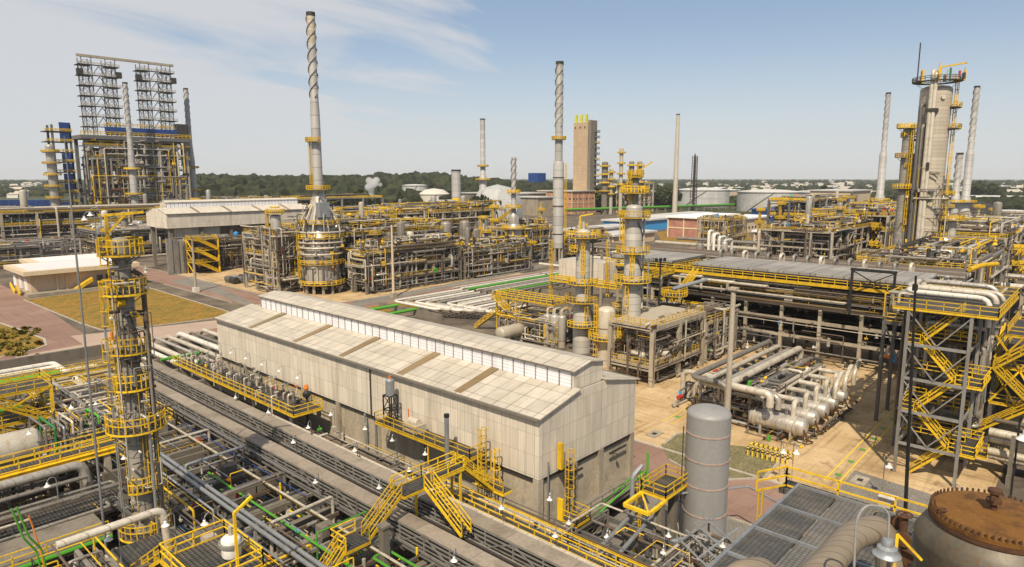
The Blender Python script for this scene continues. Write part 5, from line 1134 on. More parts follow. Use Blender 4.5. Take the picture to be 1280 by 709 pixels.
# structure behind the tower with shaded vessels
t = unit('steel_structure', 'dark steel structure crowded with pipes behind the grey stair tower', 99, 124, 12.0, 20, [4.1,8.2,12.3,16.4], 3, 2, 61, 'steel', 80, (.12,.3), ztop=20.4, rails=True, rr=.06, post=.5, yl=.10, top_pipes=False)
for k, (x,y,r,z0,z1) in enumerate(((101.5,15.5,1.7,1.5,17),(105.5,14.0,1.4,3,17.5),(111,15,1.3,2,13))):
    v = thing('vertical_vessel', ['wide grey vertical vessel inside the grey stair tower structure','pale vertical vessel right of the zigzag flights','smaller vertical vessel deeper in the structure behind the stair tower'][k], 'vessel', (x,y,0)); vessel_v(v, x, y, r, z0, z1, 'alu_dull', 22, bands=3); MB().lathe([(r,0),(r,z0)],(x,y,0),n=20).build('skirt','concrete_grey',v)
for k, (x, y0, y1, z, r) in enumerate(((98,18.5,11,21.5,.32),(100,19,10.6,21.8,.36),(103,18.5,10.2,21.6,.28),(105.5,19,11.2,22.0,.34))):
    one(MB().pipe([(x+6,y0+1.5-k*.3,z),(x,y0+1.5-k*.3,z),(x,y1,z),(x,y1,z-3.5)], r, 12, bend=1.3), 'pipe', ['white','pipe','pipe','alu'][k], f'{ORD[k]} big white pipe from the front on top of the right platform', 'pipe', 'big white pipes on the top platform')
t = unit('steel_structure', 'grey rack joining the fan deck and the top right platform', 108, 133, 18.5, 24.5, [15.4], 4, 1, 62, 'steel', 26, (.14,.34), ztop=17.4, zmin=15.6, rails=True, rr=.05, post=.45, yl=.1)
one(MB().pipe([at(1212,337,17.5),at(1226,332,18),at(1246,330,18)], .5, 12), 'pipe', 'yellow', 'fat bright yellow pipe at the upper right behind the white pipes', 'pipe')
# yellow braced stairs and pipes at the right edge
t = thing('braced_walkway', 'big yellow braced walkway and stair at the right edge', 'walkway', (110, 8, 0))
flat_platform(t, 103.4, 122, 5, 10.6, 12.2, sides='xyY', rr=.06); flat_platform(t, 103.4, 122, 5, 10.6, 7.4, sides='xyY', rr=.06); flat_platform(t, 103.4, 116, 4, 9.6, 16.4, sides='xyY', rr=.06)
for z0, z1 in ((7.4,12),(12.2,16.2)):
    for y0, y1 in ((5,7.8),(7.8,10.6)): MB().beam((103.3,y0,z0),(103.3,y1,z1),.22).beam((103.3,y1,z0),(103.3,y0,z1),.22).build('brace','yellow',t); MB().beam((105+y0-5,10.7,z0),(110+y0-5,10.7,z1),.2).build('brace','yellow',t)
for x in (103.6,113,121.6):
    for y in (5.2,10.4): MB().box(x-.2,x+.2,y-.2,y+.2,0,12).build('leg','steel',t)
stair(t, (102.4,11.8,3.2), (102.4,6.6,7.4), 1.1, .065); stair(t, (102.4,5.4,7.4),(102.4,10.4,12.2),1.1,.065); stair(t, (102.4,10.2,12.2),(102.4,5.4,16.4),1.1,.065)
for k, (z, x, r) in enumerate(((5.6,96.5,.5),(4.5,97.5,.55),(3.0,97,.45),(1.8,99,.5),(6.4,99,.3),(9.6,97,.45),(10.6,98,.35))):
    one(MB().tube([(x,9.5 if k < 5 else 4.5,z),(x,-14,z)], r, 12), 'pipe', ['pipe','alu','vessel','pipe','pipe_brown','pipe_grey','pipe'][k], f'{ORD[k]} thick pipe passing below the yellow braced walkway at right', 'pipe', 'thick pipes under the braced walkway')
for i in range(4):
    y = 7-i*5; one(MB().box(94.8,100.6,y-.25,y+.25,0,1.2).box(95,95.5,y-.2,y+.2,1.2,6).box(99.9,100.4,y-.2,y+.2,1.2,6), 'pipe_support', 'concrete_grey', f'concrete pipe support under the thick right edge pipes, {ORD[i]} from the tower', 'pipe support', 'supports of the right edge pipes')
lamp_tree(61.9, 4.3, 0, 17.6, 200, 'big white bell lamp on a black post at the right edge', 'bell lamps in the yard', 1.5, 'black')
t = unit('steel_structure', 'far right steel frame of pipes beyond the braced walkway', 126, 150, -14, 12, [5,10], 3, 3, 63, 'concrete', 60, (.15,.4), rails=True, rr=.07, post=.5, yl=.12)
# ================================================================ concrete frame, columns and vessels in the centre
t = unit('concrete_structure', 'two storey beige concrete frame at the foot of the central column', 99.4, 118, 57.8, 66.4, [3.3,10.4], 2, 1, 71, 'concrete', 26, (.08,.2), rails=False, brace=False, rr=.05, post=.75, yl=.18, top_pipes=False)
for z in (3.3,10.4):
    MB().box(99.1,118.2,57.5,66.7,z-.25,z+.35).build('slab','concrete',t)
    g = MB(); rail(g,[(99.3,66.4,z+.35),(99.3,57.8,z+.35),(118,57.8,z+.35)],r=.06,sp=1.3); g.build('railing','yellow',t)
rng = random.Random(23)
for k in range(9):
    x, y = 101+k*1.9, 59+rng.uniform(0,3); v = thing('horizontal_drum', f'{ORD[k]} small round ended drum from the left inside the beige concrete frame', 'vessel', (x,y,3.7), 'drums inside the beige concrete frame'); drum_h(v,(x,y,4.9),.62,2.6,'y',rng.choice(['alu','vessel','pipe_grey']),14,base=3.65,nozzles=1)
def tower_col(name, label, x, y, z0, secs, plats, mat='column_light', lads=(), pipes=(), rr=.065, n=28, crown=None, davit=True, lr=.065):
    t = thing(name, label, 'column', (x,y,z0)); prof = []
    for (r, a, b) in secs: prof += [(r,a),(r,b)]
    MB().lathe(prof + head(secs[-1][0], secs[-1][2]), (x,y,0), n=n).build('shell', mat, t)
    for z, r0, r1, a0, a1 in plats: ring_platform(t, x, y, z, r0, r1, a0, a1, rr)
    for z0_, z1_, rr_, a in lads: ladder(t, x+rr_*math.cos(R(a)), y+rr_*math.sin(R(a)), z0_, z1_, a, r=lr, hoop=1.6)
    for pts, r, m in pipes: MB().pipe([(x+a,y+b,c) for a,b,c in pts], r, 10).build('pipe', m, t)
    zt = secs[-1][2]+secs[-1][0]*.5; r = secs[-1][0]
    if davit:
        mb = MB(); mb.beam((x-r*.3,y+r*.4,zt-.6),(x-r*.3,y+r*.4,zt+2.6),.26); mb.beam((x-r*.3,y+r*.4,zt+2.6),(x+r,y-r*.8,zt+3.0),.24); mb.build('davit','yellow',t)
        MB().tube([(x,y,zt-.3),(x,y,zt+1.4)],.3,10).build('nozzle','vessel',t)
    return t
c = at(789,395,10.6); ax, ay = c.x, c.y
tower_col('tall_column','tall grey column with several yellow platforms in the centre above the beige frame', ax, ay, 10.7, [(1.75,10.7,17.0),(1.55,17.6,29.8),(1.5,30,30.6)], [(17.3,1.6,3.4,-230,-40),(22.6,1.6,3.0,-250,60),(29.0,1.6,2.9,-250,80)], lads=[(22.6,29,2.0,150),(17.3,22.6,2.1,210),(10.7,17.3,2.2,190)],
          pipes=[([(1.6,-1.2,12),(1.6,-1.2,29)],.2,'pipe'),([(-.9,-1.5,28),(.2,-1.65,26.2),(1.2,-1.2,24.5)],.09,'dark'),([(-.9,-1.5,21.4),(.2,-1.65,19.6),(1.2,-1.2,18.2)],.09,'dark')], mat='column_light')
t = thing('column_head','narrow dark top section with yellow platform crowning the central column','column',(ax,ay,31)); MB().lathe([(.75,31.0),(.75,36.5)]+head(.75,36.5),(ax,ay,0),n=18).build('shell','pipe_grey',t); ring_platform(t,ax,ay,33.4,.75,2.5,-250,100,.065); ring_platform(t,ax,ay,36.2,.75,1.5,-200,100,.065); ladder(t,ax-1.0,ay+.2,30,36,170,r=.065); mb = MB(); mb.beam((ax+.3,ay-.3,36),(ax+.3,ay-.3,38.6),.26); mb.beam((ax-.6,ay+.4,36.4),(ax+2.2,ay-2.2,38.8),.2); mb.build('davit','yellow',t)
c = at(727,440,0); bx, by = c.x, c.y
tower_col('tall_column','second grey column with yellow top platform, left of the central column', bx, by, 0, [(1.9,0,9.4),(1.45,10.6,25.0)], [(24.2,1.6,3.4,-230,60),(21.4,1.6,2.8,60,190),(14.6,1.6,3.0,-260,-60),(11.0,1.7,3.6,-280,-90),(6.0,2.2,3.6,-200,20)], lads=[(14.6,24.2,2.0,215),(6,14.6,2.4,235)], pipes=[([(1.5,-1.3,2),(1.5,-1.3,24)],.2,'pipe_grey')], mat='column_light')
c = at(757,455,0); vx, vy = c.x, c.y
t = thing('vertical_vessel','cream domed vertical vessel wrapped by yellow ladders between the two central columns','vessel',(vx,vy,0)); vessel_v(t, vx, vy, 1.75, 4, 10.6, 'vessel', 24, bands=1); MB().lathe([(1.75,0),(1.75,4)],(vx,vy,0),n=24).build('skirt','vessel',t); ring_platform(t,vx,vy,5.4,1.75,3.4,-260,0,.065); ladder(t,vx-2.1,vy+.7,0,11,165,r=.065); ladder(t,vx+1.0,vy-2.0,-.0,10,-60,r=.065)
for k, (px_, r) in enumerate(((684,.95),(693,.95),(702,.9))):
    c = at(px_,432+k,0); t = thing('vertical_vessel', f'{ORD[k]} of three small pale vertical vessels left of the second column', 'vessel', (c.x,c.y,0), 'three small vertical vessels'); vessel_v(t,c.x,c.y,r,1.6,6.6,'alu',18); MB().lathe([(r*.9,0),(r*.9,1.5)],(c.x,c.y,0),n=14).build('skirt','concrete',t); MB().pipe([(c.x,c.y,7),(c.x,c.y,8.2),(c.x+2,c.y,8.2),(c.x+2,c.y,3)],.2,8).build('pipe','pipe',t)
c = at(640,428,0); t = thing('horizontal_drum','cream horizontal drum just behind the shed ridge','vessel',(c.x,c.y,0)); drum_h(t,(c.x,c.y,2.6),1.45,7.5,'x','vessel',20,base=0.02)
t = unit('steel_structure','low frame with pipes behind the shed beside the small vessels',110,124,88,104,[4.0],3,3,72,'steel_light',70,(.12,.26),rails=True,rr=.055,post=.4,yl=.2)
c = at(640,415,0); t = thing('stair_tower','yellow braced stair frame beside the white pipe loops behind the shed','stair tower',(c.x,c.y,0)); x, y = c.x, c.y
for dx in (-2,2):
    for dy in (-3,3): MB().box(x+dx-.15,x+dx+.15,y+dy-.15,y+dy+.15,0,8.8).build('post','yellow',t)
flat_platform(t,x-2.2,x+2.2,y-3.2,y+3.2,4.4,sides='xXyY',rr=.08); flat_platform(t,x-2.2,x+2.2,y-14,y+3.2,8.6,sides='xXyY',rr=.08)
for a,b2 in ((.2,4.2),(4.4,8.4)): MB().beam((x-2,y-3,a),(x-2,y+3,b2),.2).beam((x-2,y+3,a),(x-2,y-3,b2),.2).build('brace','yellow',t); MB().beam((x-2,y-3,a),(x+2,y-3,b2),.2).build('brace','yellow',t)
stair(t,(x-2.8,y+9,.2),(x-2.8,y+3,4.4),1.2,.08); stair(t,(x-2.8,y-3,4.4),(x-2.8,y+3.2,8.6),1.2,.08)
t = unit('steel_structure','yellow railed pipe frame between the two central columns',112,124,68,80,[4.2],3,2,73,'steel_light',70,(.10,.24),rails=True,rr=.055,post=.4,yl=.25,top_pipes=False)
t = unit('steel_structure','pipe frame with walkways linking the central column to the fan deck',120,133,58,80,[4.4,8.2],3,3,74,'concrete',80,(.12,.3),rails=True,rr=.055,post=.45,yl=.15)
c = at(785,335,14); one(MB().box(128,134,88,101,11.2,16.4), 'cabin', 'clad', 'small cream clad cabin behind the central column', 'cabin')
t = thing('walkway','long yellow walkway reaching from the central column to the fan deck','walkway',(126,82,0)); flat_platform(t,112.5,133.2,72.5,74,15.4,sides='yY',rr=.08); flat_platform(t,126,128,83,102,11.4,sides='xX',rr=.08)
for x in (114,124,132): MB().beam((x,73.2,0),(x,73.2,15.2),.3).build('leg','steel',t)
ladder(t,127,102.4,2,20,90,r=.08); ladder(t,127,86,9,21,200,r=.08)
c = at(905,395,0)
t = thing('round_platform','round yellow railed platform on dark legs beside the central column','platform',(113,57,12)); 
c = at(843,368,12.4); ring_platform(t,c.x,c.y,12.4,.3,2.6,0,360,.07); 
for a in (30,150,270): MB().beam((c.x+1.6*math.cos(R(a)),c.y+1.6*math.sin(R(a)),10.6),(c.x+1.9*math.cos(R(a)),c.y+1.9*math.sin(R(a)),12.2),.25).build('leg','dark',t)
stair(t,(c.x+2.5,c.y,12.4),(c.x+7,c.y-1,16.2),1.1,.08)
MB().tube([(c.x-1,c.y,13.6),(c.x+6,c.y-4,15.2)],.4,10).build('pipe','galv',t)
for k,(p,z0,z1) in enumerate((((810,345),8,19.5),((825,345),8,19.5))):
    c = at(p[0],p[1],16); t = thing('light_mast',['grey floodlight mast right of the central column','black floodlight mast right of the central column'][k],'light mast',(c.x,c.y,z0)); m = ['galv','black'][k]
    MB().tube([(c.x,c.y,z0),(c.x,c.y,z1)],.17,8).build('post',m,t); mb = MB(); mb.beam((c.x-.9,c.y+.6,z1-.2),(c.x+.9,c.y-.6,z1-.2),.15)
    for q in (-.8,0,.8): mb.box(c.x+q-.25,c.x+q+.25,c.y-q*.66-.2,c.y-q*.66+.2,z1-.5,z1+.2)
    mb.build('floodlights',m,t)
# ================================================================ middle distance, behind the shed
W = [(112,117.0),(116,119),(120,121),(124,123),(128,125),(132,127)]
for k in range(7):
    y = 146-k*2.7; x0 = 108-k*.2
    one(MB().pipe([(x0+30,y,2.6),(x0+4+k*1.6,y,2.6),(x0+4+k*1.6,y-18,2.6),(x0+24,y-18,2.6)], .36, 10, bend=2.0), 'pipe', ['white','pipe','white','pipe','alu','white','pipe'][k], f'U-shaped white pipe loop behind the shed, {ORD[k]} from the red road', 'pipe', 'white pipe loops behind the shed')
for k in range(8):
    y = 151-k*2.6; one(MB().tube([(139+k*.8,y,2.4),(250,y,2.4)], .28+.07*(k%3), 9), 'pipe', ['pipe','white','green','pipe','alu','pipe','green','pipe_grey'][k], f'long pipe running along the red road behind the shed, {ORD[k]} from the road', 'pipe', 'long pipes along the red road')
for k, y in enumerate((144,136)): one(MB().tube([(100,y,1.7),(112,y,1.7)], .4, 8), 'pipe', 'green', ['bright green pipe end beside the white loops, nearer the road','bright green pipe end beside the white loops, nearer the shed'][k], 'pipe')
for k in range(8): x = 112+k*16; one(MB().box(x-.3,x+.3,126,152,0,1.6), 'pipe_sleeper', 'concrete_grey', f'concrete sleeper under the long road pipes, {ORD[k]} from the shed', 'pipe support', 'sleepers under the road pipes')
for k, y in enumerate((149,141,133,125)): one(MB().tube([(178+k*9,y,6.4),(178+k*9,126-k,6.4)], .45, 9), 'pipe', ['white','pipe','white','pipe'][k], f'white cross pipe over the road pipes, {ORD[k]} from the left', 'pipe', 'cross pipes over the road pipes')
# second shed
shed2 = gable_shed('compressor_shed', 'smaller cream clad shed with ridge monitor beyond the grass lot', 102.5, 166, 273, 294, 11, 16.5, 22.0, 24.6, (281, 287, 26.2, 26.9, 3, 3), 'x', None, [115+13*i for i in range(5)], roof='roof_x')
for x in (104,116,128,140,152,164):
    for y in (274.5,292.5): MB().box(x-.6,x+.6,y-.6,y+.6,0,16.5).build('column','concrete_grey',shed2)
MB().box(106,164,282,282.5,0.1,16.4).build('back_wall','concrete_wall',shed2)
MB().box(106,124,275.6,276,10,16.4).build('front_wall','clad',shed2); MB().box(140,164,275.6,276,8,16.4).build('front_wall','concrete_grey',shed2)
t = unit('pipe_structure', 'dense pipe frame standing open under the smaller cream shed', 104, 164, 262, 273, [5.5,11], 6, 1, 81, 'steel', 90, (.16,.4), rails=True, rr=.075, post=.6, yl=.10)
t = thing('scaffold_stair', 'yellow scaffold stair tower in front of the smaller shed', 'stair tower', (109,258,0))
for x in (104.5,114):
    for y in (256,262): MB().box(x-.25,x+.25,y-.25,y+.25,0,13.5).build('post','yellow',t)
for z0,z1 in ((0.3,4.5),(4.5,9),(9,13.2)):
    flat_platform(t,104.3,114.2,255.8,262.2,z1,sides='xXyY',rr=.075); stair(t,(113,255.4,z0),(105.5,255.4,z1),1.4,.12); MB().beam((104.4,256,z0),(104.4,262,z1),.3).build('brace','yellow',t); MB().beam((104.5,255.7,z1),(114,255.7,z0),.3).build('brace','yellow',t)
for k in range(3):
    one(MB().box(97.6+k*2.3,99.4+k*2.3,262,263.2,0,13.5-k*.5), 'duct_panel', 'steel_light', f'tall grey duct panel left of the yellow scaffold stair, {ORD[k]} from the left', 'duct', 'grey duct panels by the smaller shed')
t = thing('vertical_vessel','grey vertical vessel under the smaller shed front','vessel',(140,261,0)); vessel_v(t,139,260,1.9,1,13.5,'concrete',18); ring_platform(t,139,260,12.6,1.9,3.6,0,360,.11)
for k,(x,y) in enumerate(((128,270),(133,269),(137,271))): one(MB().lathe([(.01,11.2),(1.0,11.2),(1.0,13.6),(.01,14.2)],(x,y,0),n=12),'blue_motor','blue_light',f'{ORD[k]} small blue motor from the left on the frame under the smaller shed','motor','blue motors under the smaller shed')
for k,(p,h) in enumerate((((245,365),17),((214,343),0),((492,372),22))):
    if not h: continue
    c = at(*p); t = thing('light_pole', ['tall plain pole beside the red road near the smaller shed','','tall cream pole beside the red road right of the big furnace'][k], 'pole', (c.x,c.y,0)); MB().tube([(c.x,c.y,0),(c.x,c.y,h)],[.45,.3],10).build('post',['concrete','','fascia'][k],t); MB().box(c.x-.8,c.x+.8,c.y-.8,c.y+.8,0,1.5).build('base','white' if k == 0 else 'concrete',t)
c = at(290,354)
for k in range(10): 
    x, y = c.x+(k%5)*2.4, c.y-(k//5)*4+2; one(MB().lathe([(.01,-1.7),(1.0,-1.7),(1.1,-.2),(1.0,1.7),(.01,1.7)],(x,y,1.3),'y',12).box(x-.8,x+.8,y-1.4,y+1.4,0.01,.6),'filter_drum',['steel','galv','dark'][k%3],f'grey pump drum in the fenced group beside the red road, {ORD[k]} in its rows','pump','grey pump drums by the red road')
# ---- frame with vertical vessel, then the big furnace
t = unit('concrete_structure', 'concrete frame with yellow rails left of the big furnace', 103.5, 121, 192, 213, [5.5,12,18.5], 2, 3, 82, 'concrete', 90, (.14,.34), rails=True, rr=.075, post=.8, yl=.20)
t = thing('vertical_vessel','tall grey vertical vessel with domed top left of the big furnace','vessel',(102,199,0)); VX, VY = 105.6, 195.6; vessel_v(t,VX,VY,1.6,12.6,24.0,'alu',22); MB().lathe([(1.6,5.5),(1.6,12.6)],(VX,VY,0),n=20).build('skirt','concrete_grey',t); ring_platform(t,VX,VY,25.2,1.0,2.8,0,360,.075); ladder(t,VX-1.6,VY+1.8,6,25,130,r=.1,hoop=2); mb = MB(); mb.tube(arc(VX,VY,27.0,1.2,0,2*math.pi,12),.25,6); mb.build('hoop','yellow',t)
FX, FY = 115.5, 186.5
t = thing('furnace_stack','big round furnace with ringed white pipes and the tallest silver stack','furnace',(FX,FY,0))
MB().lathe([(5.6,3),(5.6,17.5),(4.9,18.3),(4.5,22),(3.2,25),(2.2,29.5),(1.5,31.5)],(FX,FY,0),n=40).build('shell','alu',t)
MB().lathe([(1.5,30),(1.4,55),(1.2,60),(1.2,84.5),(1.1,84.5),(1.1,82)],(FX,FY,0),n=24).build('stack','stack',t)
MB().lathe([(1.24,76),(1.24,83.6)],(FX,FY,0),n=24).build('scorched_band','column',t)
MB().lathe([(1.2,0),(1.32,.1),(1.32,1.2),(1.15,1.2)],(FX,FY,83.6),n=24).build('top_ring','dark',t)
strakes(t,FX,FY,1.22,60,83.4)
for i in range(12):
    a = 2*math.pi*i/12; MB().box(FX+5.6*math.cos(a)-.3,FX+5.6*math.cos(a)+.3,FY+5.6*math.sin(a)-.3,FY+5.6*math.sin(a)+.3,0,3).build('leg','concrete',t)
for z, r1, a0, a1 in ((3.2,7.0,-200,60),(9.6,6.9,-200,40),(17.6,7.2,-260,60),(22,6.4,-260,60),(32.5,3.6,0,360),(47,3.2,100,260)): ring_platform(t,FX,FY,z,5.6 if z < 20 else (4.5 if z < 25 else 1.45),r1,a0,a1,.12)
for z, r_ in ((14.6,6.7),(16.2,7.0),(19.4,7.3),(12.6,6.6)): MB().tube(arc(FX,FY,z,r_,R(-215),R(35),26),.30,8).build('ring_pipe','pipe',t)
for a in (-170,-140,-100,-60,-20,150): 
    c_, s_ = math.cos(R(a)), math.sin(R(a)); MB().pipe([(FX+6.7*c_,FY+6.7*s_,15),(FX+6.7*c_,FY+6.7*s_,21),(FX+4.6*c_,FY+4.6*s_,24.5),(FX+2.4*c_,FY+2.4*s_,28)],.26,8,bend=1.5).build('coil_pipe',['pipe','alu','pipe'][abs(a)//10%3],t)
for a in (-190,-120,-80,10): 
    c_, s_ = math.cos(R(a)), math.sin(R(a)); MB().pipe([(FX+6.2*c_,FY+6.2*s_,2),(FX+6.2*c_,FY+6.2*s_,14),(FX+6.4*c_,FY+6.4*s_,17)],.3,8).build('pipe','pipe_grey',t)
MB().box(FX-3.2,FX+.3,FY-5.4,FY-3.2,24,28.5).build('duct','galv',t)
ladder(t,FX-6.5,FY+1.5,3,19,170,r=.11,hoop=2.2); ladder(t,FX-1.5,FY+.7,32,47,155,r=.08,hoop=3)
rf_ = random.Random(31)
for k in range(60):
    a = R(rf_.uniform(-230,50)); q = rf_.uniform(5.8,7.6); z = rf_.uniform(1,27); q2 = q if z < 20 else q*(30-z)/10*.8
    x, y = FX+q2*math.cos(a), FY+q2*math.sin(a); h = rf_.uniform(1,6)
    MB().pipe([(x,y,z),(x,y,z+h),(x+rf_.uniform(-2,2),y+rf_.uniform(-2,2),z+h)],rf_.uniform(.1,.25),6,seg=2).build('conduit',rf_.choice(['dark','pipe_brown','pipe','steel','alu','yellow']),t)
    MB().box(x-.4,x+.4,y-.4,y+.4,z-.5,z+.3).build('burner',rf_.choice(['dark','galv','steel','pipe','yellow','rust_dark']),t)
mb = MB(); mb.tube([(FX-2.0,FY+.5,33),(FX-2.0,FY+.5,47)],.12,6); mb.build('pipe','galv',t)
rng = random.Random(77)
MIDU = [
 ('steel_structure','crowded pipe rack along the road right of the big furnace',122,162,172,184,[4.2,8.4,12.4],5,2,'concrete_grey',100,.14),
 ('steel_structure','crowded pipe structure with yellow walkways behind the roadside rack',126,170,190,206,[6,12,17],5,2,'steel_light',100,.24),
 ('steel_structure','pipe structure with green and white pipes by the road below the silver stack',164,200,172,186,[5,9.5],4,2,'concrete_grey',90,.14),
 ('steel_structure','pipe rack between the conical furnace and the wide silver stack',208,232,186,204,[5,10,14],3,2,'steel_light',80,.18),
 ('steel_structure','process rack right of the wide silver stack beside the road',236,262,176,192,[5,9],3,2,'concrete_grey',70,.16),
 ('steel_structure','long elevated structure crowned with yellow platforms in the mid distance',176,250,232,250,[9,15,20.5],7,2,'concrete',100,.34),
 ('steel_structure','pipe structure behind the long yellow crowned one',200,262,268,286,[8,14,19],5,2,'steel_light',80,.22),
 ('steel_structure','pipe structure between smaller shed and big furnace',130,172,222,244,[6,12,18],4,2,'steel',90,.20),
]
for i, (nm, lb, x0,x1,y0,y1,zs,nx,ny,fr,npp,yl) in enumerate(MIDU):
    t = unit(nm, lb, x0,x1,y0,y1,zs,nx,ny, 100+i, fr, npp, (.16,.42), rails=True, rr=.075, post=.7, yl=yl)
    clutter(t, x0, x1, y0, y0+(y1-y0)*.6, zs[-1]+.2, zs[-1]+4.2, 45, 60, .24, 500+i, .34, None, ('small_pipe','fitting'), ['yellow','yellow','pipe','dark','alu','vessel','rust_dark','steel'])
def scatter(n, x0,x1,y0,y1, zs, lab, grp, seed, mats=('alu','vessel','pipe_grey','alu_dull'), big=1.0):
    r_ = random.Random(seed)
    for k in range(n):
        x, y, z = x0+(x1-x0)*(k+.5)/n, r_.uniform(y0,y1), r_.choice(zs); kind = r_.random()
        if kind < .5:
            v = thing('horizontal_drum', f'horizontal drum {lab}, {ORD[k] if k < 20 else "far"} from the left', 'vessel', (x,y,z), grp+' drums'); r = r_.uniform(.8,1.4)*big
            drum_h(v,(x,y,z+r+.6),r,r_.uniform(4,7)*big,r_.choice('xy'),r_.choice(mats),14,base=z+.05,nozzles=2)
        else:
            v = thing('vertical_vessel', f'upright vessel {lab}, {ORD[k] if k < 20 else "far"} from the left', 'vessel', (x,y,z), grp+' vessels'); r = r_.uniform(.8,1.5)*big; h = r_.uniform(4,8)*big
            vessel_v(v,x,y,r,z+1.2,z+1.2+h,r_.choice(mats),14); MB().lathe([(r*.9,z+.05),(r*.9,z+1.2)],(x,y,0),n=12).build('skirt','concrete',v)
            if r_.random() < .35: ring_platform(v,x,y,z+1+h*.75,r,r+1.1,-250,0,.075)
scatter(9,124,160,174,182,[4.3,8.5,12.5],'on the roadside rack right of the big furnace','roadside rack',201)
scatter(9,128,168,192,204,[6.1,12.1,17.1],'on the structure behind the roadside rack','second rack',202)
scatter(7,166,198,174,184,[5.1,9.6],'in the pipe structure below the silver stack','third rack',203)
scatter(8,178,248,234,248,[15.1,20.6],'on the long yellow crowned structure','crowned structure',204)
scatter(5,132,170,224,242,[6.1,18.1],'between smaller shed and big furnace','shed side structure',205)
scatter(6,238,260,178,190,[5.1,9.1],'on the rack right of the wide silver stack','right rack',206)
for k in range(5):
    x = 184+k*12; t = thing('vertical_vessel', f'{ORD[k]} wide pale reactor from the left under the yellow crowned structure', 'vessel', (x,231,0), 'wide pale reactors'); vessel_v(t,x,230.5,2.6,8.5,15,'alu_dull',18); MB().lathe([(2.6,0),(2.6,8.5)],(x,230.5,0),n=18).build('skirt','concrete',t)
# many yellow stair flights and ladders of the mid distance
for k, (x,y,z0,z1,dx) in enumerate(((172,188,0,9,9),(174,230,12,20,10),(252,230,9,20,-12),(204,184,5,12,9),(234,184,0,9,8),(150,188,6,12,8),(196,266,10,19,9),(163,208,6,17,9))):
    t = thing('stair_flight', f'steep yellow stair flight in the middle distance, {ORD[k]} of those between the furnaces', 'stair', (x,y,z0), 'yellow stairs between the furnaces'); m = (z0+z1)/2
    stair(t,(x,y,z0),(x+dx,y,m),1.5,.13); stair(t,(x+dx,y-1.8,m),(x,y-1.8,z1),1.5,.13); flat_platform(t,x+dx-.2,x+dx+2,y-2.6,y+.8,m,sides='xXyY',rr=.12)
c = at(571,292); t = chimney('chimney','plain fat silver chimney left of the conical furnace',c.x,c.y,[(3.0,0),(3.0,41)],band=True,n=20)
MB().lathe([(3.05,18),(3.05,23)],(c.x,c.y,0),n=20).build('yellow_band','yellow',t); ring_platform(t,c.x,c.y,17,3,6,0,360,.16)
c = at(642,333); gx, gy = c.x, c.y
t = thing('furnace','bottle shaped silver furnace with thin dark topped stack in the mid distance','furnace',(gx,gy,0)); MB().lathe([(3.1,1.5),(3.1,15.5),(2.6,17),(2.2,17.5),(2.2,20),(1.5,21.5),(1.0,23)],(gx,gy,0),n=28).build('shell','alu',t); MB().lathe([(1.0,22),(.95,44),(.8,44)],(gx,gy,0),n=16).build('stack','stack',t); strakes(t,gx,gy,.95,30,43.5,'dark')
for z, r0, r1 in ((1.6,3.1,5),(8.5,3.1,4.6),(15.6,3.1,4.8),(24,1.1,3.2),(30,1,2.6)): ring_platform(t,gx,gy,z,r0,r1,-270,60,.13)
ladder(t,gx-3.3,gy+.6,2,16,170,r=.12,hoop=2.2)
for i in range(6): a = i*math.pi/3; MB().box(gx+2.6*math.cos(a)-.25,gx+2.6*math.cos(a)+.25,gy+2.6*math.sin(a)-.25,gy+2.6*math.sin(a)+.25,0,1.5).build('leg','concrete',t)
c = at(697,327); t = chimney('chimney','wide silver chimney with spiral strakes right of the conical furnace',c.x,c.y,[(2.3,6),(2.3,41.5),(2.0,42.8),(1.65,43),(1.5,83.5)],strake=(57,83),plats=[(52,1.6,3.0)],n=26,lad=(8,41,2.8,-60),rr=.14)
for i in range(6): a = i*math.pi/3; MB().box(c.x+1.9*math.cos(a)-.3,c.x+1.9*math.cos(a)+.3,c.y+1.9*math.sin(a)-.3,c.y+1.9*math.sin(a)+.3,0,6).build('leg','concrete',t)
for z in (12,24,36): MB().lathe([(2.3,-.2),(2.42,-.2),(2.42,.2),(2.3,.2)],(c.x,c.y,z),n=26).build('band','dark',t)
for k, (p_, b_, t_, r) in enumerate(((452,318,268,.8),(508,312,262,1.0),(548,330,286,.7),(604,322,272,1.0),(618,318,258,.8),(662,322,276,.9),(676,318,262,.7),(538,300,262,1.3),(486,306,268,1.1),(425,322,262,.9))):
    c = at(p_, b_); h = zpix(c, t_)
    tower_col('slim_column', f'{ORD[k]} slim process column from the left in the mid distance plant', c.x, c.y, 0, [(r,0,h*.55),(r*.8,h*.58,h)], [(h*.98,r*.8,r+1.3,-200,60),(h*.7,r*.8,r+1.2,-260,0)], mat=['alu','column_grey','column_light','stack'][k%4], lads=[(h*.3,h,r+.3,200)], rr=.085, davit=k % 2 == 0, lr=.085, n=16)
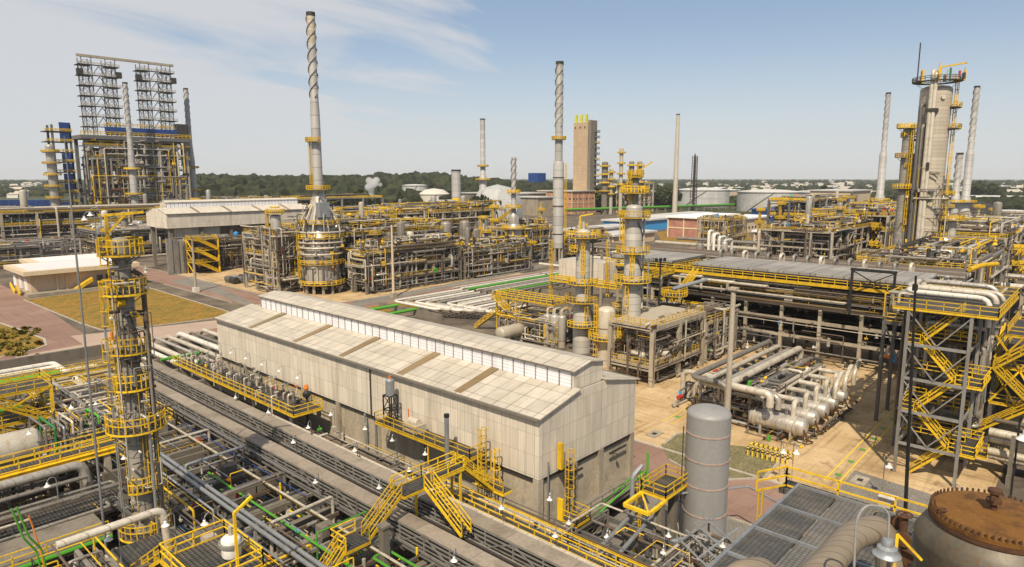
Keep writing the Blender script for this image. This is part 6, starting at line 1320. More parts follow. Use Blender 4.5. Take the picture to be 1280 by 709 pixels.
# ================================================================ office building
t = thing('office_building','low beige office with white flat roof beside the grass lot','building',(70,262,0))
MB().box(51.5,80,247.5,268,0,6.4).build('wall','office',t)
r_ = MB(); r_.box(49.4,82,244.8,270.5,6.4,7.7); ro = r_.build('roof','fascia',t); MB().box(51.4,80.4,246.6,269,7.7,7.76).build('roof_membrane','whiteroof',ro)
r_ = MB(); r_.box(60,86,274,302,5.0,6.2); rb = r_.build('roof','fascia',t); MB().box(63,84.5,276,300.5,6.2,6.26).build('roof_membrane','whiteroof',rb); MB().box(62,84.5,275,300,0,5.0).build('wall','office',t)
for x in (58.4,61): MB().box(x-.2,x+.2,247.2,247.5,0,5.6).build('pilaster','office',t)
for k in range(4): f = MB().box(69.5+k*2.5,71.5+k*2.5,247.25,247.45,1.4,4.6).build('window','galv',t); MB().box(69.7+k*2.5,71.3+k*2.5,247.15,247.24,2.2,4.4).build('pane','glass',f)
for k in range(3): MB().box(51.2,51.48,251+k*7,254+k*7,1.0,4.6).build('window','whiteroof',t)
st = MB(); st.add([(62.5,244.0,.1),(62.5,246.4,.1),(67.5,246.4,3.0),(67.5,244.0,3.0),(62.5,244.0,1.1),(62.5,246.4,1.1),(67.5,246.4,4.2),(67.5,244.0,4.2)],[(0,1,2,3),(7,6,5,4),(0,4,5,1),(1,5,6,2),(2,6,7,3),(3,7,4,0)]); st.build('entry_stair','yellow',t)
for k in range(2): s_ = MB(); s_.beam((48.9,249+k*7,.3),(48.9,254+k*7,2.4),.3,1.3); s_.build('entry_stair','yellow',t)
MB().box(49.5,82,243.4,247,0.03,.9).build('plinth','concrete',t)
# ================================================================ left distance
t = unit('pipe_rack','long concrete pipe rack far left behind the office',60,190,400,430,[7,13,19],9,2,301,'concrete',100,(.3,.7),rails=True,rr=.16,post=1.1,yl=.10)
t = unit('steel_structure','crowded pipe structure between office and smaller shed',98,150,330,370,[6,12],5,3,302,'steel',100,(.25,.55),rails=True,rr=.10,post=.9,yl=.16)
t = unit('steel_structure','steel structure of pipes behind the smaller shed',180,300,400,440,[8,15,22],7,2,303,'steel_light',100,(.3,.7),rails=True,rr=.18,post=1.1,yl=.15)
t = unit('steel_structure','low pipe structure left of the office roof',52,88,330,352,[4.5,8],5,2,304,'steel_light',90,(.22,.5),rails=False,rr=.10,post=.7,yl=.12)
scatter(9,100,148,332,366,[6.1,12.1],'in the structure between office and smaller shed','left structure',210,big=1.1)
scatter(8,64,186,402,428,[7.1,19.1],'on the long far left pipe rack','far left rack',211,big=1.2)
c = at(92,304); t = thing('horizontal_drum','pale horizontal drum with yellow top walkway behind the office','vessel',(c.x,c.y,0)); dx = c.x; dy = c.y
drum_h(t,(dx,dy,4.6),2.4,17,'x','vessel',20,base=.02); flat_platform(t,dx-8,dx+8,dy-1,dy+1,7.6,sides='xXyY',rr=.16); ladder(t,dx-9,dy-2,0,7,190,r=.15)
for k in range(8):
    c = at(8+k*4.2,306); one(MB().pipe([(c.x,c.y,0.1),(c.x,c.y,6.2),(c.x+6,c.y+10,8.4),(c.x+6,c.y+10,2)],.5,8),'pipe',['white','white','pipe','white','pipe','blue','white','green'][k],f'{ORD[k]} slanting white pipe from the left behind the office roof','pipe','slanting pipes behind the office')
c = at(38,306); one(MB().box(c.x-1,c.x+2,c.y-1,c.y+8,0,9),'transformer_panel','green','green upright panel at the right end of the slanting pipes','panel')
for k in range(5):
    c = at(8+k*17,262); one(MB().box(c.x-10,c.x+9,c.y-4,c.y+4,4,11),'container','blue',f'{ORD[k]} blue container from the left in the far left rack','container','blue containers in the far left rack')
for k in range(9):
    c = at(60+k*9,292); v = thing('horizontal_drum',f'pale drum behind the office, {ORD[k]} in the line towards the smaller shed','vessel',(c.x,c.y,0),'line of drums behind the office'); drum_h(v,(c.x,c.y,3),1.6,8,'x',['alu','vessel','pipe_grey'][k%3],14,base=.02)
# coker
c = at(117,288); KX, KY = c.x, c.y
t = thing('coker_structure','giant coker structure with twin lattice derricks and blue band at left','process tower',(KX+40,KY+10,0))
KW, KD = 66, 20
for i in range(8):
    for j in range(2): x = KX+KW*i/7; y = KY+KD*j; MB().box(x-1,x+1,y-1,y+1,0,62).build('post','steel_light' if j == 0 else 'steel',t)
for i, z in enumerate((10,18,26,34,42,50,58)):
    b = MB(); b.box(KX-2,KX+KW+2,KY-1.4,KY-.9,z-1.3,z).box(KX,KX+KW,KY+1,KY+KD,z-.5,z-.1); b.build('floor_beams','steel_light',t)
    g = MB(); rail(g,[(KX-2,KY-1.5,z),(KX+KW+2,KY-1.5,z)],h=1.3,r=.2,sp=5); g.build('railing','yellow',t)
    MB().box(KX+2,KX+KW-2,KY+9,KY+9.3,z+.1,z+6.4).build('wind_panel','dark',t) if i % 4 != 3 else None
MB().box(KX-3,KX+KW+3,KY-3,KY+KD+2,62,64.5).build('deck','steel',t)
MB().box(KX+12,KX+KW-4,KY-2.6,KY-2.2,65,70.5).build('blue_cladding','blue',t)
MB().box(KX+KW-6,KX+KW+2,KY-3,KY+4,64.6,75).build('lift_house','dark',t)
g = MB(); rail(g,[(KX-3,KY-3,64.6),(KX+KW+3,KY-3,64.6)],h=2.5,r=.22,sp=3); rail(g,[(KX+12,KY-1.5,71),(KX+KW-8,KY-1.5,71)],h=2.2,r=.22,sp=3); g.build('railing','yellow',t)
for i in range(7):
    x = KX+KW*i/7; 
    if i % 2: MB().beam((x,KY-1.2,42),(x+KW/7,KY-1.2,61),.7).build('brace','steel_light',t)
    else: MB().beam((x+KW/7,KY-1.2,42),(x,KY-1.2,61),.7).build('brace','steel_light',t)
for i in range(4):
    x = KX+10+i*15; MB().lathe([(1.5,14),(4.2,24)]+[(4.2,52)]+head(4.2,52),(x,KY+6,0),n=20).build('drum','dark',t)
rngk = random.Random(88)
for i in range(60):
    MB().pipe(route(rngk,KX-1,KX+KW,KY-2.5,KY+5,2,62,4,4),rngk.uniform(.35,.8),6,seg=2).build('pipe',rngk.choice(['pipe','pipe_grey','alu','pipe_brown','alu_dull']),t)
clutter(t, KX-2, KX+KW, KY-3.5, KY+1, 3, 63, 90, 90, .55, 66, .22, None, ('small_pipe','fitting'), ['yellow','dark','pipe','steel','rust_dark','vessel'])
def derrick(x0, x1, label):
    d = thing('derrick', label, 'derrick', ((x0+x1)/2, KY+5, 64.6)); y0, y1 = KY+1, KY+9; zt = 116
    for k, (a, b2) in enumerate(((x0,x0+6),(x1-6,x1))):
        for x in (a, b2):
            for y in (y0, y1): MB().beam((x,y,64.6),(x,y,zt),.55).build('leg','steel_light',d)
        l = MB(); z = 66; i = 0
        while z < zt-6:
            for y in (y0,y1): l.beam((a,y,z),(b2,y,z+6),.22).beam((b2,y,z),(a,y,z+6),.22).beam((a,y,z+6),(b2,y,z+6),.22)
            for x in (a,b2): l.beam((x,y0,z),(x,y1,z+6),.22).beam((x,y1,z),(x,y0,z+6),.22)
            z += 6; i += 1
        l.build('lattice','steel_light',d)
    for i in range(7):
        z = 70+i*6.8; p = MB().box(x0-2.2,x1+2.2,y0-1.6,y0+.2,z,z+.5).box(x0-2.2,x0+6,y0,y1,z+.01,z+.49).box(x1-6,x1+2.2,y0,y1,z+.02,z+.48).build('platform','dark',d); rail(MB(),[(x0-2.2,y0-1.6,z+.5),(x1+2.2,y0-1.6,z+.5)],h=1.4,r=.16,sp=3).build('railing','vessel',p)
        if i < 6: MB().beam((x0+6,y0+.1,z+.5),((x0+x1)/2,y0+.1,z+6.6),.4).beam((x1-6,y0+.1,z+.5),((x0+x1)/2,y0+.1,z+6.6),.4).build('brace','steel',d)
    for x in (x0-1.5,x1+1.5): MB().box(x-1.8,x+1.8,y0-2,y0+1,104,108).build('cabin','dark',d)
    return d
derrick(KX+2.5, KX+23, 'left lattice derrick standing on the giant coker structure'); derrick(KX+39, KX+59.5, 'right lattice derrick standing on the giant coker structure')
one(MB().box(KX,KX+62,KY+.4,KY+2.4,116,117.6), 'top_beam', 'concrete', 'long horizontal beam joining the tops of both lattice derricks', 'beam')
t = thing('stair_tower','tower with blue panels and yellow landings at the left end of the coker','stair tower',(KX-14,KY-2,0)); sx = KX-15
for x in (sx-5,sx+5):
    for y in (KY-6,KY+4): MB().box(x-.6,x+.6,y-.6,y+.6,0,70).build('post','steel',t)
for i in range(10):
    z = 6+i*6.6; p = MB().box(sx-9,sx+6,KY-7,KY+5,z,z+.5).build('landing','dark',t); rail(MB(),[(sx-9,KY-7,z+.5),(sx+6,KY-7,z+.5)],h=1.5,r=.22,sp=3).build('railing','yellow',p)
    if i > 2 and i != 7: MB().box(sx-1,sx+5.5,KY-6.6,KY-6.3,z+.6,z+6.2).build('blue_panel','blue',t)
MB().lathe([(2.6,2),(2.6,56)]+head(2.6,56),(sx-8,KY-9,0),n=16).build('column','alu',t)
for i in range(7): ring_platform(t,sx-8,KY-9,8+i*7.4,2.6,5,0,360,.2)
for k,(p,top,q) in enumerate((((172,287),105,'left'),((244.5,280),112,'right'))):
    c = at(*p); s_ = 36/(p[1]-222); h = CAM_H+(222-top)*s_*.985; m = (CAM_H+(222-178)*s_) if k == 0 else CAM_H+(222-172)*s_
    chimney('chimney', f'silver chimney with spiral strakes, {q} one in front of the coker structure', c.x, c.y, [(2.6,0),(2.4,m-14),(1.8,m-4),(1.5,h)] if k == 0 else [(2.9,0),(2.7,m-18),(1.9,m-6),(1.6,h)], strake=(m+4,h-1), plats=[(CAM_H+(222-(212 if k==0 else 210))*s_,2.4,5.2),(CAM_H+(222-(243 if k==0 else 238))*s_,2.5,5.6)], n=20, rr=.25)
# ================================================================ right distance
t = unit('steel_structure','pipe structure with yellow stairs left of the wide tall column',252,306,76,102,[6,11,17],6,3,401,'concrete',100,(.2,.45),rails=True,rr=.085,post=.8,yl=.18)
t = unit('steel_structure','crowded pipe structure behind the fan deck near the orange brick building',198,232,80,110,[3,6.4],5,3,402,'concrete_grey',100,(.18,.4),rails=True,rr=.08,post=.7,yl=.16)
t = unit('steel_structure','process structure at the foot of the wide tall column',186,236,24,50,[5,10,15],6,3,403,'concrete_grey',100,(.18,.4),rails=True,rr=.08,post=.7,yl=.14)
t = unit('steel_structure','pipe structure with yellow rails right of the wide tall column',250,330,26,58,[6,12,18],6,3,404,'concrete',100,(.2,.5),rails=True,rr=.10,post=.8,yl=.22)
t = unit('steel_structure','low pipe structure in the right distance before the storage tank',196,250,-4,16,[5,9],6,2,405,'concrete',100,(.2,.5),rails=True,rr=.08,post=.7,yl=.12)
t = unit('furnace_structure','furnace box with dark walls below the leaning silver chimneys',330,400,110,130,[9,18,25],5,2,406,'steel',100,(.25,.6),rails=True,rr=.2,post=1,yl=.2)
MB().box(332,398,112,128,2,17).build('wall','gutter',t)
t = unit('steel_structure','wide distant structure with yellow landings behind the fan deck',300,350,70,100,[8,15,21],5,2,407,'concrete',100,(.25,.6),rails=True,rr=.17,post=1,yl=.25)
scatter(9,254,304,78,100,[6.1,11.1,17.1],'in the structure left of the wide tall column','right structure',411,big=1.2)
scatter(8,200,230,82,108,[3.1,6.5],'behind the fan deck near the orange brick building','deck back structure',412)
scatter(9,252,328,28,56,[6.1,12.1,18.1],'in the structure right of the wide tall column','far right structure',413,big=1.3)
scatter(7,198,248,-2,14,[5.1,9.1],'in the low structure before the storage tank at right','low right structure',414)
scatter(6,302,348,72,98,[8.1,15.1,21.1],'in the distant structure behind the fan deck','distant structure',415,big=1.5)
for k in range(4): one(MB().pipe([(232-k,104+k*2,.2),(232-k,104+k*2,14+k),(226,104+k*2,14+k),(226,104+k*2,9)],.5,10),'pipe','white',f'{ORD[k]} thick white pipe bend from the front right of the fan deck panels','pipe','thick white pipe bends behind the fan deck')
for k, (x,y,z0,z1,dx) in enumerate(((300,26,2,20,16),(322,24,6,22,16),(262,24,4,14,12),(296,74,2,17,10),(318,68,6,21,14))):
    t = thing('stair_flight', f'zigzag yellow stair in the right distance, {ORD[k]} of those around the wide column', 'stair', (x,y,z0), 'yellow stairs in the right distance'); n = 4
    for i in range(n):
        a = z0+(z1-z0)*i/n; b2 = z0+(z1-z0)*(i+1)/n; xa, xb = (x,x+dx) if i % 2 == 0 else (x+dx,x)
        stair(t,(xa,y-1.5*(i%2),a),(xb,y-1.5*(i%2),b2),1.5,.17,treads=False); flat_platform(t,xb-1.5,xb+1.5,y-2.5,y+1,b2,sides='xXyY',rr=.15)
for k in range(5):
    x = 215+k*20; one(MB().tube([(x,-20,5+.5*k),(x,160,5+.5*k)],.8,8),'pipe',['pipe','white','alu','pipe','pipe_grey'][k],f'{ORD[k]} long pale pipe line crossing the right distance behind the deck','pipe','long pipe lines in the right distance')
one(MB().pipe([(212,16,6),(212,16,11),(216,4,14),(218,-8,14)],.8,12),'pipe','yellow','bright yellow fat pipe in the right distance above the white pipes','pipe')
for k, nm_ in enumerate(('pipe structure with yellow stairs left of the wide tall column','process structure at the foot of the wide tall column','pipe structure with yellow rails right of the wide tall column','wide distant structure with yellow landings behind the fan deck','low pipe structure in the right distance before the storage tank')):
    for o in [o for o in bpy.data.objects if o.get('label') == nm_]:
        x0, x1, y0, y1, z = ((252,306,76,102,17),(186,236,24,50,15),(250,330,26,58,18),(300,350,70,100,21),(196,250,-4,16,9))[k]
        clutter(o, x0, x1, y0, y0+(y1-y0)*.7, z+.2, z+4.5, 45, 60, .28, 700+k, .34, None, ('small_pipe','fitting'), ['yellow','yellow','pipe','dark','alu','vessel','rust_dark','steel'])
for k, (p_, b_, t_, r) in enumerate(((947,318,262,.8),(972,316,254,1.0),(1012,316,262,.8),(1046,312,250,.9),(1062,320,262,.7),(1082,312,258,1.0),(1104,318,262,.8),(1216,322,258,1.0),(1236,318,262,.8),(1256,330,272,.8))):
    c = at(p_, b_); h = zpix(c, t_)
    tower_col('slim_column', f'{ORD[k]} slim process column from the left in the right distance', c.x, c.y, 0, [(r,0,h*.55),(r*.8,h*.58,h)], [(h*.98,r*.8,r+1.5,-200,60),(h*.7,r*.8,r+1.4,-260,0)], mat=['alu','column_grey','column_light','stack'][k%4], lads=[(h*.3,h,r+.3,200)], rr=.1, davit=k % 2 == 0, lr=.1, n=16)
# wide tall column
c = at(1146,372); QX, QY = c.x, c.y; QR = 4.1; QT = 61
t = thing('tall_column','wide tall weathered column with twin pipes and cluttered platform top at right','column',(QX,QY,0))
MB().lathe([(QR,0),(QR,QT)]+head(QR,QT,True,.35),(QX,QY,0),n=44).build('shell','column',t)
va = math.atan2(-QY,-QX)                                     # towards the camera
def ca(d, r): return (QX+r*math.cos(va+R(d)), QY+r*math.sin(va+R(d)))
for k, (d, r, top) in enumerate(((-14,.55,QT+5),(-4,.55,QT+4.5),(-30,.45,QT-10),(-42,.6,QT-4),(-55,.4,QT-18),(-66,.5,QT-26),(-78,.35,QT-14))):
    x, y = ca(d, QR+1.0); x2, y2 = ca(d, QR-1.5); MB().pipe([(x,y,4),(x,y,top),(x2,y2,top)],r,12,bend=1.5).build('overhead_pipe',['pipe','pipe','pipe_grey','steel','pipe_brown','pipe_grey','steel'][k],t)
for z in (QT-6, QT-31, QT-48):
    g = MB()
    for d in (-14,-2): x, y = ca(d, QR+.6); g.box(x-1.0,x+1.0,y-1.0,y+1.0,z-.5,z+.5)
    g.build('pipe_clamp','dark',t)
for z, r1, a0, a1 in ((QT+2.4,6.3,0,360),(QT-5,6.6,60,140),(QT-11,7.0,60,140),(QT-13,8.0,-110,-60),(QT-22,7.2,-110,-60),(QT-30,7,70,130),(QT-42,7.0,40,150),(QT-51,8,10,150)): 
    ring_platform(t,QX,QY,z,QR,r1,a0+math.degrees(va),a1+math.degrees(va),.11,rm='steel' if z > QT else 'yellow')
x, y = ca(92, QR+.5); ladder(t,x,y,8,QT+2,92+math.degrees(va),r=.13,hoop=3)
x, y = ca(-80, QR+.5); ladder(t,x,y,30,QT-12,-80+math.degrees(va),r=.13,hoop=3)
rg = random.Random(5)
for k in range(14):
    d = rg.uniform(0,360); x, y = ca(d, rg.uniform(2,7)); h = rg.uniform(1,4.5); MB().tube([(x,y,QT+2.4),(x,y,QT+2.4+h)],rg.uniform(.12,.45),8).build('nozzle',rg.choice(['pipe','yellow','green_dark','dark','pipe_grey','red','yellow']),t)
x, y = ca(-50,6.5); MB().beam((x,y,QT+2),(x,y,QT+13),.28).build('lightning_rod','dark',t)
x, y = ca(10,3); x2, y2 = ca(60,7.8); mb = MB(); mb.beam((x,y,QT+2),(x,y,QT+6),.4); mb.beam((x,y,QT+6),(x2,y2,QT+6.6),.4); mb.build('davit','yellow',t)
for z, d in ((QT-2.4,25),(QT-31,14),(QT-43,12)): x, y = ca(d, QR-.2); x2, y2 = ca(d, QR+.5); MB().tube([(x,y,z),(x2,y2,z)],.6,12).build('manway',['vessel','dark','dark'][0 if z > QT-5 else 1],t)
x, y = ca(-72, QR+2.4)
tower_col('tall_column','slim dark column hugging the left side of the wide tall column', x, y, 0, [(1.3,0,50)], [(50.5,1.3,3,0,360),(42,1.3,2.8,0,200),(33,1.3,2.8,100,300)], mat='column_grey', lads=[(20,50,1.6,230)], rr=.1, davit=False, lr=.1)
x, y = ca(75, QR+3.2)
tower_col('tall_column','slim pale column close to the right side of the wide tall column', x, y, 0, [(1.1,0,24)], [(24,1.1,3,0,360),(17,1.1,2.8,100,300)], rr=.1, davit=False, lr=.1)
clutter(t, QX-6, QX+3, QY-6, QY+5, 2, 40, 40, 40, .22, 77, .2)
# leaning-looking chimneys at right
for k, (bx_, by_, tx_, ty_, r0, r1, lab) in enumerate(((1096.5,284,1108,114,2.5,1.55,'slim silver spiral chimney left of the wide tall column'),(1202.5,290,1218.5,106,2.4,1.65,'slim silver spiral chimney right of the wide tall column'))):
    c = at(bx_,by_); s_ = 36/(by_-222); h = CAM_H+(222-ty_)*s_*.955
    t = chimney('chimney', lab, c.x, c.y, [(r0+.8,0),(r0+.8,22),(r0,24),(r0,h*.55),(r1+.2,h*.57),(r1,h)], strake=(h*.6,h-1), plats=[(20,r0+.8,r0+4)], n=20, rr=.2)
c = at(1189,300); t = chimney('chimney','short dark spiral chimney close right of the wide tall column',c.x,c.y,[(2.1,0),(2.1,26),(1.7,27),(1.7,50)],strake=(33,49.5),plats=[(22,2.1,5)],n=18,rr=.18,sm='vessel',mat='stack')
# brick buildings
def block(name, label, cat, x0,x1,y0,y1,h, wall, band, roofm='whiteroof', rows=2, win=(3.2,1.5), over=1.2, winx=True, winy=False):
    t = thing(name,label,cat,((x0+x1)/2,(y0+y1)/2,0)); MB().box(x0,x1,y0,y1,0,h).build('wall',wall,t); MB().box(x0-over,x1+over,y0-over,y1+over,h,h+1.0).build('roof',roofm,t)
    if band:
        b = MB()
        for z in (h*.5,): b.box(x0-.25,x1+.25,y0-.25,y1+.25,z-.35,z+.35)
        n = max(2,int((y1-y0)/9))
        for i in range(n+1): y = y0+(y1-y0)*i/n; b.box(x0-.3,x0-.02,y-.4,y+.4,0,h-.02)
        n = max(2,int((x1-x0)/9))
        for i in range(n+1): x = x0+(x1-x0)*i/n; b.box(x-.4,x+.4,y0-.3,y0-.02,0,h-.02)
        b.build('frame',band,t)
    for r in range(rows):
        z = h*(r+.28)/rows
        if winx:
            n = int((x1-x0)/win[0]/1.6)
            for i in range(n): x = x0+(x1-x0)*(i+.5)/n; MB().box(x-win[0]*.35,x+win[0]*.35,y0-.12,y0-.04,z,z+win[1]).build('window','glass',t)
        if winy:
            n = int((y1-y0)/win[0]/1.6)
            for i in range(n): y = y0+(y1-y0)*(i+.5)/n; MB().box(x0-.12,x0-.04,y-win[0]*.35,y+win[0]*.35,z,z+win[1]).build('window','glass',t)
    return t
block('brick_building','red brick two storey building with white roof in the right middle distance','building',368,420,185,206,12,'brick','fascia')
block('brick_building','low building with white roof beside the red brick one','building',423,470,184,200,9,'fascia',None,rows=1)
block('brick_building','orange brick building behind the fan deck and yellow stairs','building',352,376,112,126,14,'brick_orange','fascia',rows=1,winx=False)
block('brick_building','second orange brick wall building nearer the yellow frames','building',344,362,128,142,8,'brick_orange','fascia',rows=1,winx=False)
t = unit('steel_structure','yellow framed pipe unit rising before the brick buildings',300,322,138,152,[6,11,16],3,2,408,'concrete',80,(.18,.4),rails=True,rr=.17,post=.6,yl=.3)
block('warehouse','long blue warehouse between storage tanks and brick building','building',560,700,205,235,9,'blue',None,'blue',rows=0)
block('warehouse','small blue building left of the wide tall column','building',470,500,82,100,17,'blue_light',None,'tank_roof',rows=0)
block('warehouse','beige building at the foot of the left leaning chimney','building',640,700,180,215,24,'fascia',None,'tank_roof',rows=1)
for k,(x0,x1,y0,y1,h) in enumerate(((380,470,240,262,7),(300,360,226,240,6),(470,540,262,280,6),(300,342,200,214,5))):
    block('warehouse', ['low grey roofed warehouse with blue stripe right of the silver chimney','small low warehouse with grey roof near the central column','low pale warehouse behind the grey roofed ones','small grey shelter among the low warehouses'][k],'building',x0,x1,y0,y1,h,['blue_light','whiteroof','whiteroof','office'][k],None,'tank_roof',rows=0)
# storage tanks
def tank(label, x, y, r, h, dome=False, stripes=False, mat='tank', roofm='tank_roof'):
    t = thing('storage_tank', label, 'storage tank', (x,y,0)); MB().lathe([(r,0),(r,h)],(x,y,0),n=64).build('shell',mat,t)
    MB().lathe([(r+.25,h-.4),(r+.3,h),(r*.6,h+r*.05 if not dome else h+r*.28),(.01,h+r*.08 if not dome else h+r*.36)],(x,y,0),n=64).build('roof',roofm,t)
    MB().lathe([(r+.02,h-1.2),(r+.5,h-1.2),(r+.5,h-.9),(r+.02,h-.9)],(x,y,0),n=64).build('rim','gutter',t)
    if stripes:
        va_ = math.atan2(-y,-x)
        for d, m in stripes: MB().lathe([(r+.08,.2),(r+.08,h-1.3)],(x,y,0),n=6,a0=va_+R(d),a1=va_+R(d+9)).build('stripe',m,t)
    st = MB(); 
    for i in range(10): a = math.atan2(-y,-x)+R(-40+i*5); b2 = a+R(5); st.beam((x+(r+.6)*math.cos(a),y+(r+.6)*math.sin(a),h*i/10),(x+(r+.6)*math.cos(b2),y+(r+.6)*math.sin(b2),h*(i+1)/10),.5,.5)
    st.build('stair','gutter',t); return t
tank('big pale grey storage tank right of the dark trees', 794, 398, 33, 21)
tank('big storage tank with teal stripe behind the blue warehouse', 735, 290, 33, 21, stripes=((38,'stripe_teal'),(49,'stripe_orange')))
tank('storage tank with orange and teal stripes right of the teal striped one', 800, 258, 30, 20, stripes=((20,'stripe_teal'),(44,'stripe_orange')))
tank('brown storage tank cut by the right edge of the picture', *at(1272,328)[:2], 8.5, 15.5, mat='vessel')
tank('smaller pale tank behind the right edge tank', *at(1262,296)[:2], 8, 16)
tank('small pale storage tank with flat cone roof on the left by the forest', *at(519,256)[:2], 17, 26)
tank('white dome roofed tank by the forest', *at(543,257)[:2], 20, 15, dome=True, mat='white', roofm='white')
t = thing('coal_dome','pale sloped roof store behind the conical furnace','building',(*at(622,272)[:2],0)); c = at(622,272)
MB().lathe([(24,0),(24,12),(16,26),(.01,30)],(c.x,c.y,0),n=8).build('shell','tank',t)
for k,(p,w_,h) in enumerate((((650,268),40,20),((600,262),60,18),((672,270),22,17),((565,262),40,9))):
    c = at(*p); block('plant_building', ['grey plant building left of the wide silver chimney','dark low plant building behind the fat chimney','taller grey plant building touching the wide silver chimney','long low dark building beside the white dome tank'][k],'building',c.x,c.x+w_,c.y,c.y+30,h,['steel_light','gutter','concrete','gutter'][k],None,'tank_roof',rows=0)
one(MB().box(*(lambda c:(c.x,c.x+14,c.y,c.y+14))(at(672,263)),31,41),'hopper','blue','blue block on the plant building left of the wide silver chimney','hopper')
c = at(604,272); s_ = 36/50; chimney('chimney','slim pale chimney with yellow ring left of the wide silver one',c.x,c.y,[(3.4,0),(3.4,36),(2.4,38),(2.2,CAM_H+72*s_)],plats=[(34,3.4,6.5),(46,2.4,5)],n=18,rr=.3)
# concrete tower
c = at(733,266); x, y = c.x, c.y
t = thing('concrete_tower','tall square tan concrete tower with yellow fittings on its top','tower',(x,y,0)); TH = CAM_H+68*36/44
MB().box(x,x+12,y,y+18,0,TH).build('shaft','tower',t); MB().box(x+.6,x+11.4,y-3.5,y-.1,0,TH+2).build('stair_shaft','concrete_grey',t)
for i in range(12):
    z = 20+i*5.6; p = MB().box(x+7,x+13.5,y-5.6,y-3.6,z,z+.5).build('landing','dark',t); rail(MB(),[(x+7,y-5.6,z+.5),(x+13.5,y-5.6,z+.5)],h=1.6,r=.25,sp=4).build('railing','yellow' if i % 3 == 0 else 'steel',p)
for i in range(3): MB().box(x+.8,x+3,y+2+i*6.5,y+4.4+i*6.5,TH,TH+8).build('beacon','yellow_green',t)
for i in range(3): MB().box(x-.1,x-.02,y+3+i*6,y+4.5+i*6,TH-6,TH-4).build('vent','dark',t)
block('plant_building','tan brick plant hall at the foot of the concrete tower','building',x-30,x+8,y-4,y+40,22,'brick_orange','fascia','tank_roof',rows=2,winx=True,winy=True)
for k, (bx_, ty_, w_, mat, lab) in enumerate(((775,186,3,'vessel','slim tan column right of the concrete tower'),(788,203,4,'pipe_grey','dark stout column near the trees right of the concrete tower'),(798,203,4,'concrete','striped stout column beside the dark one'),(763,212,3,'vessel','short slim column just right of the concrete tower'),(755,204,5,'concrete_grey','yellow ringed stout column at the foot of the concrete tower'))):
    c = at(bx_,268); h = CAM_H+(222-ty_)*36/46; t = thing('distant_column',lab,'column',(c.x,c.y,0)); r = w_*.62; MB().lathe([(r,0),(r,h)]+head(r,h),(c.x,c.y,0),n=12).build('shell',mat,t)
    for i in range(4): ring_platform(t,c.x,c.y,h*(.45+.16*i),r,r+2,0,360,.3)
t = unit('steel_structure','distant crowded unit with yellow steel right of the concrete tower',x+20,x+64,y-40,y-24,[10,20,30],5,2,409,'vessel',60,(.5,1.1),rails=True,rr=.35,post=1.4,yl=.3)
c = at(843,268); h = CAM_H+(222-143)*36/46; chimney('chimney','very slim lone chimney between the trees and the pale storage tank',c.x,c.y,[(2.6,0),(1.6,h*.99)],n=12,mat='vessel')
c = at(866,264); h = CAM_H+(222-195)*36/42; t = thing('lattice_mast','dark distant lattice flare mast right of the lone chimney','mast',(c.x,c.y,0)); mb = MB()
for dx in (-2.6,2.6):
    for dy in (-2.6,2.6): mb.beam((c.x+dx,c.y+dy,0),(c.x+dx*.7,c.y+dy*.7,h),.5)
z = 4
while z < h-3:
    mb.beam((c.x-2.4,c.y-2.4,z),(c.x+2.4,c.y-2.4,z+3),.4).beam((c.x+2.4,c.y-2.4,z),(c.x-2.4,c.y-2.4,z+3),.4).beam((c.x-2.4,c.y-2.4,z),(c.x-2.4,c.y+2.4,z+3),.4); z += 3
mb.build('lattice','dark',t); MB().tube([(c.x,c.y,0),(c.x,c.y,h+2)],.7,8).build('riser','rust_dark',t)
t = thing('pipe_bridge','bright green pipeline on trestles crossing the middle distance','pipeline',(520,330,0))
a, b2 = at(708,270), at(925,262); a.z = b2.z = 6; MB().tube([a,b2],1.0,8).build('pipe','green',t); MB().tube([a+V3((3,3,-1.5)),b2+V3((3,3,-1.5))],.9,8).build('pipe','pipe_brown',t)
for i in range(22): p = a.lerp(b2,i/21); MB().box(p.x-.5,p.x+.5,p.y-.5,p.y+.5,0,5).build('trestle','concrete_grey',t)
for k,(p,w_,h) in enumerate((((840,252),240,14),((900,240),150,9))):
    c = at(*p); block('warehouse',['very long pale warehouse behind the storage tanks','pale distant warehouse beyond the long one'][k],'building',c.x,c.x+w_,c.y,c.y+80,h,'fascia',None,'whiteroof',rows=0)
for k,(p,w_,h) in enumerate((((1238,247),90,16),((1252,240),120,14),((1225,256),50,9),((1275,256),40,10))):
    c = at(*p); block('warehouse',['white industrial hall at the far right','wider white hall behind the far right one','small cream hall in front of the far right trees','cream shed at the right border'][k],'building',c.x,c.x+w_,c.y,c.y+60,h,['white','white','fascia','fascia'][k],None,'whiteroof',rows=0)
c = at(1222,268); t = thing('dark_roof_store','dark curved store roof right of the wide tall column','building',(c.x,c.y,0)); MB().lathe([(16,0),(15,6),(9,11),(.01,13)],(c.x,c.y,0),n=24).build('roof','dark',t)
# masts and far stacks
for k,(p,ty_,lab) in enumerate((((445,262),222,'thin dark mast before the forest hill'),)):
    pass
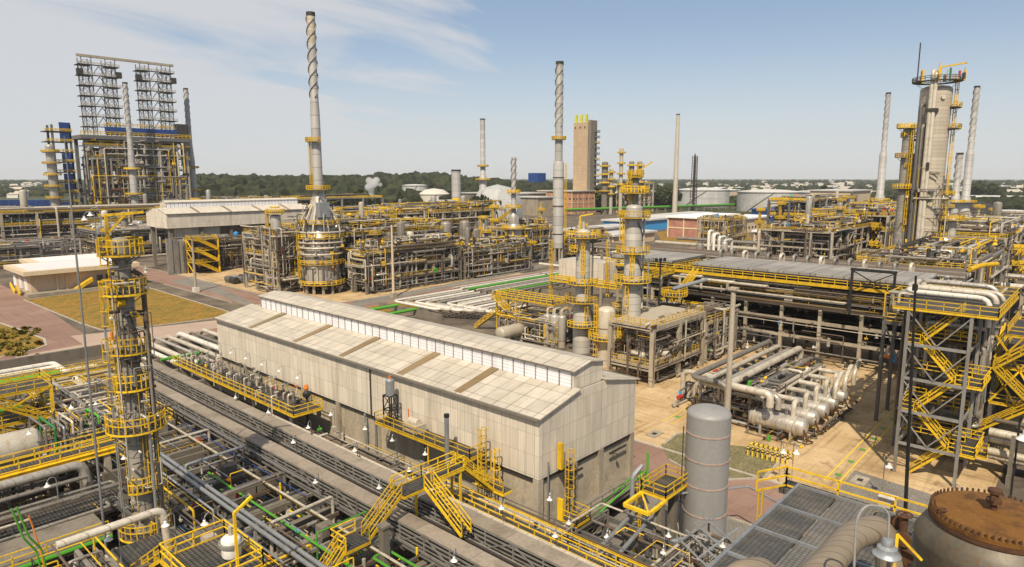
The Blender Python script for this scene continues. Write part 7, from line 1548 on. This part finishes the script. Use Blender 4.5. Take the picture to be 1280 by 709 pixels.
# ================================================================ vegetation
def crown_mesh(rng, R_, H_, n, leaf, lobes=9):
    """many small tilted leaf faces spread through uneven lobes"""
    mb = MB(); L = []
    for i in range(lobes):
        a = rng.uniform(0, 6.28); q = rng.uniform(.1, .75); L.append((q*R_*math.cos(a), q*R_*math.sin(a), H_*rng.uniform(.25,.85), R_*rng.uniform(.32,.55)))
    for i in range(n):
        x, y, z, r = rng.choice(L); u = V3((rng.gauss(0,1), rng.gauss(0,1), rng.gauss(0,1))).normalized()*r*(rng.random()**.35); u.z *= .85
        p = V3((x,y,z))+u; s_ = leaf*rng.uniform(.6,1.5); e1 = V3((rng.gauss(0,1),rng.gauss(0,1),rng.gauss(0,1))).normalized()*s_; e2 = e1.orthogonal().normalized()*s_*rng.uniform(.4,.9)
        mb.add([tuple(p-e1-e2*.3),tuple(p+e2),tuple(p+e1*1.1),tuple(p-e2)],[(0,1,2,3)])
    return mb
rngt = random.Random(4); protos = []
def new_tree(label, group, loc, R_, H_, leafm='leaf', n=900):
    t = thing('tree', label, 'tree', loc, group)
    mb = MB(); mb.tube([(0,0,0),(.1,.1,H_*.3),(.3,-.2,H_*.75)],[R_*.09,R_*.07,R_*.02],7)
    for i in range(5): a = i*1.3; mb.tube([(0,0,H_*.25+.4*i),(R_*.5*math.cos(a),R_*.5*math.sin(a),H_*.55+.3*i)],[R_*.04,R_*.012],5)
    o = mb.build('trunk','bark',None,(0,0,0)); o.parent = t; o.location = (0,0,0)
    o = crown_mesh(rngt,R_,H_,n,R_*.13).build('crown',leafm,None,(0,0,0),smooth=0); o.parent = t; o.location = (0,0,0)
    return t
protos = [new_tree('','trees between the plant and the tanks',(0,0,-500),9,13), new_tree('','trees between the plant and the tanks',(0,0,-500),11,15), new_tree('','trees between the plant and the tanks',(0,0,-500),8,11)]
used = [0,0,0]
def plant(px_, py_, label, group, s_=1.0):
    k = rngt.randrange(3); c = at(px_, py_)
    if used[k] == 0: t = protos[k]; t.location = c; t.rotation_euler = (0,0,rngt.uniform(0,6))
    else: t = copy_tree(protos[k], c, rngt.uniform(0,6))
    used[k] += 1; t['label'] = label; t['group'] = group; t.scale = (s_,s_,s_*rngt.uniform(.85,1.15)); return t
for k,(p,q,s_) in enumerate(((432,270,.8),(442,272,1.0),(452,271,1.1),(461,271,.8),(426,268,.6))): plant(p,q,f'dark tree left of the steam plume, {ORD[k]} of the clump counted from its left','dark trees by the steam plume',s_*1.5)
for k,(p,q,s_) in enumerate(((588,274,.9),(598,275,1.0),(606,276,.7),(582,270,.6))): plant(p,q,f'dark tree beside the fat silver chimney, {ORD[k]} of that clump','trees beside the fat chimney',s_*1.5)
for k,(p,q,s_) in enumerate(((738,264,.8),(747,265,1.0),(757,264,1.15),(767,264,1.2),(777,263,1.1),(786,262,.9),(730,262,.7))): plant(p,q,f'dense dark tree below the concrete tower, {ORD[k]} in the row','trees below the concrete tower',s_*1.6)
for k,(p,q,s_) in enumerate(((812,262,1.1),(821,262,1.4),(831,262,1.5),(839,261,1.2))): plant(p,q,f'large dark tree left of the pale storage tank, {ORD[k]} of four','large trees by the pale storage tank',s_*1.3)
for k,(p,q,s_) in enumerate(((912,256,.7),(1030,250,.9),(1038,252,1.0),(1215,252,1.0),(1226,251,1.2),(1234,252,1.1),(1247,248,1.0),(1262,244,1.0),(1212,246,1.2),(1222,243,1.3),(520,262,.6),(500,268,.6),(560,268,.7),(548,268,.6))):
    plant(p,q,f'single dark tree standing in the background plain, {ORD[k]} counted from a scattered set','scattered background trees',s_*1.4)
def blobs(pts, name, mat):
    """far woodland: rough crowns merged into one stuff object"""
    r_ = random.Random(12); v = []; f = []
    base = [(math.sin(p)*math.cos(a), math.sin(p)*math.sin(a), math.cos(p)) for p in (R(35),R(75),R(110)) for a in [R(60*i+(30 if p > 1 else 0)) for i in range(6)]] + [(0,0,1)]
    tri = [(18,i,(i+1)%6) for i in range(6)]
    for i in range(6): j = (i+1)%6; tri += [(i,6+i,j),(j,6+i,6+j),(6+i,12+i,6+j),(6+j,12+i,12+j)]
    for (x,y,z,r) in pts:
        o = len(v)
        for (a,b2,c_) in base: k = r*r_.uniform(.62,1.25); v.append((x+a*k,y+b2*k,z+r*.55+c_*k*.95))
        f += [(o+a,o+b2,o+c_) for a,b2,c_ in tri]
    mb = MB(); mb.v = v; mb.f = f; mb.m = [0]*len(f); o = mb.build(name, mat, smooth=0); return tag(o, 'dense dark green woodland seen far off across the plain', 'woodland', kind='stuff')
def dirpt(px_, dist): a = HEAD - math.atan((px_-640)/850); return dist*math.cos(a), dist*math.sin(a)
def hill_h(px_):
    # height of the wooded ridge by photo column
    K = [(140,12),(240,21),(330,20),(420,19),(490,25),(540,26),(590,17),(640,9),(740,2),(1300,0)]
    for (a,ha),(b2,hb) in zip(K,K[1:]):
        if a <= px_ <= b2: u = (px_-a)/(b2-a); u = u*u*(3-2*u); return ha+(hb-ha)*u
    return 0
hv = []; hf = []; cols = list(range(140,760,10)); rows = [900,1000,1100,1200,1300,1400,1500,1650]
for i, p in enumerate(cols):
    for j, d in enumerate(rows): x, y = dirpt(p, d); hv.append((x,y,-1+hill_h(p)*math.sin(min(1,j/5)*math.pi/2)*(1 if j < 7 else .7)))
for i in range(len(cols)-1):
    for j in range(len(rows)-1): a = i*len(rows)+j; hf.append((a,a+1,a+1+len(rows),a+len(rows)))
mb = MB(); mb.v = hv; mb.f = hf; mb.m = [0]*len(hf); struct(mb,'hill','land')
rb = random.Random(3); pts = []
for i in range(5200):
    p = rb.uniform(200,745); d = rb.uniform(880,1560) ; j = min(1,(d-900)/500); 
    if d < 900: j = 0
    h = hill_h(p)*math.sin(min(1,j)*math.pi/2)
    if hill_h(p) < 3 and rb.random() < .5: continue
    x, y = dirpt(p, d); pts.append((x,y,h,rb.choice([3.5,5,6,8,10.5,5,6,13])*rb.uniform(.8,1.2)))
blobs(pts,'woodland','leaf_far')
pts = []
for i in range(5200):
    p = rb.uniform(-60,1340); d = 1600+3800*rb.random()**1.3; x, y = dirpt(p,d); pts.append((x,y,-2,rb.uniform(5,11)*(1 if d < 3000 else 1.6)))
blobs(pts,'woodland','leaf_far')
pts = []
for i in range(900):
    p = rb.choice([rb.uniform(1030,1300),rb.uniform(1190,1290),rb.uniform(880,1060)]); d = rb.uniform(900,1600); x, y = dirpt(p,d); pts.append((x,y,-1,rb.uniform(5,9)))
blobs(pts,'woodland','leaf_far')
# low bushes on the weedy corner at the left edge
bl = crown_mesh(random.Random(8),1.0,.9,260,.2,6)
pb = None
for k in range(60):
    q = at(rb.uniform(-8,50), rb.uniform(409,446))
    if pb is None: o = bl.build('bush','leaf_yellow',None,(0,0,0),smooth=0); pb = o
    else: o = pb.copy(); col.objects.link(o)
    o.location = (q.x,q.y,0.0); s_ = rb.uniform(.4,1.0); o.scale = (s_*1.2,s_*1.2,s_); o.rotation_euler = (0,0,rb.uniform(0,6)); tag(o,'yellow green bush on the grassy corner at the left edge','bush','bushes on the grassy corner')
# distant town
ph = MB().use('white').box(-6,6,-4,4,0,5).use('roof').add([(-6.4,-4.4,5),(6.4,-4.4,5),(6.4,0,7.2),(-6.4,0,7.2),(6.4,4.4,5),(-6.4,4.4,5)],[(0,1,2,3),(3,2,4,5)]).build('distant_house',None,None,(0,0,0))
first = True
for k in range(150):
    p = rb.uniform(700,1300) if k < 115 else rb.uniform(-20,60); d = rb.uniform(1500,3800); x, y = dirpt(p,d)
    o = ph if first else ph.copy()
    if not first: col.objects.link(o)
    first = False; o.location = (x,y,3 if d > 2200 else 0); s_ = rb.uniform(1.0,2.6); o.scale = (s_,s_*rb.uniform(.8,1.6),rb.uniform(.9,2.4)); o.rotation_euler = (0,0,rb.uniform(0,3)); tag(o,'tiny pale house of the town on the far horizon','house','houses of the far town')
# ================================================================ steam plumes (volumes)
ms = bpy.data.materials.new('steam'); ms.use_nodes = True; tt = ms.node_tree; tt.nodes.clear(); oo = tt.nodes.new('ShaderNodeOutputMaterial'); pv = tt.nodes.new('ShaderNodeVolumePrincipled')
pv.inputs['Color'].default_value = (.98,.98,.98,1); pv.inputs['Density'].default_value = .22; pv.inputs['Anisotropy'].default_value = 0.2; tt.links.new(pv.outputs[0], oo.inputs['Volume']); M['steam'] = ms
def plume(label, p, pts_, seed):
    r_ = random.Random(seed); mb = MB(); c = at(*p)
    v = []; 
    bm = MB()
    pts3 = []
    for (dx, dz, r) in pts_: pts3.append((c.x + _rt.x*dx, c.y + _rt.y*dx, c.z+dz, r))
    me = bpy.data.metaballs.new('steam_plume'); ob = bpy.data.objects.new('steam_plume_source', me); col.objects.link(ob); me.resolution = .9; me.threshold = .25
    for (x,y,z,r) in pts3:
        for q in range(4):
            e = me.elements.new(); e.co = (x+r_.uniform(-.6,.6)*r, y+r_.uniform(-.6,.6)*r, z+r_.uniform(-.6,.6)*r); e.radius = r*r_.uniform(.7,1.1)
    dg = bpy.context.evaluated_depsgraph_get(); m2 = bpy.data.meshes.new_from_object(ob.evaluated_get(dg)); bpy.data.objects.remove(ob)
    m2.name = 'steam_plume'; m2.materials.clear(); m2.materials.append(M['steam']); o = bpy.data.objects.new('steam_plume', m2); col.objects.link(o); tag(o,label,'steam')
plume('white steam plume rising in front of the dark trees and forest hill',(465,262),[(0,6,3.2),(-.5,12,3.8),(-1,18,4.6),(-1.6,24,5.6),(1.6,29,6.2),(6,31,5.0),(10,28,3.2)],1)
plume('small wisp of white steam at the right beyond the storage tanks',(1046,252),[(0,14,2),(-2,19,2.2),(-5,24,2.8),(-9,29,3.4),(-13,31,3.0)],2)
# ================================================================ haze
mh = bpy.data.materials.new('haze'); mh.use_nodes = True; tt = mh.node_tree; tt.nodes.clear(); oo = tt.nodes.new('ShaderNodeOutputMaterial'); pv = tt.nodes.new('ShaderNodeVolumePrincipled')
pv.inputs['Color'].default_value = (.86,.90,.95,1); pv.inputs['Density'].default_value = HAZE_D; tt.links.new(pv.outputs[0], oo.inputs['Volume']); M['haze'] = mh
if HAZE_D > 0: tag(MB().box(-9100,16100,-9100,16100,-1.1,135).build('haze','haze'),'pale thin air haze over the whole plant','haze',kind='stuff')

# ================================================================ ordinals read from the left of the view
def relabel(group, text):
    q = [o for o in bpy.data.objects if o.get('group') == group and o.parent is None and 'label' in o]
    q.sort(key=lambda o: px(o.location)[0])
    for i, o in enumerate(q): o['label'] = text.replace('#', ORD[i])
for g_, t_ in (('bell lamps among the cable trays','# bell lamp from the left among the brown cable trays'),('bell lamps in the left pipework','# bell lamp from the left in the left foreground pipework'),('bell lamps behind the near platform','# of three bell lamps from the left behind the near yellow platform'),
               ('bell lamps between shed and silo','# bell lamp from the left low between shed gable and silo'),('pumps below the shed gable','# small pump from the left in the pipework below the shed gable'),('yellow stairs between the furnaces','# steep yellow stair from the left among the mid distance frames'),
               ('yellow stairs in the right distance','# zigzag yellow stair from the left around the wide tall column'),('scattered background trees','# lone dark tree from the left in the far background plain'),('grey pump drums by the red road','# grey pump drum from the left in the group by the red road'),
               ('pumps behind the yard pipe bank','# small pump from the left behind the yard pipe bank'),('drums inside the beige concrete frame','# small drum from the left inside the beige concrete frame'),('bell lamps under the wall platform','# bell lamp from the left against the stained lower shed wall'),
               ('valve stacks on the gallery','# valve stack from the left on the yellow gallery by the shed'),('bell lamps along the shed wall','# bell lamp from the left along the far half of the shed wall'),('shaded drums inside the concrete rack','# shaded drum from the left inside the dark concrete rack')): relabel(g_, t_)
